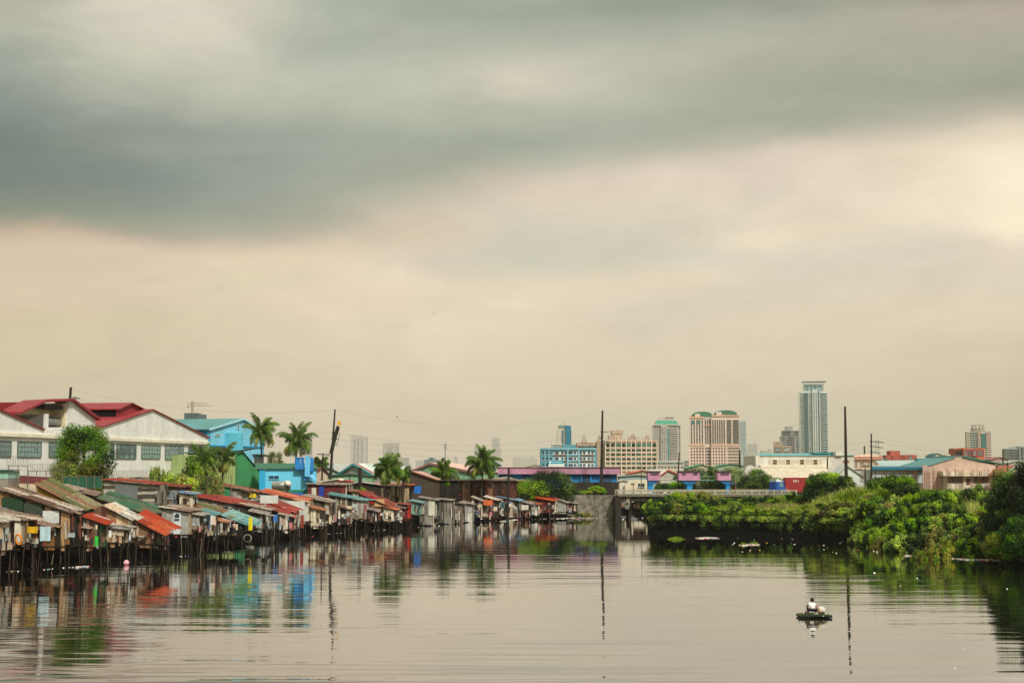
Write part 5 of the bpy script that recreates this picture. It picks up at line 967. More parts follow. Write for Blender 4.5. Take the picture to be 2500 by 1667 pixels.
def hazy(u0, u1, vt, Y, label, steps=(), spire=None, col='#90928a', bands=8):  # default wall colour is lightened to carry part of the haze fade
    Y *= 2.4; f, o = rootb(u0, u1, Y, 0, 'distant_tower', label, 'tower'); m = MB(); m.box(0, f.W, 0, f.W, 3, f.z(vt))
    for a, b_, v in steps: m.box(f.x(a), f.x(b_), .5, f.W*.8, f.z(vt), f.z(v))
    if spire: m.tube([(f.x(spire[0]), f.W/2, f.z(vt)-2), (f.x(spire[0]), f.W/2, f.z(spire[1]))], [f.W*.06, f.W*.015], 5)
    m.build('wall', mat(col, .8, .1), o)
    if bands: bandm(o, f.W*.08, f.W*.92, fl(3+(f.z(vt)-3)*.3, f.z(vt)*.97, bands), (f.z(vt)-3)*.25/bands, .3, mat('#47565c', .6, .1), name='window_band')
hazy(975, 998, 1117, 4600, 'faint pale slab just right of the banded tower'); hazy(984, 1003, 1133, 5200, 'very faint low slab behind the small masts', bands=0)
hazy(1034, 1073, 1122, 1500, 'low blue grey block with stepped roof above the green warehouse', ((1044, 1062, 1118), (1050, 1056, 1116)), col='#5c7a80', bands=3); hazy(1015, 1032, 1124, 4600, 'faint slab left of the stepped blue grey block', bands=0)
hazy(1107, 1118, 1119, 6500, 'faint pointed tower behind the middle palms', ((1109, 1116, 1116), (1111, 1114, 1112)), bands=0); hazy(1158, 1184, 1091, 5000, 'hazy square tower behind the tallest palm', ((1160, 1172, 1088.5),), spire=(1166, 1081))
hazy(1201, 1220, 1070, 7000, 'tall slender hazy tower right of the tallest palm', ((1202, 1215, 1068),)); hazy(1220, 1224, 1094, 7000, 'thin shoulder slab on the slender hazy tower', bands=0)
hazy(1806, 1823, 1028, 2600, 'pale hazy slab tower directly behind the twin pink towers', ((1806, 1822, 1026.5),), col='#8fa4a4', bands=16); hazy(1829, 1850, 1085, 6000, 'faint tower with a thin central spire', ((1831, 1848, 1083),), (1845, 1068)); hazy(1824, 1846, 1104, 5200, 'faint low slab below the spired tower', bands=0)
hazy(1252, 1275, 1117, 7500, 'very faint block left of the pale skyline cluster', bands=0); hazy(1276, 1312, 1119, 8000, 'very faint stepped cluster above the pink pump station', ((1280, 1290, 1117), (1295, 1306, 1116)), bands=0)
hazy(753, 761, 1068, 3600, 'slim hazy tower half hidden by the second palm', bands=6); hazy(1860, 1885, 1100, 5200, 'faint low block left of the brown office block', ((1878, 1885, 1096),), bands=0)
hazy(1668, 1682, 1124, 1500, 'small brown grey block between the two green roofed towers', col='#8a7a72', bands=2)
# tower under construction with crane
f, o = rootb(447, 494, 1100, 0, 'unfinished_tower', 'unfinished concrete tower wrapped in grey green netting', 'construction site'); X = f.x; m = MB(); m.box(X(447), X(480), 0, 12, 3, f.z(1008)); m.box(X(480), X(494), 2, 12, 3, f.z(1011)); m.build('frame', mat('#56696b', .9, .4, scale=.1), o)
grid(o, X(449), X(480), 8, fl(f.z(1045), f.z(1009), 7), .8, .7, '#2a3a3c', sill=False); m = MB()
for k in range(12): x = X(449+k*3.7); m.tube([(x, 1, f.z(1009)), (x, 1, f.z(1006.5))], .1, 4)
m.build('rebar', RUST, o)
Yc = 1110; x0 = K(467)*Yc; o = thing('tower_crane', 'thin tower crane standing on the unfinished tower', 'crane', (x0, Yc, zof(1008, Yc))); s = Yc/3713; m = MB(); H0 = zof(979, Yc)-zof(1008, Yc)
for dx in (-.5, .5):
    for dy in (-.5, .5): m.tube([(dx, dy, -8), (dx, dy, H0)], .14, 4)
for k in range(10): z = H0*k/10; m.tube([(-.5, -.5, z), (.5, -.5, z+H0/10)], .09, 4)
CRN = mat('#8a6a5c', .8, .3); m.build('mast', CRN, o)
for zz, l0, l1 in ((16*s*1.0, -13, 50), (22*s, -13, 40)):
    m = MB(); m.tube([(l0*s, 0, zz), (l1*s, 0, zz+.6)], .13, 4); m.tube([(l0*s, 0, zz+.9), (l1*s*.7, 0, zz+1.1)], .09, 4); m.build('jib', CRN, o)
m = MB(); m.box(-13*s, -9*s, -.5, .5, 13*s, 16*s); m.build('counterweight', CRN, o)
# right side: beige warehouse complex
f, o = rootb(1845, 2086, 385, 0, 'warehouse', 'large beige warehouse with shallow teal roof and four dark windows', 'warehouse'); X = f.x; BG = mat('#cbc6ba', .85, .25, scale=.3); BG2 = mat('#bdb29c', .85, .35, scale=.5)
m = MB(); m.box(0, X(2086), 0, 20, 2, f.z(1112)); m.build('wall', BG, o); m = MB(); m.hexa([(X(1855), -.3, f.z(1112)), (X(2086), -.3, f.z(1112)), (X(2080), 14, f.z(1106)), (X(1872), 14, f.z(1106)), (X(1855), -.3, f.z(1111.6)), (X(2086), -.3, f.z(1111.6)), (X(2080), 14, f.z(1105)), (X(1872), 14, f.z(1105))]); m.build('roof', TEAL2, o)
m = MB(); m.box(X(1994), X(2040), 3, 9, f.z(1107), f.z(1103.5)); m.build('roof_monitor', TEAL, o)
for a, b_ in ((1887, 1897), (1919, 1929), (1953, 1963), (1986, 1996)):
    window(o, X(a), X(b_), f.z(1133.5), f.z(1122), -.02, '#5a4c3c', '#e0d4b8', 1, 2, .12)
    for s_ in (-10.5, 11.5): m = MB(); ribs(m, X(a+s_), X(b_+s_-1), .28, f.z(1133.5), lambda x: f.z(1122), -.003, 0, .12, .05); m.build('louvre_panel', BG2, o)
m = MB(); m.box(X(1853), X(2024), -2.5, -.003, f.z(1141), f.z(1135.5)); m.build('canopy', mat('#d2cab6', .85, .2), o)
m = MB(); m.hexa([(X(1822), -14, f.z(1163)-.6), (X(1975), -14, f.z(1163)-.6), (X(2024), -2, f.z(1142)), (X(1815), -2, f.z(1142)), (X(1822), -14, f.z(1163)-.45), (X(1975), -14, f.z(1163)-.45), (X(2024), -2, f.z(1142)+.15), (X(1815), -2, f.z(1142)+.15)]); m.build('lower_roof', BG2, o)
m = MB(); m.prism([(X(1810)-2, f.z(1163)), (X(1840), f.z(1163)), (X(1840), f.z(1148)), (X(1815), f.z(1135.5)), (X(1810)-.5, f.z(1137))], -13, -12); m.build('end_gable', BG, o)
m = MB(); m.box(X(1830), X(1972), -12.5, -12, 2, f.z(1165)); m.build('lower_wall', mat('#6e6450', .85, .3), o)
m = MB(); m.box(X(2040), X(2056), -.6, 6, f.z(1112), f.z(1102)); m.box(X(2056), X(2074), 1, 8, f.z(1112), f.z(1107)); m.build('roof_block', BG, o); window(o, X(2059), X(2073), f.z(1128.5), f.z(1123), -.02, '#6a4a44', '#d0c0a0', 1, 1, .1)
f, o = gable(2036, 2112, 1178, 1168, 1137, 342, 0, 8, mat('#c8ccc4', .8, .25, scale=.4), mat('#b4bab4', .8, .2), 'shed', 'pale grey white gabled shed behind the tall dark pole', 'shed', 2068)
f, o = rootb(2080, 2154, 440, 0, 'ornate_building', 'pink cream building with a scalloped parapet', 'building'); X = f.x; OC = mat('#d8bfa8', .85, .25); m = MB(); m.box(0, f.W, 0, 12, 2, f.z(1121)); m.build('wall', OC, o)
m = MB(); pr = [(X(2080), f.z(1121)), (f.W, f.z(1121)), (f.W, f.z(1113)), (X(2143), f.z(1113)), (X(2135), f.z(1110)), (X(2124), f.z(1107.5)), (X(2115), f.z(1107)), (X(2106), f.z(1109)), (X(2099), f.z(1111)), (X(2080), f.z(1112))]; m.prism(pr, -.5, -.02); m.build('parapet', mat('#dcc4ac', .85, .2), o); bandm(o, 0, f.W, [f.z(1116), f.z(1121)], .22, .75, mat('#c98a80', .85, .2), y1=-.503, name='moulding')
for a in (2084, 2100, 2118, 2134): window(o, X(a), X(a+9), f.z(1140), f.z(1128), -.02, '#7a7468', '#cfae9a', 2, 2, .08)
f, o = rootb(2152, 2252, 380, 0, 'warehouse', 'wide warehouse with pale roof behind the teal gutter building', 'warehouse'); X = f.x; m = MB(); m.box(0, X(2300), 0, 12, 2, f.z(1136)); m.build('wall', mat('#c9c9bc', .8, .2), o); m = MB(); m.hexa([(-.3, -.3, f.z(1136)), (X(2300), -.3, f.z(1136)), (X(2300), 14, f.z(1122)), (X(2170), 14, f.z(1124)), (-.3, -.3, f.z(1135.5)), (X(2300), -.3, f.z(1135.5)), (X(2300), 14, f.z(1121.5)), (X(2170), 14, f.z(1123.5))]); m.build('roof', mat('#98aaa6', .7, .3), o); m = MB(); m.box(X(2264), X(2335), 9, 12, f.z(1127), f.z(1118)); m.build('roof_monitor', TEAL, o)
f, o = rootb(2128, 2256, 330, 0, 'shed', 'pale grey shed with thick teal gutter beam', 'shed'); X = f.x; m = MB(); m.box(0, f.W, 0, 8, 2, f.z(1146)); m.build('wall', mat('#b9c2c0', .8, .2, scale=.4), o); m = MB(); m.box(-.2, f.W, -.9, -.003, f.z(1146.5), f.z(1139)); m.build('gutter_beam', mat('#1c6a84', .6, .2), o); m = MB(); m.box(-.2, f.W, -.6, 8, f.z(1139)+.003, f.z(1136)); m.build('roof_edge', mat('#a5b4b0', .7, .2), o)
m = MB(); m.box(X(2110)-.0, f.W+.5, -4, -3.8, 2, f.z(1178)); m.build('yard_wall', mat('#c4b096', .85, .35), o)
# pink gabled hall
f, o = rootb(2253, 2431, 305, 0, 'hall', 'salmon pink gabled hall with teal roof and dark strip windows', 'hall'); X = f.x; PH = mat('#b89e8e', .85, .25, scale=.3)
pr = [(0, 2), (f.W, 2), (f.W, f.z(1136)), (X(2352), f.z(1117)), (X(2347), f.z(1113.5)), (X(2332), f.z(1113.5)), (X(2329), f.z(1119)), (X(2266), f.z(1136)), (0, f.z(1135.5))]; m = MB(); m.prism(pr, 0, .4); m.build('front_wall', PH, o)
m = MB(); slab(m, [(X(2266), f.z(1136)-.1), (X(2331), f.z(1118)+.02), (X(2334), f.z(1113)), (X(2347), f.z(1113))], -.2, 22, .1); m.build('roof', mat('#4f7f7c', .7, .3), o); m = MB(); slab(m, [(X(2349), f.z(1115)), (X(2392), f.z(1124.5)), (X(2450), f.z(1133))], -.3, 20, .12); slab(m, [(X(2349), f.z(1113.5)), (X(2395), f.z(1115.5)), (X(2450), f.z(1133)+.3)], 8, 9, .2); m.hexa([(X(2349), .2, f.z(1116)), (X(2446), .2, f.z(1140)), (X(2446), 8, f.z(1140)), (X(2349), 8, f.z(1116)), (X(2349), .2, f.z(1115.5)), (X(2446), .2, f.z(1138.5)), (X(2395), 8, f.z(1115)), (X(2349), 8, f.z(1113))]); m.build('teal_roof', mat('#20705e', .6, .25), o)
m = MB(); m.box(X(2292), X(2462), -3, -.02, f.z(1161), f.z(1150)); m.box(X(2302), X(2462), -2.6, -.02, 2, f.z(1161)-.1); m.build('annexe_wall', mat('#cfc3ae', .85, .2), o); m = MB(); m.box(X(2296), X(2464), -3.6, -3.003, f.z(1162), f.z(1160.8)); m.build('ledge', mat('#b0a48c', .85, .3), o)
for a, b_ in ((2306, 2340), (2367, 2400), (2406, 2415), (2418, 2427), (2436, 2446), (2449, 2457)): window(o, X(a), X(b_), f.z(1177), f.z(1164), -2.62, '#26383c', '#6c6a60', max(1, int((b_-a)/6)), 2, .06)
m = MB(); m.box(X(2349), X(2357), -2.7, -2.62, f.z(1182), f.z(1167)); m.build('door', mat('#6a3438', .8, .2), o)
m = MB(); rr = random.Random(2); x = X(2339)
while x < X(2361): w_ = rr.uniform(.1, .16); m.box(x, x+w_, -3.05, -3.003, f.z(1157), f.z(1154)); x += w_+rr.choice((.07, .07, .17))
m.build('raised_lettering', mat('#b9a58a', .85, .2), o)
# rusty steel posts of an unfinished building in front
zt0 = zof(1145, 285)
def rebar_cols(us, Y, vt, vb, label, h=None, group='rusty reinforcing bar columns'):
    for u in us:
        o = thing('rebar_column', label, 'steel column', (K(u)*Y, Y, zof(vb, Y)-.5), random.uniform(0, 1), group); m = MB(); H_ = zof(vt+random.uniform(-2, 3), Y)-zof(vb, Y)+.5
        for dx, dy in ((-.16, -.16), (.16, -.16), (.16, .16), (-.16, .16)): m.tube([(dx, dy, 0), (dx+random.uniform(-.04, .04), dy, H_+random.uniform(-.4, .3))], .035, 4)
        m.build('bars', mat('#6a3a2a', .85, .3, .3), o); m = MB()
        for k in range(int(H_/.7)): m.box(-.2, .2, -.2, .2, .3+k*.7, .34+k*.7)
        m.build('ties', mat('#5a3226', .85, .3), o)
rebar_cols((2259, 2267, 2278, 2288, 2294, 2312, 2318, 2333, 2342, 2348, 2371, 2377, 2387, 2394, 2404, 2412, 2425), 285, 1145, 1192, 'rust brown reinforcing bar column in front of the salmon pink hall')
rebar_cols((2103, 2113, 2125, 2138, 2155, 2162, 2180, 2187, 2206, 2214, 2229, 2234), 300, 1148, 1172, 'thin dark reinforcing bar column in front of the pale grey shed', group='dark reinforcing bar columns')
# far brick and tower blocks on the right
f, o = rootb(2163, 2240, 650, 0, 'brick_block', 'red brick block with a stepped roof room', 'building'); X = f.x; BK = mat('#a85a4c', .85, .3, scale=.15); m = MB(); m.box(0, X(2208), 0, 12, 3, f.z(1111)); m.box(X(2208), f.W, .8, 12, 3, f.z(1110)); m.box(X(2178), X(2201), 2, 9, f.z(1111), f.z(1100)); m.build('wall', BK, o); window(o, X(2220), X(2228), f.z(1121), f.z(1113), .78, '#6c8a84', '#8a4a3c', 2, 2, .2)
m = MB(); 
for u in (2163, 2178, 2200, 2207): m.box(X(u), X(u)+.5, -.3, -.01, 3, f.z(1112))
m.build('pilaster', mat('#8f4a40', .85, .3), o)
f, o = rootb(2334, 2405, 750, 0, 'office_block', 'orange and red block with big grey window bays', 'building'); X = f.x; OR = mat('#b8654a', .85, .3, scale=.1); m = MB(); m.box(X(2334), X(2352), 2, 12, 3, f.z(1094)); m.box(X(2352), X(2364), 0, 12, 3, f.z(1093)); m.box(X(2385), f.W, 0, 12, 3, f.z(1094)); m.box(X(2364), X(2385), .4, 12, 3, f.z(1096)); m.build('wall', OR, o)
for a, b_ in ((2355, 2362), (2365, 2373), (2377, 2385), (2388, 2401)): window(o, X(a), X(b_), f.z(1112), f.z(1099), -.05, '#6a6c66', '#8f2f38', 2, 3, .3)
grid(o, X(2335), X(2351), 6, [f.z(1100), f.z(1105), f.z(1110)], 1.0, 1.2, '#5a4038', y=1.99, sill=False)
f, o = rootb(2361, 2421, 1900, -12, 'apartment_tower', 'white and pink tower with a round crown above the orange block', 'tower'); X = f.x; TW = mat('#bfb6a6', .8, .2, scale=.08); zt = f.z(1054); m = MB(); m.box(X(2361), X(2369), .5, 18, 3, zt); m.build('blank_wall', mat('#a09684', .85, .2), o); m = MB(); m.box(X(2369), X(2421), 0, 18, 3, zt); m.build('wall', TW, o)
Z = fl(f.z(1122), f.z(1055), 12); bandm(o, X(2389), X(2396), [z-.2 for z in Z], 1.5, 1.2, mat('#cdb0a4', .8, .2), name='balcony'); bandm(o, X(2409), X(2421), [z-.2 for z in Z], 1.5, 1.6, mat('#cdb8ac', .8, .2), name='balcony'); m = MB(); m.box(X(2397), X(2408), -.8, -.02, f.z(1094), f.z(1058)); m.build('green_glazing', mat('#2f6a68', .4, .2), o)
grid(o, X(2370), X(2388), 3, Z, 2.6, 2.0, '#33504f'); grid(o, X(2389), X(2396), 1, [z+1.2 for z in Z], 5, 1.3, '#3a2f2c', sill=False); grid(o, X(2409), X(2421), 3, [z+1.4 for z in Z], 2.4, 1.3, '#3a3430', sill=False)
m = MB(); cx = X(2391); r = (X(2408)-X(2373))/2; n = 14; m.prism_z([(cx+r*math.cos(a), 8+r*math.sin(a)*.6) for a in np.linspace(0, 2*math.pi, n, endpoint=False)], zt, f.z(1045)); m.build('drum', mat('#8f8878', .8, .3), o); m = MB()
for a in np.linspace(0, 2*math.pi, 10, endpoint=False): x, y = cx+r*.85*math.cos(a), 8+r*.5*math.sin(a); m.box(x-.3, x+.3, y-.3, y+.3, f.z(1045), f.z(1038))
m.prism_z([(cx+r*.9*math.cos(a), 8+r*.55*math.sin(a)) for a in np.linspace(0, 2*math.pi, n, endpoint=False)], f.z(1038), f.z(1037)); m.build('crown_ring', mat('#9a9384', .8, .3), o)
f, o = rootb(2458, 2530, 900, -8, 'office_block', 'grey office block at the right edge with rows of dark windows', 'building'); X = f.x; m = MB(); m.prism([(0, 3), (X(2489), 3), (X(2489), f.z(1095)), (X(2474), f.z(1089.5)), (0, f.z(1095))], 0, 12); m.box(X(2489), f.W, -1, 12, 3, f.z(1089)); m.build('wall', mat('#9ba198', .85, .2, scale=.1), o); grid(o, X(2460), X(2486), 5, fl(f.z(1122), f.z(1096), 4), 1.8, 1.0, '#38444a'); grid(o, X(2491), X(2525), 4, fl(f.z(1122), f.z(1092), 5), 1.6, 1.2, '#38444a', y=-1.01)
gable(2452, 2540, 1175, 1160, 1137, 290, 0, 9, mat('#b09a84', .8, .3), mat('#b0604e', .7, .3), 'house', 'red roofed house half hidden by the dark tree at the right edge', 'house', 2478, mat('#7fa08a', .7, .2))
gable(2278, 2302, 1125, 1112, 1107, 500, 0, 8, mat('#cfc8b4', .8, .2), mat('#1f5a58', .6, .2), 'house', 'white building with a small teal pyramid roof left of the salmon hall', 'building')
f, o = rootb(2312, 2328, 520, 0, 'rooftop_building', 'small pale block with rooftop railings beside the salmon hall ridge', 'building'); m = MB(); m.box(-6, f.W, 0, 5, 2, f.z(1115)); m.box(0, f.W*.6, 0, 4, f.z(1115), f.z(1109)); m.build('wall', mat('#c4bba6', .8, .25), o)
gable(2420, 2462, 1130, 1122, 1116, 480, 0, 9, mat('#a88a80', .8, .3), mat('#8a5a58', .7, .3), 'house', 'maroon roofed house behind the right end of the salmon hall', 'house'); gable(2462, 2500, 1140, 1130, 1126, 420, 0, 9, mat('#a9a392', .8, .3), mat('#9aa095', .7, .3), 'shed', 'shed with grey barrel roof left of the grey office block', 'shed')
gable(2143, 2168, 1135, 1122, 1117, 480, 0, 8, mat('#a8aca0', .8, .3), mat('#7f958c', .7, .3), 'house', 'small grey house left of the red brick block', 'house')
# roofs between the bridge and the towers
gable(1512, 1600, 1172, 1162, 1160, 335, 0, 6, mat('#9aa8a6', .8, .25), mat('#8fa09c', .7, .3), 'shed', 'long grey blue shed right of the pump station', 'shed'); gable(1536, 1600, 1160, 1156, 1149, 380, 0, 10, mat('#b4a48c', .8, .3), mat('#b8553c', .7, .3), 'house', 'house with orange tiled roof behind the grey blue shed', 'house', 1570)
f, o = rootb(1526, 1582, 318, 0, 'house', 'cream white house with tiny square windows behind the bridge', 'house'); X = f.x; m = MB(); m.prism([(0, 2), (f.W, 2), (f.W, f.z(1172)), (X(1540), f.z(1172)), (0, f.z(1186))], 0, 6); m.build('wall', mat('#d8cdb2', .85, .2), o); grid(o, X(1556), X(1575), 2, [f.z(1184)], .55, .7, '#2f4a44'); grid(o, X(1540), X(1549), 3, [f.z(1181)], .22, .25, '#3a3a34', sill=False)
gable(1512, 1530, 1186, 1174, 1172, 322, 0, 5, mat('#c9c4b4', .8, .3), mat('#b8b8ae', .7, .3), 'house', 'small pale house at the left bridge end', 'house')
gable(1612, 1660, 1166, 1160, 1147, 400, 20, 10, mat('#b0a898', .8, .3), mat('#c8c4b8', .7, .3), 'house', 'house with pale roof and red trim behind the leftmost gatehouse', 'house', 1630, mat('#a04a40', .7, .2)); gable(1680, 1745, 1150, 1142, 1134, 470, 0, 12, mat('#a8a48c', .8, .3), mat('#4f8f68', .7, .3), 'shed', 'shed with bright green roof left of the twin pink towers base', 'shed'); gable(1742, 1850, 1148, 1140, 1133, 450, 0, 12, mat('#8fa08c', .8, .3), mat('#3f7a60', .7, .3), 'shed', 'long shed with dark green roof below the twin pink towers', 'shed', 1780)
f, o = rootb(1860, 1990, 330, 0, 'shed', 'open dark shed under the beige lower roof', 'shed'); m = MB(); m.box(0, f.W, 0, 5, 2, f.z(1172)); m.build('wall', DKW, o)
# filler low roofs seen between the left bank trees
for i, (u0, u1, v, Y, wc, rc, lb) in enumerate(((905, 985, 1150, 420, '#a8a090', '#9a8a80', 'grey roofed building behind the first row palms'), (940, 1000, 1146, 520, '#b4aa98', '#a89a90', 'pale brown roofed building below the banded tower'), (640, 700, 1135, 420, '#9aa090', '#b8a898', 'tan roofed building between the blue warehouse and the ducts'), (1285, 1330, 1139, 600, '#b0a894', '#cfc4b0', 'cream roofed building behind the pump station'), (2040, 2150, 1150, 420, '#b8b4a4', '#a09c8c', 'long grey building behind the ornate pink one'))):
    gable(u0, u1, v+25, v, v-5, Y, 0, 12, mat(wc, .8, .3), mat(rc, .7, .3), 'building', lb, 'building')
# ------------------------------------------------------------------ poles and wires
POLE = mat('#2e2a24', .9, .3, scale=1.5); WIRE = mat('#2c2b2a', .8, .1)
def pole(name, label, u0, v0, u1, v1, Y, r0=.2, r1=.13, group=None, cat='pole', extras=None):
    a, b_ = at(u0, v0, Y), at(u1, v1, Y); o = thing(name, label, cat, a, 0, group); m = MB(); d_ = b_-a; m.tube([(0, 0, -.5), d_*.5, d_], [r0, (r0+r1)/2, r1], 8); m.build('shaft', POLE, o)
    if extras: extras(o, a, Y)
    return o
def arms(items):
    def fn(o, a, Y):
        s = Y/3713
        for (u0, v0, u1, v1, r) in items:
            m = MB(); m.tube([at(u0, v0, Y)-a+Vector((0, -.2, 0)), at(u1, v1, Y)-a+Vector((0, -.2, 0))], r, 4); m.build('crossarm', POLE, o)
            n = max(2, int(abs(u1-u0)/7)); m = MB()
            for k in range(n+1):
                p = at(u0+(u1-u0)*k/n, v0+(v1-v0)*k/n, Y)-a+Vector((0, -.2, 0)); m.tube([p, p+Vector((0, 0, 2.2*s))], [.09, .05], 5)
            m.build('insulators', mat('#7c8a86', .4, .1), o)
    return fn
pole('utility_pole', 'tall dark wooden pole with a thin tip standing among the shrubs on the right bank', 2066, 1165, 2063, 992, 232, .27, .15)
pole('utility_pole', 'tall leaning pole in front of the light blue block at the flood wall', 1467.5, 1205, 1471, 1002, 284, .3, .17, extras=arms([(1466, 1054, 1486, 1054, .07), (1468, 1075, 1492, 1080, .05), (1470, 1096, 1478, 1082, .04)]))
pole('utility_pole', 'double circuit pole with three crossarms right of the ornate pink building', 2128, 1182, 2127, 1058, 300, .2, .14, extras=arms([(2124, 1077, 2156, 1080, .07), (2124, 1089, 2154, 1093, .07), (2124, 1103, 2148, 1106, .07), (2138, 1075, 2138, 1107, .04), (2144, 1075, 2144, 1107, .04)]))
pole('utility_pole', 'leaning dark pole behind the maroon panelled house, left of the grey towers', 806, 1170, 818, 999, 242, .24, .12, extras=arms([(809, 1056, 827, 1056, .05), (809, 1070, 826, 1071, .05), (809, 1085, 822, 1086, .05)]))
pole('transformer_pole', 'thick tilted pole with a yellow topped transformer stack', 808, 1100, 826, 1040, 241, .3, .3, extras=arms([(817, 1086, 829, 1044, .04), (822, 1087, 830, 1060, .04)]))
o = thing('warning_cap', 'yellow cap on the tilted transformer pole', 'pole cap', at(827.5, 1038, 240.9)); m = MB(); m.box(-.2, .22, -.2, .2, 0, .62); m.box(.0, .34, -.1, .1, .3, .5); m.build('cap', mat('#d89c14', .5, .1, streak=False), o)
pole('utility_pole', 'short pole with a single crossarm beside the blue ducts', 786, 1165, 788.5, 1105, 245, .14, .1, extras=arms([(775, 1108, 803, 1110, .07), (803, 1110, 805, 1114, .05)]))
pole('utility_pole', 'thick pole end behind the white factory roof', 169, 1000, 173, 945, 262, .25, .22, extras=arms([(168, 972, 196, 973, .07), (175, 990, 178, 972, .05), (181, 990, 184, 968, .05), (178, 969, 192, 972, .04)]))
pole('mooring_post', 'dark pole standing in the water in front of the blue tarpaulin shacks', 1239, 1272, 1241.5, 1142, 262, .28, .14, cat='pole'); pole('mooring_post', 'thin rust red post leaning beside the dark pole in the water', 1243, 1195, 1245, 1142, 264, .06, .05, cat='pole')
pole('utility_pole', 'stout dark post top rising behind the striped roof shed', 879, 1184, 879, 1141, 240, .3, .3); pole('utility_pole', 'thin rusty post behind the maroon panelled house', 855, 1184, 854, 1155, 238, .08, .07)
pole('utility_pole', 'thin dark pole between the pink towers and the grey tower', 1656, 1165, 1658, 1104, 420, .2, .15); pole('utility_pole', 'dark pole at the right foot of the twin pink towers', 1806, 1138, 1806, 1098, 430, .3, .2); pole('utility_pole', 'small pole in front of the beige warehouse canopy', 2020, 1140, 2020, 1115, 370, .18, .14)
pole('utility_pole', 'dark stub pole above the ornate pink building', 2111, 1110, 2110, 1088, 440, .25, .2); pole('utility_pole', 'slim pole right of the white and pink tower', 2449, 1130, 2448, 1096, 400, .2, .14); pole('utility_pole', 'pole standing in front of the red roofed house at right', 2461, 1185, 2460, 1128, 270, .14, .1)
pole('utility_pole', 'thin dark pole with a crossarm below the tall dark pole', 2113, 1178, 2112, 1130, 305, .13, .1, extras=arms([(2105, 1137, 2119, 1138, .07)]))
pole('lamp_post', 'thin pale lamp post in front of the cream white house', 1566, 1198, 1565, 1130, 296, .08, .06, cat='lamp post'); pole('utility_pole', 'slender white street pole near the right edge', 2425, 1190, 2425, 1153, 286, .09, .07)
for (u, v0, v1, r, lb) in ((1087, 1126, 1083, .16, 'slim lattice antenna mast behind the green warehouse'), (947, 1128, 1104, .1, 'small mast in front of the banded tower'), (1042, 1138, 1128, .1, 'short mast beside the stepped blue grey block')):
    o = pole('antenna_mast', lb, u, v0, u, v1, 700, r, r*.6, cat='antenna'); m = MB(); h = zof(v1, 700)-zof(v0, 700)
    for k in range(3): m.box(-.7, .7, -.1, .1, h-.6-k*.9, h-.2-k*.9)
    m.build('antenna_panel', mat('#7a7468', .8, .2), o)
def wire(pts, Y0, Y1, sag, label, r=.008):
    (u0, v0), (u1, v1) = pts; a, b_ = at(u0, v0, Y0), at(u1, v1, Y1); P = []
    for i in range(25): t_ = i/24; p = a.lerp(b_, t_); P.append(p-a-Vector((0, 0, 4*sag*t_*(1-t_))))
    m = MB(); m.tube(P, r, 4); tag(m.build('power_line', WIRE, None, a), label, 'power line', 'power lines across the river')
WL = (((818, 1000), (1471, 1005), 242, 284, 2.6, 'topmost faint power line from the leaning pole to the tall pole at the flood wall'), ((818, 1056), (1468, 1054), 242, 284, 2.3, 'upper middle power line from the leaning pole across to the flood wall pole'), ((815, 1071), (1468, 1078), 242, 284, 1.9, 'lower middle power line from the leaning pole across to the flood wall pole'), ((815, 1086), (1468, 1090), 242, 284, 2.1, 'lowest power line from the leaning pole to the flood wall pole'),
 ((1471, 1004), (2063, 994), 284, 232, 4.6, 'highest line from the flood wall pole to the tall pole on the right bank'), ((1486, 1054), (2126, 1078), 284, 300, 2.6, 'line from the flood wall pole passing in front of the twin pink towers'), ((1486, 1080), (2126, 1090), 284, 300, 2.6, 'middle line passing in front of the tallest tower base'), ((1478, 1096), (2126, 1104), 284, 300, 2.4, 'lowest line passing above the green shed roofs'),
 ((173, 950), (818, 1001), 262, 242, 1.8, 'long line from the factory pole to the leaning pole'), ((190, 973), (818, 1056), 262, 242, 1.2, 'second line from the factory pole over the blue warehouse'), ((190, 976), (816, 1072), 262, 242, 1.0, 'third line from the factory pole behind the palms'),
 ((2156, 1080), (2520, 1104), 300, 300, 1.2, 'upper line leaving the double circuit pole to the right edge'), ((2154, 1093), (2520, 1128), 300, 300, 1.2, 'lower line leaving the double circuit pole to the right edge'), ((2128, 1060), (2470, 1098), 300, 400, 1.8, 'thin line from the double circuit pole tip towards the white and pink tower'))
for p0, p1, a, b_, s_, lb in WL: wire((p0, p1), a, b_, s_, lb)
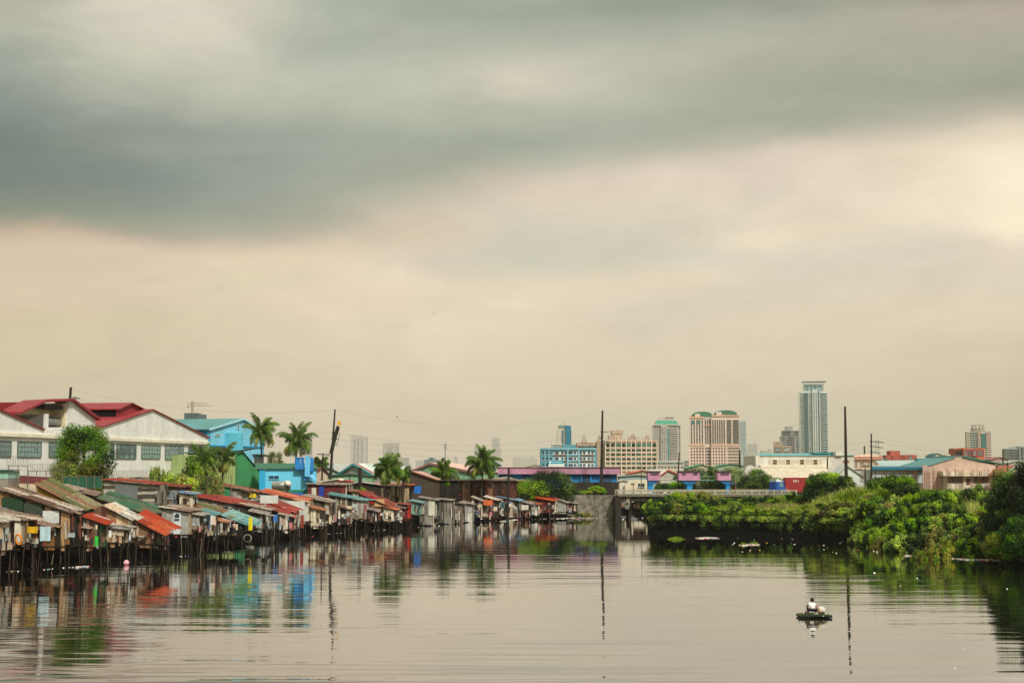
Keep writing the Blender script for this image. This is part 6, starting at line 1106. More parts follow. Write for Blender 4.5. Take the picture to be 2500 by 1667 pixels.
# ------------------------------------------------------------------ fences on the left bank
def fence_run(us, vt, vb, Y, label, coil=None, mesh_=False, rail=True):
    f = Frame(us[0], us[-1], Y, R(0)); o = f.root('wire_fence', label, 'fence'); zt, zb = f.z(vt), f.z(vb); FM = mat('#6f6455', .8, .4, .3)
    for u in us: m = MB(); m.box(f.x(u)-.035, f.x(u)+.035, -.035, .035, zb-.6, zt+.1); m.build('post', FM, o)
    if rail: m = MB(); m.tube([(0, 0, zt), (f.W, 0, zt)], .03, 5); m.tube([(0, 0, zb+.1), (f.W, 0, zb+.1)], .03, 5); m.build('rail', FM, o)
    if mesh_:
        m = MB(); x = 0
        while x < f.W+(zt-zb):
            for a_, b_ in (((x, zb), (x-(zt-zb), zt)), ((x-(zt-zb), zb), (x, zt))):
                (xa, za), (xb, zb2) = a_, b_
                if xa != xb:
                    s_ = (zb2-za)/(xb-xa); lo, hi = max(0, min(xa, xb)), min(f.W, max(xa, xb))
                    if hi > lo: m.tube([(lo, 0, za+s_*(lo-xa)), (hi, 0, za+s_*(hi-xa))], .007, 3, cap=False)
            x += .28
        m.build('mesh', FM, o)
    if coil:
        r = coil; m = MB(); P = []; n = int(f.W/.28)
        for i in range(n*12): a_ = i*math.pi/6; P.append((i*.28/12+r*.5*math.cos(a_*.5)*0+.1*math.cos(a_), r*math.cos(a_), zt+r+.05+r*math.sin(a_)))
        m.tube(P, .016, 3, cap=False); m.build('razor_wire', mat('#5d554a', .7, .3), o)
    return o
fence_run([21, 44, 68], 1137, 1178, 172, 'steel frame fence topped with large razor wire coils at the far left', .55, True); fence_run([69, 90, 113, 133, 153], 1150, 1182, 173, 'lower steel fence with razor wire between the coils and the big tree', .4, True)
fence_run([154, 173, 192, 212, 231, 250], 1162, 1193, 170, 'green screened wire fence under the big tree', None, True)
f = Frame(156, 252, 171.5, 0); m = MB()
for i in range(24): x = f.W*i/24; m.hexa([(x, .03*math.sin(i*2), f.z(1192)), (x+f.W/24, .03*math.sin(i*2+2), f.z(1192)), (x+f.W/24, .03*math.sin(i*2+2)+.02, f.z(1192)), (x, .03*math.sin(i*2)+.02, f.z(1192)), (x, .03*math.sin(i*2), f.z(1164)), (x+f.W/24, .03*math.sin(i*2+2), f.z(1164)), (x+f.W/24, .03*math.sin(i*2+2)+.02, f.z(1164)), (x, .03*math.sin(i*2)+.02, f.z(1164))])
tag(m.build('shade_net', mat('#1f5a46', .85, .6, scale=1.0, dark='#16241c'), None, f.P), 'dark green shade netting tied behind the fence below the big tree', 'netting')
f = Frame(222, 366, 186, 0); o = f.root('razor_wire_fence', 'long low coil of razor wire on rust brown fence panels right of the big tree', 'fence'); m = MB(); P = []; n = int(f.W/.22)
for i in range(n*12): a_ = i*math.pi/6; P.append((i*.22/12, .38*math.cos(a_), f.z(1155)+.38*math.sin(a_)))
m.tube(P, .015, 3, cap=False); m.build('razor_wire', mat('#5d554a', .7, .3), o); m = MB(); panels(m, (f.x(285), .1), (f.W, .1), f.z(1180), f.z(1164), f.z(1164), 4, random.Random(9), wmin=.6, wmax=.9); m.build('panel', wmats('wood'), o)
fence_run([386, 408, 428, 457, 480, 508, 542, 565], 1163, 1200, 190, 'thin pipe fence in front of the leafy bushes beside the green shed', None, False)
f = Frame(-40, 20, 170, 0); o = f.root('shed', 'pale turquoise and grey shed cut by the left edge', 'shed'); m = MB(); m.box(0, f.W, 0, 4, 2, f.z(1169)); m.build('lower_wall', mat('#8a8478', .85, .3), o); m = MB(); m.box(0, f.W, -.02, 4, f.z(1168), f.z(1149)); m.build('upper_wall', mat('#8fb8a8', .8, .3), o); m = MB(); m.hexa([(-.2, -.3, f.z(1149)), (f.W+.2, -.3, f.z(1149)), (f.W+.2, 4.2, f.z(1147)), (-.2, 4.2, f.z(1147)), (-.2, -.3, f.z(1148)), (f.W+.2, -.3, f.z(1148)), (f.W+.2, 4.2, f.z(1146)), (-.2, 4.2, f.z(1146))]); m.build('roof', mat('#2a4a40', .8, .3), o)
f = Frame(24, 160, 180, R(0)); m = MB(); m.box(0, f.W, 0, .3, 1, f.z(1180)); tag(m.build('compound_wall', mat('#c4b498', .85, .4), None, f.P), 'low cream compound wall below the factory fence', 'wall')
# small dark sheds backing the shack row
for i, (u0, u1, v) in enumerate(((250, 330, 1168), (40, 105, 1186))): pass
# ------------------------------------------------------------------ vehicles on the bridge
def extr(prof_yz, x0, x1, name, mt, o, m=None): m = MB(); m.prism_x(prof_yz, x0, x1); return m.build(name, mt, o)
o = thing('truck', 'small blue lorry cab with white roof facing left on the bridge', 'truck', (K(1898)*277.5, 277.5, bz), R(90+28)); TB = mat('#1d4f9c', .35, .15, spec=.5); W2 = mat('#c9d2cc', .5, .15)
m = MB(); m.prism_x([(-1.0, .5), (1.05, .5), (1.05, 2.3), (-.55, 2.3), (-1.0, 1.35)], -.98, .98); m.build('cab', TB, o)
m = MB(); m.prism_x([(-.62, 2.303), (1.05, 2.303), (1.05, 2.78), (.5, 2.78), (-.45, 2.45)], -.92, .92); m.build('roof', W2, o)
m = MB(); m.hexa([(-.85, -1.02, 1.38), (.85, -1.02, 1.38), (.85, -.97, 1.36), (-.85, -.97, 1.36), (-.85, -.6, 2.2), (.85, -.6, 2.2), (.85, -.55, 2.2), (-.85, -.55, 2.2)]); m.build('windscreen', glass('#8fa8a4'), o)
for s_ in (-1, 1):
    m = MB(); m.prism_x([(-.6, 1.4), (.4, 1.4), (.4, 2.1), (-.35, 2.1)], s_*.985-.01, s_*.985+.01); m.build('side_window', glass('#5c7474'), o)
    m = MB(); m.tube([(s_*.95-.12, 0, .45), (s_*.95+.12, 0, .45)], .45, 16); wh = m.build('wheel', mat('#1a1a1a', .9, .1), o); m = MB(); m.tube([(s_*.95-.13, 0, .45), (s_*.95+.13, 0, .45)], .22, 12); m.build('rim', mat('#8a8a88', .5, .2), wh)
    m = MB(); m.box(s_*.7-.15, s_*.7+.15, -1.05, -1.0, .75, .95); m.build('headlight', mat('#d8d8cc', .3, .05), o); m = MB(); m.box(s_*1.1-.08, s_*1.1+.08, -.9, -.8, 1.5, 1.95); m.build('mirror', mat('#20242a', .4, .1), o)
m = MB(); m.box(-.98, .98, -1.12, -1.003, .4, .65); m.build('bumper', mat('#b4b8b4', .5, .2), o); m = MB(); m.box(-.6, .6, -1.03, -1.003, .98, 1.2); m.build('grille', mat('#1c2430', .6, .1), o); m = MB(); m.box(-.9, .9, 1.1, 3.2, .6, .85); m.box(-.9, .9, 1.1, 1.2, .85, 2.0); m.build('chassis', TB, o)
f = Frame(1917, 1995, 284, 0); o = f.root('shipping_container', 'red corrugated shipping container with white lettering behind the dark tree', 'container'); z0, z1 = f.z(1200), f.z(1165.5); CRD = mat('#9a2c2e', .6, .3, .05, scale=.8)
m = MB(); m.box(0, f.W, 0, 2.4, z0, z1); ribs(m, .15, f.W-.1, .3, z0+.12, lambda x: z1-.1, 0, 0, .15, .05); m.box(0, f.W, -.07, -.002, z1-.1, z1).box(0, f.W, -.07, -.002, z0, z0+.12).box(0, .12, -.08, -.002, z0+.12, z1-.1); m.build('body', CRD, o)
def text(body, size, mt, parent, loc, rot=(math.pi/2, 0, 0)):
    c = bpy.data.curves.new('lettering', 'FONT'); c.body = body; c.size = size; c.extrude = .01; c.offset = .012; t_ = bpy.data.objects.new('tmp', c); COL.objects.link(t_)
    me = bpy.data.meshes.new_from_object(t_.evaluated_get(bpy.context.evaluated_depsgraph_get())); bpy.data.objects.remove(t_); me.materials.clear(); me.materials.append(mt); o = link('lettering', me, parent, loc); o.rotation_euler = rot; return o
text('D11', .62, mat('#e0dcd0', .6, .05, streak=False), o, (f.x(1936), -.09, f.z(1176.5)))
# people: skin-modifier bodies
SKIN = mat((.30, .15, .09, 1), .6, .1, streak=False); HAIR = mat('#14110f', .7, .05, streak=False)
def skinned(name, joints, edges, mt, parent, sub=1, root=0):
    me = bpy.data.meshes.new(name); me.from_pydata([j[:3] for j in joints], edges, []); me.materials.append(mt); o = link(name, me, parent)
    md = o.modifiers.new('skin', 'SKIN'); md.use_smooth_shade = True
    for i, j in enumerate(joints): me.skin_vertices[0].data[i].radius = (j[3], j[4] if len(j) > 4 else j[3])
    me.skin_vertices[0].data[root].use_root = True
    if sub: s_ = o.modifiers.new('sub', 'SUBSURF'); s_.levels = sub; s_.render_levels = sub
    return o
def head(parent, c, yaw=0, r=.105):
    m = MB(); n = 12
    for j in range(9):
        for i in range(n):
            th = math.pi*j/8; ph = 2*math.pi*i/n; x, y, z = math.sin(th)*math.cos(ph), math.sin(th)*math.sin(ph), math.cos(th)
            k = 1.0
            if y < -.6 and abs(x) < .35: k = 1.0+(.14 if -.35 < z < .1 else 0)
            m.v.append((c[0]+x*r*.82*k, c[1]+y*r*.98*k, c[2]+z*r*1.2))
    m.f = [(j*n+i, (j+1)*n+i, (j+1)*n+(i+1) % n, j*n+(i+1) % n) for j in range(8) for i in range(n)]; m.m = [0]*len(m.f)
    for s_ in (-1, 1):
        m.box(c[0]+s_*r*.86-.012, c[0]+s_*r*.86+.012, c[1]-.02, c[1]+.025, c[2]-.03, c[2]+.035); m.box(c[0]+s_*.035-.013, c[0]+s_*.035+.013, c[1]-r*1.0, c[1]-r*.9, c[2]-.002, c[2]+.012)
    m.box(c[0]-.028, c[0]+.028, c[1]-r*.98, c[1]-r*.85, c[2]-.062, c[2]-.052); h = m.build('head', SKIN, parent, None, True)
    m = MB(); 
    for j in range(7):
        for i in range(n):
            th = math.pi*.72*j/6; ph = 2*math.pi*i/n; x, y, z = math.sin(th)*math.cos(ph), math.sin(th)*math.sin(ph), math.cos(th)
            if y < -.3 and z < .45: y = -.3; 
            m.v.append((c[0]+x*r*.93, c[1]+.008+y*r*1.1, c[2]+.01+z*r*1.27))
    m.f = [(j*n+i, (j+1)*n+i, (j+1)*n+(i+1) % n, j*n+(i+1) % n) for j in range(6) for i in range(n)]; m.m = [0]*len(m.f); m.build('hair', HAIR, parent, None, True)
# man squatting on the raft, seen from behind (he faces away from the camera, +y)
Pr = on_z(1988, 1506); 
o = thing('raft', 'low makeshift raft of dark planks, foam and bundled bottles in mid river', 'raft', Pr, R(-3)); RF = mat('#4a4630', .9, .6, scale=5); RF2 = mat('#1e2a22', .8, .5, scale=5)
rr = random.Random(5)
for i in range(7): m = MB(); y = -.55+i*.19; m.tube([(-.98+rr.uniform(-.08, .05), y, .1), (0, y+rr.uniform(-.02, .02), .12+rr.uniform(-.01, .02)), (.95+rr.uniform(-.1, .06), y, .1)], rr.uniform(.07, .09), 7); m.build('log', RF if i % 2 else RF2, o)
for x in (-.75, -.1, .6): m = MB(); m.box(x, x+.1, -.65, .68, .19, .225); m.build('cross_plank', mat('#6a6244', .9, .4), o)
m = MB()
for i in range(110):
    x, y, z = rr.uniform(-1.0, .95), rr.uniform(-.68, .6), rr.uniform(.1, .24); s_ = rr.uniform(.03, .08); m.box(x, x+s_*rr.uniform(1, 2.2), y, y+s_, z, z+s_*.6, rr.randrange(4))
m.build('bottle_bundle', [mat('#6d7b44', .6, .4), mat('#d4cfb4', .6, .2), mat('#2f6a44', .6, .3), mat('#2a2418', .7, .3)], o)
m = MB(); m.box(-.98, -.35, -.62, .3, -.06, .03); m.build('foam_float', mat('#121a18', .8, .3), o); m = MB(); m.box(-.55, -.32, -.35, .05, .22, .36); m.build('wooden_box', mat('#4a3a2c', .85, .4), o)
o2 = thing('sack', 'full white plastic sack lying on the right end of the raft', 'sack', Pr+Vector((.45, .12, .22)), 0); m = MB(); n = 14
for j in range(8):
    for i in range(n):
        th = math.pi*j/7; ph = 2*math.pi*i/n; w_ = 1+.09*math.sin(5*ph+j)+.10*math.sin(3*ph-2*j)-.12*(j == 3); m.v.append((.30*math.sin(th)*math.cos(ph)*w_, .26*math.sin(th)*math.sin(ph)*w_, .19+(.22 if math.cos(th) > 0 else .19)*math.cos(th)*w_))
m.f = [(j*n+i, (j+1)*n+i, (j+1)*n+(i+1) % n, j*n+(i+1) % n) for j in range(7) for i in range(n)]; m.m = [0]*len(m.f); m.build('bag', mat('#b9b6a8', .7, .35, scale=5), o2, None, True); m = MB(); m.tube([(-.28, .02, .1), (-.36, .05, .12), (-.40, .08, .08)], [.07, .03, .06], 7); m.build('tied_neck', mat('#c4c8b4', .6, .2), o2)
pz = .23; o = thing('person', 'person squatting on the raft in white shirt and dark shorts, reaching down', 'person', Pr+Vector((-.12, -.02, pz)), R(-6)); o.scale = (1.3, 1.1, .95)
# joints: x right, y away; z up (local to deck)
J = [(0, 0, .26, .13, .11), (0, .05, .42, .125, .10), (.01, .10, .58, .13, .095), (.02, .15, .66, .06, .055), (.02, .18, .73, .05, .05),
 (.13, .04, .24, .085), (.20, .36, .33, .06), (.19, .26, .05, .042), (.19, .40, .03, .035), (-.13, .04, .24, .085), (-.20, .36, .33, .06), (-.18, .26, .05, .042), (-.18, .40, .03, .035),
 (.15, .12, .62, .055), (.25, .06, .40, .042), (.33, -.10, .20, .033), (.355, -.16, .14, .028), (-.14, .12, .62, .055), (-.24, .20, .42, .042), (-.20, .40, .36, .033), (-.19, .46, .35, .028)]
E = [(0, 1), (1, 2), (2, 3), (3, 4), (0, 5), (5, 6), (6, 7), (7, 8), (0, 9), (9, 10), (10, 11), (11, 12), (2, 13), (13, 14), (14, 15), (15, 16), (2, 17), (17, 18), (18, 19), (19, 20)]
# five fingers on each hand
for hi, (hx, hy, hz), dr in ((16, (.355, -.16, .14), (.12, -.35, -.93)), (20, (-.19, .46, .35), (.1, .8, -.55))):
    d_ = Vector(dr).normalized(); sd = d_.cross(Vector((0, 1, 0) if abs(d_.y) < .7 else (0, 0, 1))).normalized()
    for k in range(5):
        off = (k-2)*.017; ln = (.05, .075, .082, .076, .06)[k]; b0 = len(J); base = Vector((hx, hy, hz))+sd*off*1.1+d_*.03; side = sd*(-.03 if k == 0 else 0)
        p1 = base+d_*ln*.5+side; p2 = base+d_*ln*.95+side*1.3+Vector((0, .012, 0))
        J += [tuple(base)+(.010,), tuple(p1)+(.009,), tuple(p2)+(.007,)]; E += [(hi, b0), (b0, b0+1), (b0+1, b0+2)]
skinned('body', J, E, SKIN, o, 1)
head(o, (.02, .20, .835), 0); bpy.context.view_layer.update()
for c_ in list(o.children):
    if c_.name.startswith(('head', 'hair')):       # face turned away from the camera
        for v in c_.data.vertices: v.co.y = 2*.20-v.co.y
        c_.data.flip_normals()
SJ = [(0, 0, .24, .155, .135), (0, .05, .42, .16, .12), (.01, .10, .57, .16, .12), (.02, .14, .66, .10, .09), (.15, .12, .60, .08), (.215, .08, .49, .06), (-.15, .12, .61, .075), (-.205, .16, .50, .06)]
skinned('shirt', SJ, [(0, 1), (1, 2), (2, 3), (2, 4), (4, 5), (2, 6), (6, 7)], mat('#d4d6d0', .8, .12), o, 1)
skinned('shorts', [(0, .0, .20, .15, .12), (.13, .05, .23, .10), (.18, .26, .30, .085), (-.13, .05, .23, .10), (-.18, .26, .30, .085)], [(0, 1), (1, 2), (0, 3), (3, 4)], mat('#1c2030', .85, .1), o, 1)
m = MB(); m.tube([(.325, -.085, .215), (.34, -.12, .185)], .042, 8); m.build('wristband', mat('#d8b820', .5, .05, streak=False), o)
# people on the bridge
def stander(u, Y, z, label, shirt, trousers, h=1.66, turn=0, walk=.15):
    o = thing('person', label, 'person', (K(u)*Y, Y, z), turn); k = h/1.7
    J = [(0, 0, .95, .13, .09), (0, 0, 1.15, .12, .085), (0, 0, 1.36, .15, .09), (0, 0, 1.46, .05), (.09, 0, .88, .085), (.10, -walk, .48, .055), (.10, 0, .08, .04), (.10, -.12, .04, .035), (-.09, 0, .88, .085), (-.10, walk, .48, .055), (-.10, walk*1.6, .08, .04), (-.10, walk*1.6-.12, .04, .035), (.19, 0, 1.38, .05), (.24, .02, 1.12, .038), (.24, -.1, .90, .03), (.24, -.13, .84, .03), (-.19, 0, 1.38, .05), (-.24, .02, 1.12, .038), (-.24, -.12, .92, .03), (-.24, -.15, .86, .03)]
    E = [(0, 1), (1, 2), (2, 3), (0, 4), (4, 5), (5, 6), (6, 7), (0, 8), (8, 9), (9, 10), (10, 11), (2, 12), (12, 13), (13, 14), (14, 15), (2, 16), (16, 17), (17, 18), (18, 19)]
    J = [tuple(c*k for c in j) for j in J]; skinned('body', J, E, SKIN, o, 1); head(o, (0, -.01, 1.6*k), 0)
    skinned('shirt', [tuple(c*k for c in j) for j in [(0, 0, .92, .15, .11), (0, 0, 1.15, .14, .105), (0, 0, 1.36, .165, .105), (.19, 0, 1.37, .07), (.23, .02, 1.2, .06), (-.19, 0, 1.37, .07), (-.23, .02, 1.2, .06)]], [(0, 1), (1, 2), (2, 3), (3, 4), (2, 5), (5, 6)], shirt, o, 1)
    skinned('trousers', [tuple(c*k for c in j) for j in [(0, 0, .92, .14, .10), (.09, 0, .86, .10), (.10, -walk, .48, .075), (.10, 0, .14, .06), (-.09, 0, .86, .10), (-.10, walk, .48, .075), (-.10, walk*1.6, .14, .06)]], [(0, 1), (1, 2), (2, 3), (0, 4), (4, 5), (5, 6)], trousers, o, 1); return o
stander(1546, 276.3, bz, 'person in dark maroon shirt walking at the left end of the bridge', mat('#5a2a2e', .8, .1), mat('#23242c', .8, .1), turn=R(80)); 
stander(1783, 276.6, bz, 'person in white shirt under the dark umbrella on the bridge', mat('#c9c4bc', .8, .1), mat('#3a3a44', .8, .1), 1.6, R(20)); stander(1795, 276.4, bz, 'person in pink shirt next to the umbrella on the bridge', mat('#b8625c', .8, .1), mat('#4a4048', .8, .1), 1.55, R(-60))
stander(574, 163, zof(1306, 163), 'person in pale pink shirt in the dark shelter under the teal awning', mat('#c4a8a4', .8, .1), mat('#3a3a44', .8, .1), 1.45, R(60), .05)
o = thing('umbrella', 'open dark blue umbrella above the people on the bridge', 'umbrella', (K(1787)*276.2, 276.2, bz+1.1)); m = MB(); n = 10
for j, (r, z) in enumerate(((.02, 1.05), (.35, .95), (.62, .72))):
    for i in range(n): m.v.append((r*math.cos(2*math.pi*i/n), r*math.sin(2*math.pi*i/n), z))
m.f = [(j*n+i, (j+1)*n+i, (j+1)*n+(i+1) % n, j*n+(i+1) % n) for j in range(2) for i in range(n)]; m.m = [0]*len(m.f); m.build('canopy', mat('#2c3050', .8, .1), o); m = MB(); m.tube([(0, 0, 0), (0, 0, 1.12)], .015, 5); m.build('handle', POLE, o)
# ------------------------------------------------------------------ birds
for (u, v, Y, lb) in ((969, 1018, 240, 'small dark bird flying low over the grey towers'), (1058, 766, 300, 'tiny dark bird high in the sky')):
    m = MB(); m.tube([(-.16, 0, 0), (-.05, 0, .02), (.06, 0, .03), (.15, 0, .02), (.2, 0, .01)], [.01, .05, .055, .035, .008], 6); o = m.build('bird', mat('#2a2a2a', .8, .05), None, at(u, v, Y), True); tag(o, lb, 'bird')
    w_ = MB(); w_.add([(-.05, 0, .05), (.08, 0, .05), (.02, .22, .14), (-.07, .4, .06), (-.08, .2, .12)], [(0, 1, 2, 4), (4, 2, 3)]); w_.build('wing', mat('#2a2a2a', .8, .05), o); w_ = MB(); w_.add([(-.05, 0, .05), (.08, 0, .05), (.02, -.22, .14), (-.07, -.4, .06), (-.08, -.2, .12)], [(4, 2, 1, 0), (3, 2, 4)]); w_.build('wing', mat('#2a2a2a', .8, .05), o)
# ------------------------------------------------------------------ trees on the left bank and behind
o = tree(202, 1024, 186, 140, 'mango', 'big round mango like tree in front of the white factory', 2.5, .16, 20000, .28, .36); o = tree(165, 1096, 183, 95, 'bright', 'lower feathery tree at the left foot of the big round tree', 2.5, .3, 5500, .26, .28, squash=.8)
bush(400, 1142, 196, 60, 'green', 'loose leafy shrub left of the large bush by the factory', 'shrub', zb=2.4); bush(470, 1112, 200, 90, 'green', 'large leafy bush between the factory and the green shed', 'shrub', zb=2.4); bush(440, 1150, 193, 130, 'bright', 'low bright green bush behind the pipe fence', 'shrub', zb=2.4); bush(505, 1132, 196, 80, 'bright', 'bright leafy bush at the foot of the banana like fronds', 'shrub', zb=2.4); bush(380, 1128, 202, 36, 'bright', 'small wispy bush in front of the factory wall', 'shrub', zb=2.6)
palm(496, 1142, 207, 3.6, 'short young palm with upright fronds between the factory and the green shed', 2.6, 14, .1, 4, 1); palm(545, 1128, 206, 3.0, 'small palm with drooping yellow brown fronds by the green shed', 2.6, 7, .2, 5, 3)
palm(634, 1064, 262, 4.6, 'coconut palm right behind the sky blue warehouse corner', 3, 20, -.8, 1, 4); palm(725, 1087, 255, 4.3, 'coconut palm behind the blue ducts', 3, 24, .6, 2, 5)
tree(672, 1096, 275, 55, 'olive', 'grey green wispy tree between the first two palms', 3, .3, 3500, .25, .3); palm(781, 1140, 275, 2.2, 'small distant palm behind the crossarm pole', 3, 14, .2, 3, 2)
palm(948, 1158, 233, 3.5, 'leaning coconut palm before the timber house with the salmon roof', 2.5, 26, .6, 6, 6); palm(984, 1163, 246, 2.0, 'small palm just right of the leaning coconut palm', 2.5, 12, 0, 12, 1)
palm(1084, 1167, 254, 3.3, 'middle coconut palm in front of the pink roofed green warehouse', 2.5, 24, .2, 7, 4); palm(1179, 1143, 270, 4.2, 'tallest full coconut palm left of the pump station', 2.5, 30, .3, 8, 8)
tree(1345, 1146, 283, 120, 'dark', 'dark round crowned tree in front of the pump station', 2.5, .1, 9000, .32, .3); tree(1300, 1170, 281, 90, 'green', 'lower spreading yellow green tree left of the dark round tree', 2.5, .1, 5500, .3, .32); tree(1385, 1186, 282.5, 60, 'dark', 'small dark tree at the left end of the flood wall', 2.5, .1, 3500, .3, .35)
bush(1455, 1185, 283, 55, 'bright', 'bright broad leaved bush on top of the flood wall', 'shrub', zb=4.0); bush(1425, 1196, 283, 34, 'bright', 'smaller bright bush on top of the flood wall left of the broad one', 'shrub', zb=4.0); bush(882, 1186, 240, 26, 'bright', 'small green bush behind the red roof shacks', 'shrub', zb=4.2); bush(1425, 1250, 275, 44, 'olive', 'scrubby yellow green bush on the mud below the flood wall', 'shrub', zb=-.05)
HZ = ((1655, 1175, 315, 55), (1700, 1140, 330, 80), (1740, 1158, 318, 60), (1790, 1138, 330, 80), (1830, 1160, 318, 70), (1865, 1158, 320, 70), (1893, 1165, 325, 50), (1620, 1180, 312, 50), (1770, 1172, 308, 60), (1850, 1142, 340, 60))
for i, (u, v, Y, wp) in enumerate(HZ): tree(u, v, Y, wp, 'dark' if i % 3 else 'green', ['dark leafy tree left of the widest gatehouse', 'tree rising between the widest gatehouse and the pink towers', 'bushy tree between two gatehouses', 'tall dark tree behind the rightmost gatehouse', 'leafy tree right of the rightmost gatehouse', 'dark tree left of the blue lorry', 'tree directly behind the blue lorry', 'small tree between the leftmost and widest gatehouses', 'low tree under the rightmost gatehouse', 'tree under the beige end gable'][i], 3, .15, 3200, .32, .33)
palm(1665, 1178, 311, 2.6, 'small palm in front of the dark trees behind the bridge', 3, 14, .1, 20, 1); palm(1738, 1172, 312, 2.8, 'small palm between the widest and rightmost gatehouses', 3, 14, .1, 21, 2)
# ------------------------------------------------------------------ right bank: retaining wall and vegetation
m = MB(); pts = [(19.6, 275), (19.0, 209.5), (19.3, 209.3), (29.3, 204.3), (40.2, 198.3), (43.3, 192), (44.2, 186)]
for (xa_, ya_), (xb_, yb_) in zip(pts[1:], pts[2:]):
    d_ = Vector((xb_-xa_, yb_-ya_)).normalized(); n_ = Vector((-d_.y, d_.x))*.5
    if n_.y < 0 and abs(d_.x) > .3: n_ = -n_
    m.hexa([(xa_, ya_, -1.2), (xb_, yb_, -1.2), (xb_+n_.x, yb_+n_.y, -1.2), (xa_+n_.x, ya_+n_.y, -1.2), (xa_, ya_, 2.25), (xb_, yb_, 2.25), (xb_+n_.x, yb_+n_.y, 2.25), (xa_+n_.x, ya_+n_.y, 2.25)])
    o_ = -n_*.7; m.hexa([(xa_+o_.x, ya_+o_.y, -1.2), (xb_+o_.x, yb_+o_.y, -1.2), (xb_, yb_, -1.2), (xa_, ya_, -1.2), (xa_+o_.x, ya_+o_.y, .75), (xb_+o_.x, yb_+o_.y, .75), (xb_-n_.x*.01, yb_-n_.y*.01, .75), (xa_-n_.x*.01, ya_-n_.y*.01, .75)])
m.hexa([(19, 209.3, -1.2), (19.5, 209.3, -1.2), (25.0, 274, -1.2), (24.5, 274, -1.2), (19, 209.3, 2.24), (19.5, 209.3, 2.24), (25.0, 274, 2.24), (24.5, 274, 2.24)])
tag(m.build('retaining_wall', mat('#100f0c', .9, .7, scale=.9, dark='#050505')), 'low black stained retaining wall with a ledge along the right bank', 'wall')
B = bush
# tree and shrubs along the wall, left to right (front row)
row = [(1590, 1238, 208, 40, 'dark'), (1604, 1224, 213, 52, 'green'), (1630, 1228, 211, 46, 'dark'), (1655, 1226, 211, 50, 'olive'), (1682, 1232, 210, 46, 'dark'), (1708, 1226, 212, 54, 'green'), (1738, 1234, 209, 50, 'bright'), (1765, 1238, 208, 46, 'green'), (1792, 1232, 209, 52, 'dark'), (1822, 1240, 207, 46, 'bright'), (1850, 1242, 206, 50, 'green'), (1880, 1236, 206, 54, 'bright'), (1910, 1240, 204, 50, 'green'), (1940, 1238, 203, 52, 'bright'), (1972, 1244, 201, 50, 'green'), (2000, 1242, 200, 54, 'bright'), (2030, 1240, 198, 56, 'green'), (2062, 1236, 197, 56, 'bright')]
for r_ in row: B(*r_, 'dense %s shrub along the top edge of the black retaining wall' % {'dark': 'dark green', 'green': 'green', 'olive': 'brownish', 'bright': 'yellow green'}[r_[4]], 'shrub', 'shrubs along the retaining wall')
row = [(1596, 1216, 228, 60, 'green'), (1625, 1206, 240, 66, 'dark'), (1650, 1198, 246, 60, 'bright'), (1680, 1196, 248, 60, 'bright'), (1712, 1196, 250, 70, 'olive'), (1745, 1206, 244, 60, 'green'), (1775, 1212, 238, 60, 'dark'), (1690, 1212, 228, 70, 'green'), (1740, 1218, 226, 64, 'dark'), (1650, 1214, 226, 60, 'dark'), (1790, 1222, 222, 60, 'bright'), (1830, 1224, 220, 60, 'green'), (1865, 1214, 238, 56, 'green'), (1905, 1206, 246, 50, 'bright'), (1935, 1198, 248, 48, 'green'), (1830, 1208, 250, 60, 'dark'), (1870, 1207, 254, 60, 'dark'), (1915, 1207, 255, 50, 'dark')]
for r_ in row: B(*r_, '%s shrub on the slope between the retaining wall and the bridge' % {'dark': 'dark green', 'green': 'mid green', 'olive': 'yellowish olive', 'bright': 'bright leafy'}[r_[4]], 'shrub', 'shrubs on the slope before the bridge')
row = [(1895, 1230, 214, 50, 'bright'), (1975, 1229, 211, 50, 'bright'), (2015, 1226, 209, 50, 'green'), (2085, 1200, 222, 50, 'green'), (2120, 1202, 217, 54, 'bright'), (2110, 1182, 238, 60, 'olive')]
for r_ in row: B(*r_, '%s weed clump in the grassy slope in the middle of the right bank' % {'green': 'mid green', 'olive': 'olive', 'bright': 'bright green'}[r_[4]], 'shrub', 'weed clumps on the grassy slope')
B(2048, 1222, 203, 80, 'purple', 'dark purplish brown leaved bush at the turn of the right bank', 'shrub'); B(2020, 1240, 198, 60, 'purple', 'smaller purplish bush hanging over the wall end', 'shrub')
tree(1992, 1152, 246, 58, 'dark', 'dark rounded tree leaning left beside the red container', None, .1, 5500, .3, .35); tree(2020, 1150, 247, 90, 'green', 'broad crowned tree in front of the beige warehouse', None, .12, 7500, .3, .32); tree(2062, 1157, 242, 56, 'dark', 'dark tree at the foot of the tall dark pole', None, .15, 4000, .3, .33); tree(1978, 1188, 240, 44, 'dark', 'low dark tree by the container foot', None, .05, 3500, .3, .35)
tree(2145, 1162, 236, 70, 'green', 'low spreading tree left of the umbrella shaped tree', None, .35, 4000, .3, .33, squash=.9); tree(2192, 1163, 225, 92, 'green', 'umbrella shaped tree with a thin trunk before the pale grey shed', None, .55, 4500, .28, .3); tree(2210, 1184, 222, 80, 'dark', 'low dark tree under the umbrella shaped tree', None, .3, 3500, .28, .33)
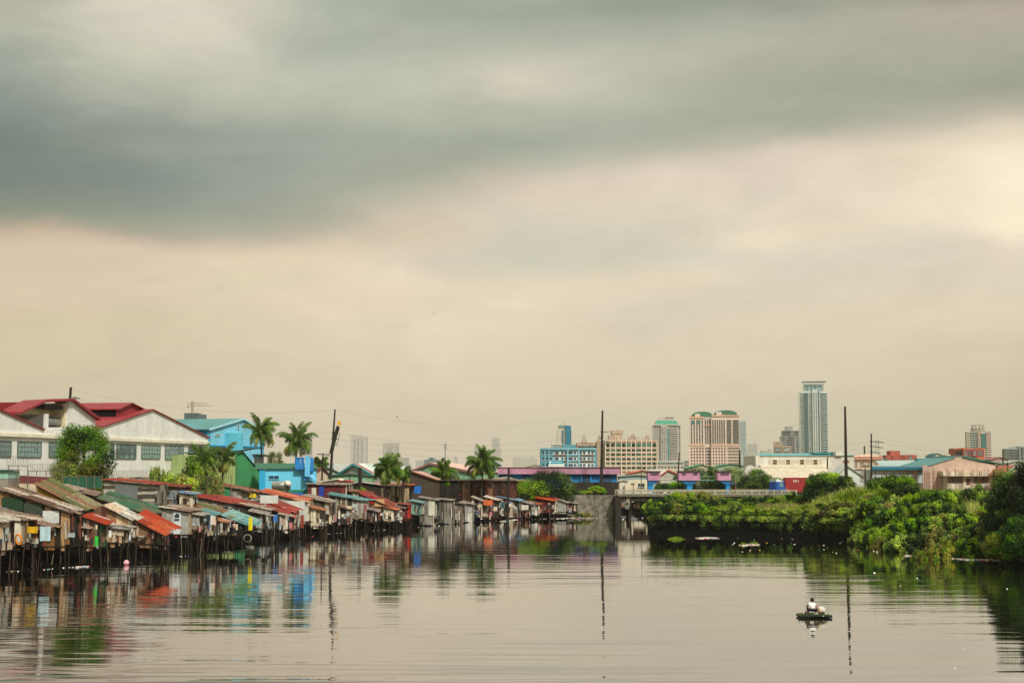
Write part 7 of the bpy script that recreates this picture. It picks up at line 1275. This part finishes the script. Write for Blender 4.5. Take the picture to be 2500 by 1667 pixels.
# big mass on the right, near the water
big = [(2100, 1230, 196, 80, 'green'), (2140, 1208, 200, 90, 'green'), (2185, 1204, 200, 90, 'bright'), (2230, 1200, 200, 90, 'green'), (2275, 1192, 202, 90, 'dark'), (2310, 1192, 200, 80, 'green'), (2115, 1262, 188, 80, 'bright'), (2150, 1240, 188, 90, 'dark'), (2195, 1232, 186, 100, 'green'), (2240, 1226, 184, 100, 'bright'), (2285, 1216, 186, 100, 'green'), (2325, 1222, 182, 90, 'dark'),
 (2095, 1290, 183, 60, 'green'), (2130, 1284, 178, 80, 'green'), (2170, 1272, 175, 90, 'bright'), (2215, 1262, 172, 100, 'green'), (2260, 1256, 171, 110, 'dark'), (2305, 1248, 170, 110, 'bright'), (2350, 1250, 169, 100, 'green'), (2150, 1306, 171, 70, 'olive'), (2195, 1298, 167, 80, 'green'), (2245, 1292, 163, 90, 'dark'), (2300, 1284, 161, 100, 'olive'), (2350, 1278, 160, 110, 'green'), (2390, 1268, 161, 100, 'olive'),
 (2330, 1310, 156, 90, 'olive'), (2375, 1302, 154, 90, 'green'), (2420, 1296, 153, 100, 'dark'), (2465, 1300, 151, 90, 'green')]
names_ = {'green': 'mid green', 'dark': 'dark green', 'bright': 'light green', 'olive': 'olive brown'}
for i, r_ in enumerate(big): B(*r_, 'large %s bush in the dense thicket on the right bank' % names_[r_[4]], 'bush', 'bushes of the right bank thicket', None, 'thicket_bush')
for u, v, Y, wp, k, lb in ((2390, 1178, 205, 50, 'green', 'small round bush in front of the hall annexe'), (2360, 1188, 207, 56, 'dark', 'dark shrub in front of the salmon hall door'), (2425, 1196, 190, 70, 'green', 'bush left of the big dark tree'), (2400, 1235, 176, 70, 'bright', 'light green bush below the dry grass patch'), (2240, 1334, 152, 40, 'olive', 'yellow olive sprig bush hanging over the water with bright leaf tips'), (2285, 1322, 153, 60, 'olive', 'olive bush drooping to the litter line on the right')): B(u, v, Y, wp, k, lb)
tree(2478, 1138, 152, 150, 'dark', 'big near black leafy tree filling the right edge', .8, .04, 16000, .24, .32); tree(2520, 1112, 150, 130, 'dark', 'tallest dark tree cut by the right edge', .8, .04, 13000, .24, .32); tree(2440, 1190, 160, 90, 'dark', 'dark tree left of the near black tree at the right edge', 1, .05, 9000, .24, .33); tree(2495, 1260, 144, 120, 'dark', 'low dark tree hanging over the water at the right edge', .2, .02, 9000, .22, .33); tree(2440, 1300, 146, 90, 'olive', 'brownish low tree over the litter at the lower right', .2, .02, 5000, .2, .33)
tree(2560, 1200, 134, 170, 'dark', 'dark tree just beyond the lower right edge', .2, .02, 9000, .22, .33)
# grass and ground cover
def scatter(n, fn, xr, yr):
    out = []
    while len(out) < n:
        x, y = random.uniform(*xr), random.uniform(*yr)
        if fn(x, y): out.append((x, y, hground(x, y)-.1))
    return out
inb = lambda x, y: x > interp(XR, y)+1.4
gp = scatter(45000, lambda x, y: inb(x, y) and x-interp(XR, y) < 17 and x < 75 and 1700 < 1250+3713*x/y < 2500, (25, 75), (188, 262)); grass('tall_grass', 'tall yellow green grass over the right bank slope', gp, .5, 1.2, [GREEN, BRIGHT, BRIGHT, YELLOW], .05)
tufts = scatter(170, lambda x, y: inb(x, y) and (1930 < 1250+3713*x/y < 2115 or 2320 < 1250+3713*x/y < 2440) and 3 < x-interp(XR, y) < 20 and (y > 196 or x > 50), (33, 75), (168, 232)); gp = []
for tx, ty, tz in tufts:
    r_ = random.uniform(.3, .9); 
    for k in range(random.randint(25, 70)): a_ = random.uniform(0, 6.28); q_ = random.random()*r_; gp.append((tx+q_*math.cos(a_), ty+q_*math.sin(a_), tz))
grass('reed_grass', 'tall dry plumed reeds on the crest of the right bank', gp, .7, 1.7, [DRY, YELLOW, BRIGHT, BRIGHT], .03, .75)
gp = scatter(3000, lambda x, y: inb(x, y) and 1850 < 1250+3713*x/y < 1940, (28, 50), (206, 226)); grass('dry_grass', 'patch of dry reddish grass on the slope below the bridge', gp, .8, 1.6, [DRY, YELLOW], .04)
# ground cover hanging over the wall
cl = []
for i in range(92):
    u = 1590+i*5.5; x = None
    for (xa_, ya_), (xb_, yb_) in zip(pts[1:], pts[2:]):
        for k in range(20):
            px_, py_ = xa_+(xb_-xa_)*k/20, ya_+(yb_-ya_)*k/20
            if abs(1250+3713*px_/py_-u) < 4: x = (px_, py_)
    if x: 
        hang = random.random() < (.9 if (1730 < u < 1800) or u > 1850 else .35)
        cl.append((x[0], x[1]+.2, 2.3, random.uniform(.5, .9), .5, random.choice((0, 1, 2))))
        if hang and random.random() < .85: cl.append((x[0], x[1]-.25, 1.6, .5, .8, random.choice((0, 0, 2)))); cl.append((x[0], x[1]-.3, .9 if u > 1900 else 1.4, .4, .6, 2))
q, tn = leaf_arrays(cl, 30000, .2, .4); tag(link('hanging_vines', quads_mesh('hanging_vines', q, tn, [GREEN, BRIGHT, DARK])), 'leafy creepers spilling over the black retaining wall', 'creeper', None, 'stuff')
# ------------------------------------------------------------------ floating plants and litter
def island(u, v, wpx, mt, label, name='floating_plants', n=700, h=.3):
    P = on_z(u, v); w_ = wpx/(3713/P.y)/2; c = []
    for i in range(n): a = random.uniform(0, 6.28); r = random.random()**.5*(.75+.25*math.sin(3*a+u)); c.append((P.x+w_*r*math.cos(a), P.y+w_*.7*r*math.sin(a), 0, max(.12, 1.05-r**2*1.2)*random.choice((.4, .7, 1))))
    o = grass(name, label, c, .08, h, mt, .035, .8); del o['kind']; o['category'] = 'water plants'; return o
island(1652, 1316, 52, [BRIGHT, GREEN, BRIGHT], 'bright green clump of floating water plants nearest the wall corner', n=900, h=.45); island(1815, 1330, 26, [BRIGHT, YELLOW], 'split clump of floating water plants right of the litter heap', n=500, h=.4); island(1840, 1327, 30, [BRIGHT, GREEN], 'small grassy clump at the right of the split floating plants', n=400, h=.35)
LM = [mat(c, .6, .15, streak=False) for c in ('#d8d6cc', '#cfc8b4', '#e0e0da', '#b8a88c', '#4a7cae', '#b84a4a', '#c4a83a', '#d49aa0', '#3f8a78')]
def litter_mesh(kind, mt, seed):
    rnd = random.Random(seed); m = MB()
    if kind == 'bottle': m.tube([(-.13, 0, .02), (-.12, 0, .02), (.05, 0, .025), (.1, 0, .03), (.11, 0, .03), (.15, 0, .03)], [.02, .045, .045, .02, .016, .016], 8)
    elif kind == 'foam': m.hexa([(-.16+rnd.uniform(-.05, .05), -.1, -.03), (.17, -.12, -.03), (.15, .1, -.03), (-.15, .12, -.03), (-.15, -.09, .06), (.15, -.1, .05), (.14, .1, .06), (-.14, .1, .05)])
    elif kind == 'board': m.box(-.35, .35, -.05, .05, -.01, .02)
    else:
        n = 8
        for j in range(5):
            for i in range(n):
                th = math.pi/2*(1-j/4)+.0; ph = 2*math.pi*i/n; k = rnd.uniform(.75, 1.2); m.v.append((.17*math.sin(th)*math.cos(ph)*k, .13*math.sin(th)*math.sin(ph)*k, .10*math.cos(th)*k-.02))
        m.f = [(j*n+i, j*n+(i+1) % n, (j+1)*n+(i+1) % n, (j+1)*n+i) for j in range(4) for i in range(n)]; m.m = [0]*len(m.f)
    return m.mesh('floating_'+kind, mt)
LIT = {k: [litter_mesh(k, LM[i], i) for i in range(len(LM))] for k in ('bottle', 'foam', 'bag', 'board')}
LCOL = ('white', 'cream', 'white', 'tan', 'blue', 'red', 'yellow', 'pink', 'teal')
lcount = [0]
def litter(x, y, where, sc=None, ci=None, kind=None):
    if lcount[0] >= 280: return
    ci = ci if ci is not None else random.choice((0, 0, 0, 1, 1, 2, 2, 2, 3, 3, 4, 5, 6, 7, 8)); kind = kind or random.choice(('bag', 'bag', 'bag', 'bottle', 'foam', 'foam', 'board')); s_ = (sc or random.uniform(.45, 1.05))*.75
    nm = {'bag': 'plastic_bag', 'bottle': 'plastic_bottle', 'foam': 'foam_piece', 'board': 'driftwood'}[kind]
    o = link(nm, LIT[kind][ci], None, (x, y, .0)); o.rotation_euler = (0, 0, random.uniform(0, 6.28)); o.scale = (s_,)*3; lcount[0] += 1
    tag(o, 'small %s %s floating %s' % (LCOL[ci], nm.replace('_', ' '), where), 'litter', 'floating litter %s' % where)
rr = random.Random(12)
def strip(u0, u1, n, off, where, spread=.7):
    for i in range(n):
        u = u0+(u1-u0)*rr.random(); P, _ = bank_at(u, -off+rr.gauss(0, spread)*1.0); litter(P.x, P.y, where)
strip(5, 320, 46, -1.0, 'along the near left bank under the stilt shacks', .7); strip(340, 560, 22, -.8, 'under the white panelled stilt house'); strip(740, 1000, 26, -.6, 'beside the patchwork shacks in midstream distance', .5); strip(1000, 1130, 14, -.5, 'at the foot of the concrete block house', .4); strip(1140, 1400, 40, -.2, 'at the far left bank near the flood wall', .4)
for i in range(22): P = on_z(rr.uniform(1440, 1575), rr.gauss(1264, 1.2)); litter(P.x, P.y, 'in front of the flood wall and bridge', rr.uniform(.7, 1.4))
for i in range(24): P = on_z(rr.uniform(1600, 1790), 1303+rr.gauss(0, 1)); litter(P.x, P.y-.9, 'along the foot of the black retaining wall', rr.uniform(.3, .6))
for i in range(44): P = on_z(rr.uniform(1780, 2200), rr.uniform(1308, 1350)); litter(P.x, P.y, 'in the dark water off the right bank')
for (u, v, ci, k, s_) in ((2135, 1398, 2, 'bag', 1.0), (2239, 1411, 2, 'bag', .8), (2198, 1430, 1, 'bag', .7), (1660, 1390, 7, 'bag', .7), (1470, 1303, 6, 'bag', .8), (1471, 1379, 7, 'bag', .6), (2459, 1437, 2, 'bag', .6), (2331, 1631, 0, 'bag', .5), (1231, 1333, 5, 'bag', .6), (1793, 1325, 2, 'bag', 1.0), (1436, 1377, 8, 'board', .5), (2276, 1630, 6, 'bag', .3), (2353, 1584, 0, 'bag', .4), (1530, 1380, 3, 'bag', .4)): P = on_z(u, v); litter(P.x, P.y, 'alone on open water', s_*.95, ci, k)
# dense litter drift lines
def drift(label, pts, n, spread=.25):
    m = MB(); 
    for i in range(n):
        k = rr.random()*(len(pts)-1); j = int(k); a, b_ = on_z(*pts[j]), on_z(*pts[min(j+1, len(pts)-1)]); p = a.lerp(b_, k-j)+Vector((rr.gauss(0, spread), rr.gauss(0, spread), 0)); s_ = rr.uniform(.04, .16)
        m.hexa([(p.x+dx*s_*rr.uniform(.5, 1.3), p.y+dy*s_*rr.uniform(.4, 1.2), z) for z in (-.03, rr.uniform(.02, .1)) for dx, dy in ((-1, -1), (1, -1), (1, 1), (-1, 1))], rr.choice((0, 0, 1, 1, 2, 3, 3, 4, 5, 7, 8)))
    tag(m.build('litter_drift', LM), label, 'litter', None, 'stuff')
drift('line of packed plastic scraps washed against the thicket at the lower right', [(2215, 1357), (2250, 1354), (2300, 1360), (2360, 1366), (2450, 1367)], 420, .22); drift('heap of pale litter and straw between two floating plant clumps', [(1708, 1314), (1730, 1312), (1748, 1314)], 260, .3); drift('litter tangled in the small grassy floating clump', [(1812, 1331), (1850, 1329)], 120, .2); drift('litter heap on the mud near the far end of the shack row', [(1225, 1273), (1240, 1271), (1255, 1268)], 200, .3); drift('line of litter on the mud below the flood wall', [(1360, 1266), (1400, 1264), (1440, 1264)], 200, .3); drift('band of packed scraps under the near stilt shacks', [(130, 1384), (170, 1380), (205, 1384)], 180, .35)
# pink ball, boat and bucket near the left bank
P, _ = bank_at(313, -1.2); m = MB(); n = 14
for j in range(11):
    for i in range(n): th = math.pi*j/10; ph = 2*math.pi*i/n; m.v.append((.27*math.sin(th)*math.cos(ph), .27*math.sin(th)*math.sin(ph), .2+.27*math.cos(th)))
m.f = [(j*n+i, (j+1)*n+i, (j+1)*n+(i+1) % n, j*n+(i+1) % n) for j in range(10) for i in range(n)]; m.m = [1 if ((i//n) % 3 == 1) else 0 for i in range(len(m.f))]
tag(m.build('ball', [mat('#d87f94', .5, .05, streak=False), mat('#e8d8d4', .5, .05, streak=False)], None, P, True), 'pink striped ball floating off the near shacks', 'ball')
P, _ = bank_at(608, -1.3); o = thing('washtub', 'pale round tub hanging below the teal awning shelter', 'tub', (P.x, P.y, zof(1314, P.y)), 0); m = MB(); m.tube([(0, 0, 0), (0, -.25, .05)], [.34, .42], 14); m.tube([(0, -.251, .05), (0, -.3, .05)], [.44, .44], 14); m.build('rim', mat('#b0a894', .7, .3), o); m = MB(); m.tube([(0, -.33, .05), (0, -.34, .05)], [.38, .38], 14); m.build('shade_disc', VOID, o)
m = MB(); m.box(-.45, .45, -.3, .3, -.05, .14); m.box(-.42, .42, -.26, .26, .14, .17); tag(m.build('foam_block', mat('#cfcfc0', .8, .3), None, on_z(609, 1336)), 'dirty white foam block floating below the hanging tub', 'foam block')
# dish antenna
P, _ = bank_at(702, 6); m = MB(); m.tube([(0, 0, 0), (0, -.06, 0), (0, -.16, 0)], [.1, .42, .55], 14); o = m.build('satellite_dish', mat('#d0cabc', .6, .2), None, (K(703)*P.y, P.y, zof(1182, P.y)), True); tag(o, 'round pale satellite dish at the lower right of the blue workshop', 'satellite dish'); m = MB(); m.tube([(0, .05, 0), (0, .1, -1.6)], .04, 5); m.build('mast', POLE, o)
# ------------------------------------------------------------------ loose poles and debris among the stilts
rr = random.Random(77)
for i in range(56):
    u = rr.uniform(5, 980) if i < 40 else rr.uniform(1140, 1400); P, _ = bank_at(u, rr.uniform(-.6, 1.6)); h = rr.uniform(1.2, 2.6); m = MB(); m.tube([(0, 0, -.6), (rr.uniform(-.3, .3), rr.uniform(-.3, .3), h)], [.035, .025], 5)
    tag(m.build('bamboo_pole', STILT if i % 3 else mat('#8a8068', .9, .3), None, P), 'thin bamboo pole standing in the water under the %s' % ('near stilt shacks' if u < 330 else 'middle stilt shacks' if u < 700 else 'far stilt shacks'), 'pole', 'loose bamboo poles under the shacks')
# ------------------------------------------------------------------ haze
hm = bpy.data.materials.new("haze"); hm.use_nodes = True; hm.node_tree.nodes.clear(); h = NT(hm.node_tree)
pv = h.node('ShaderNodeVolumePrincipled', i={'Color': (1, .94, .87, 1), 'Density': .00006, 'Anisotropy': .3}); h.node('ShaderNodeOutputMaterial', i={'Volume': pv.outputs[0]})
m = MB(); m.box(-9000, 9000, -450, 21500, -3.2, 620); hz = m.build('haze', hm); tag(hz, 'thin warm haze over the city', None, None, 'stuff')
for o in list(scene.objects):
    if o.parent is None and o.type in ('MESH', 'EMPTY') and not o.get('kind'): o['kind'] = 'thing'
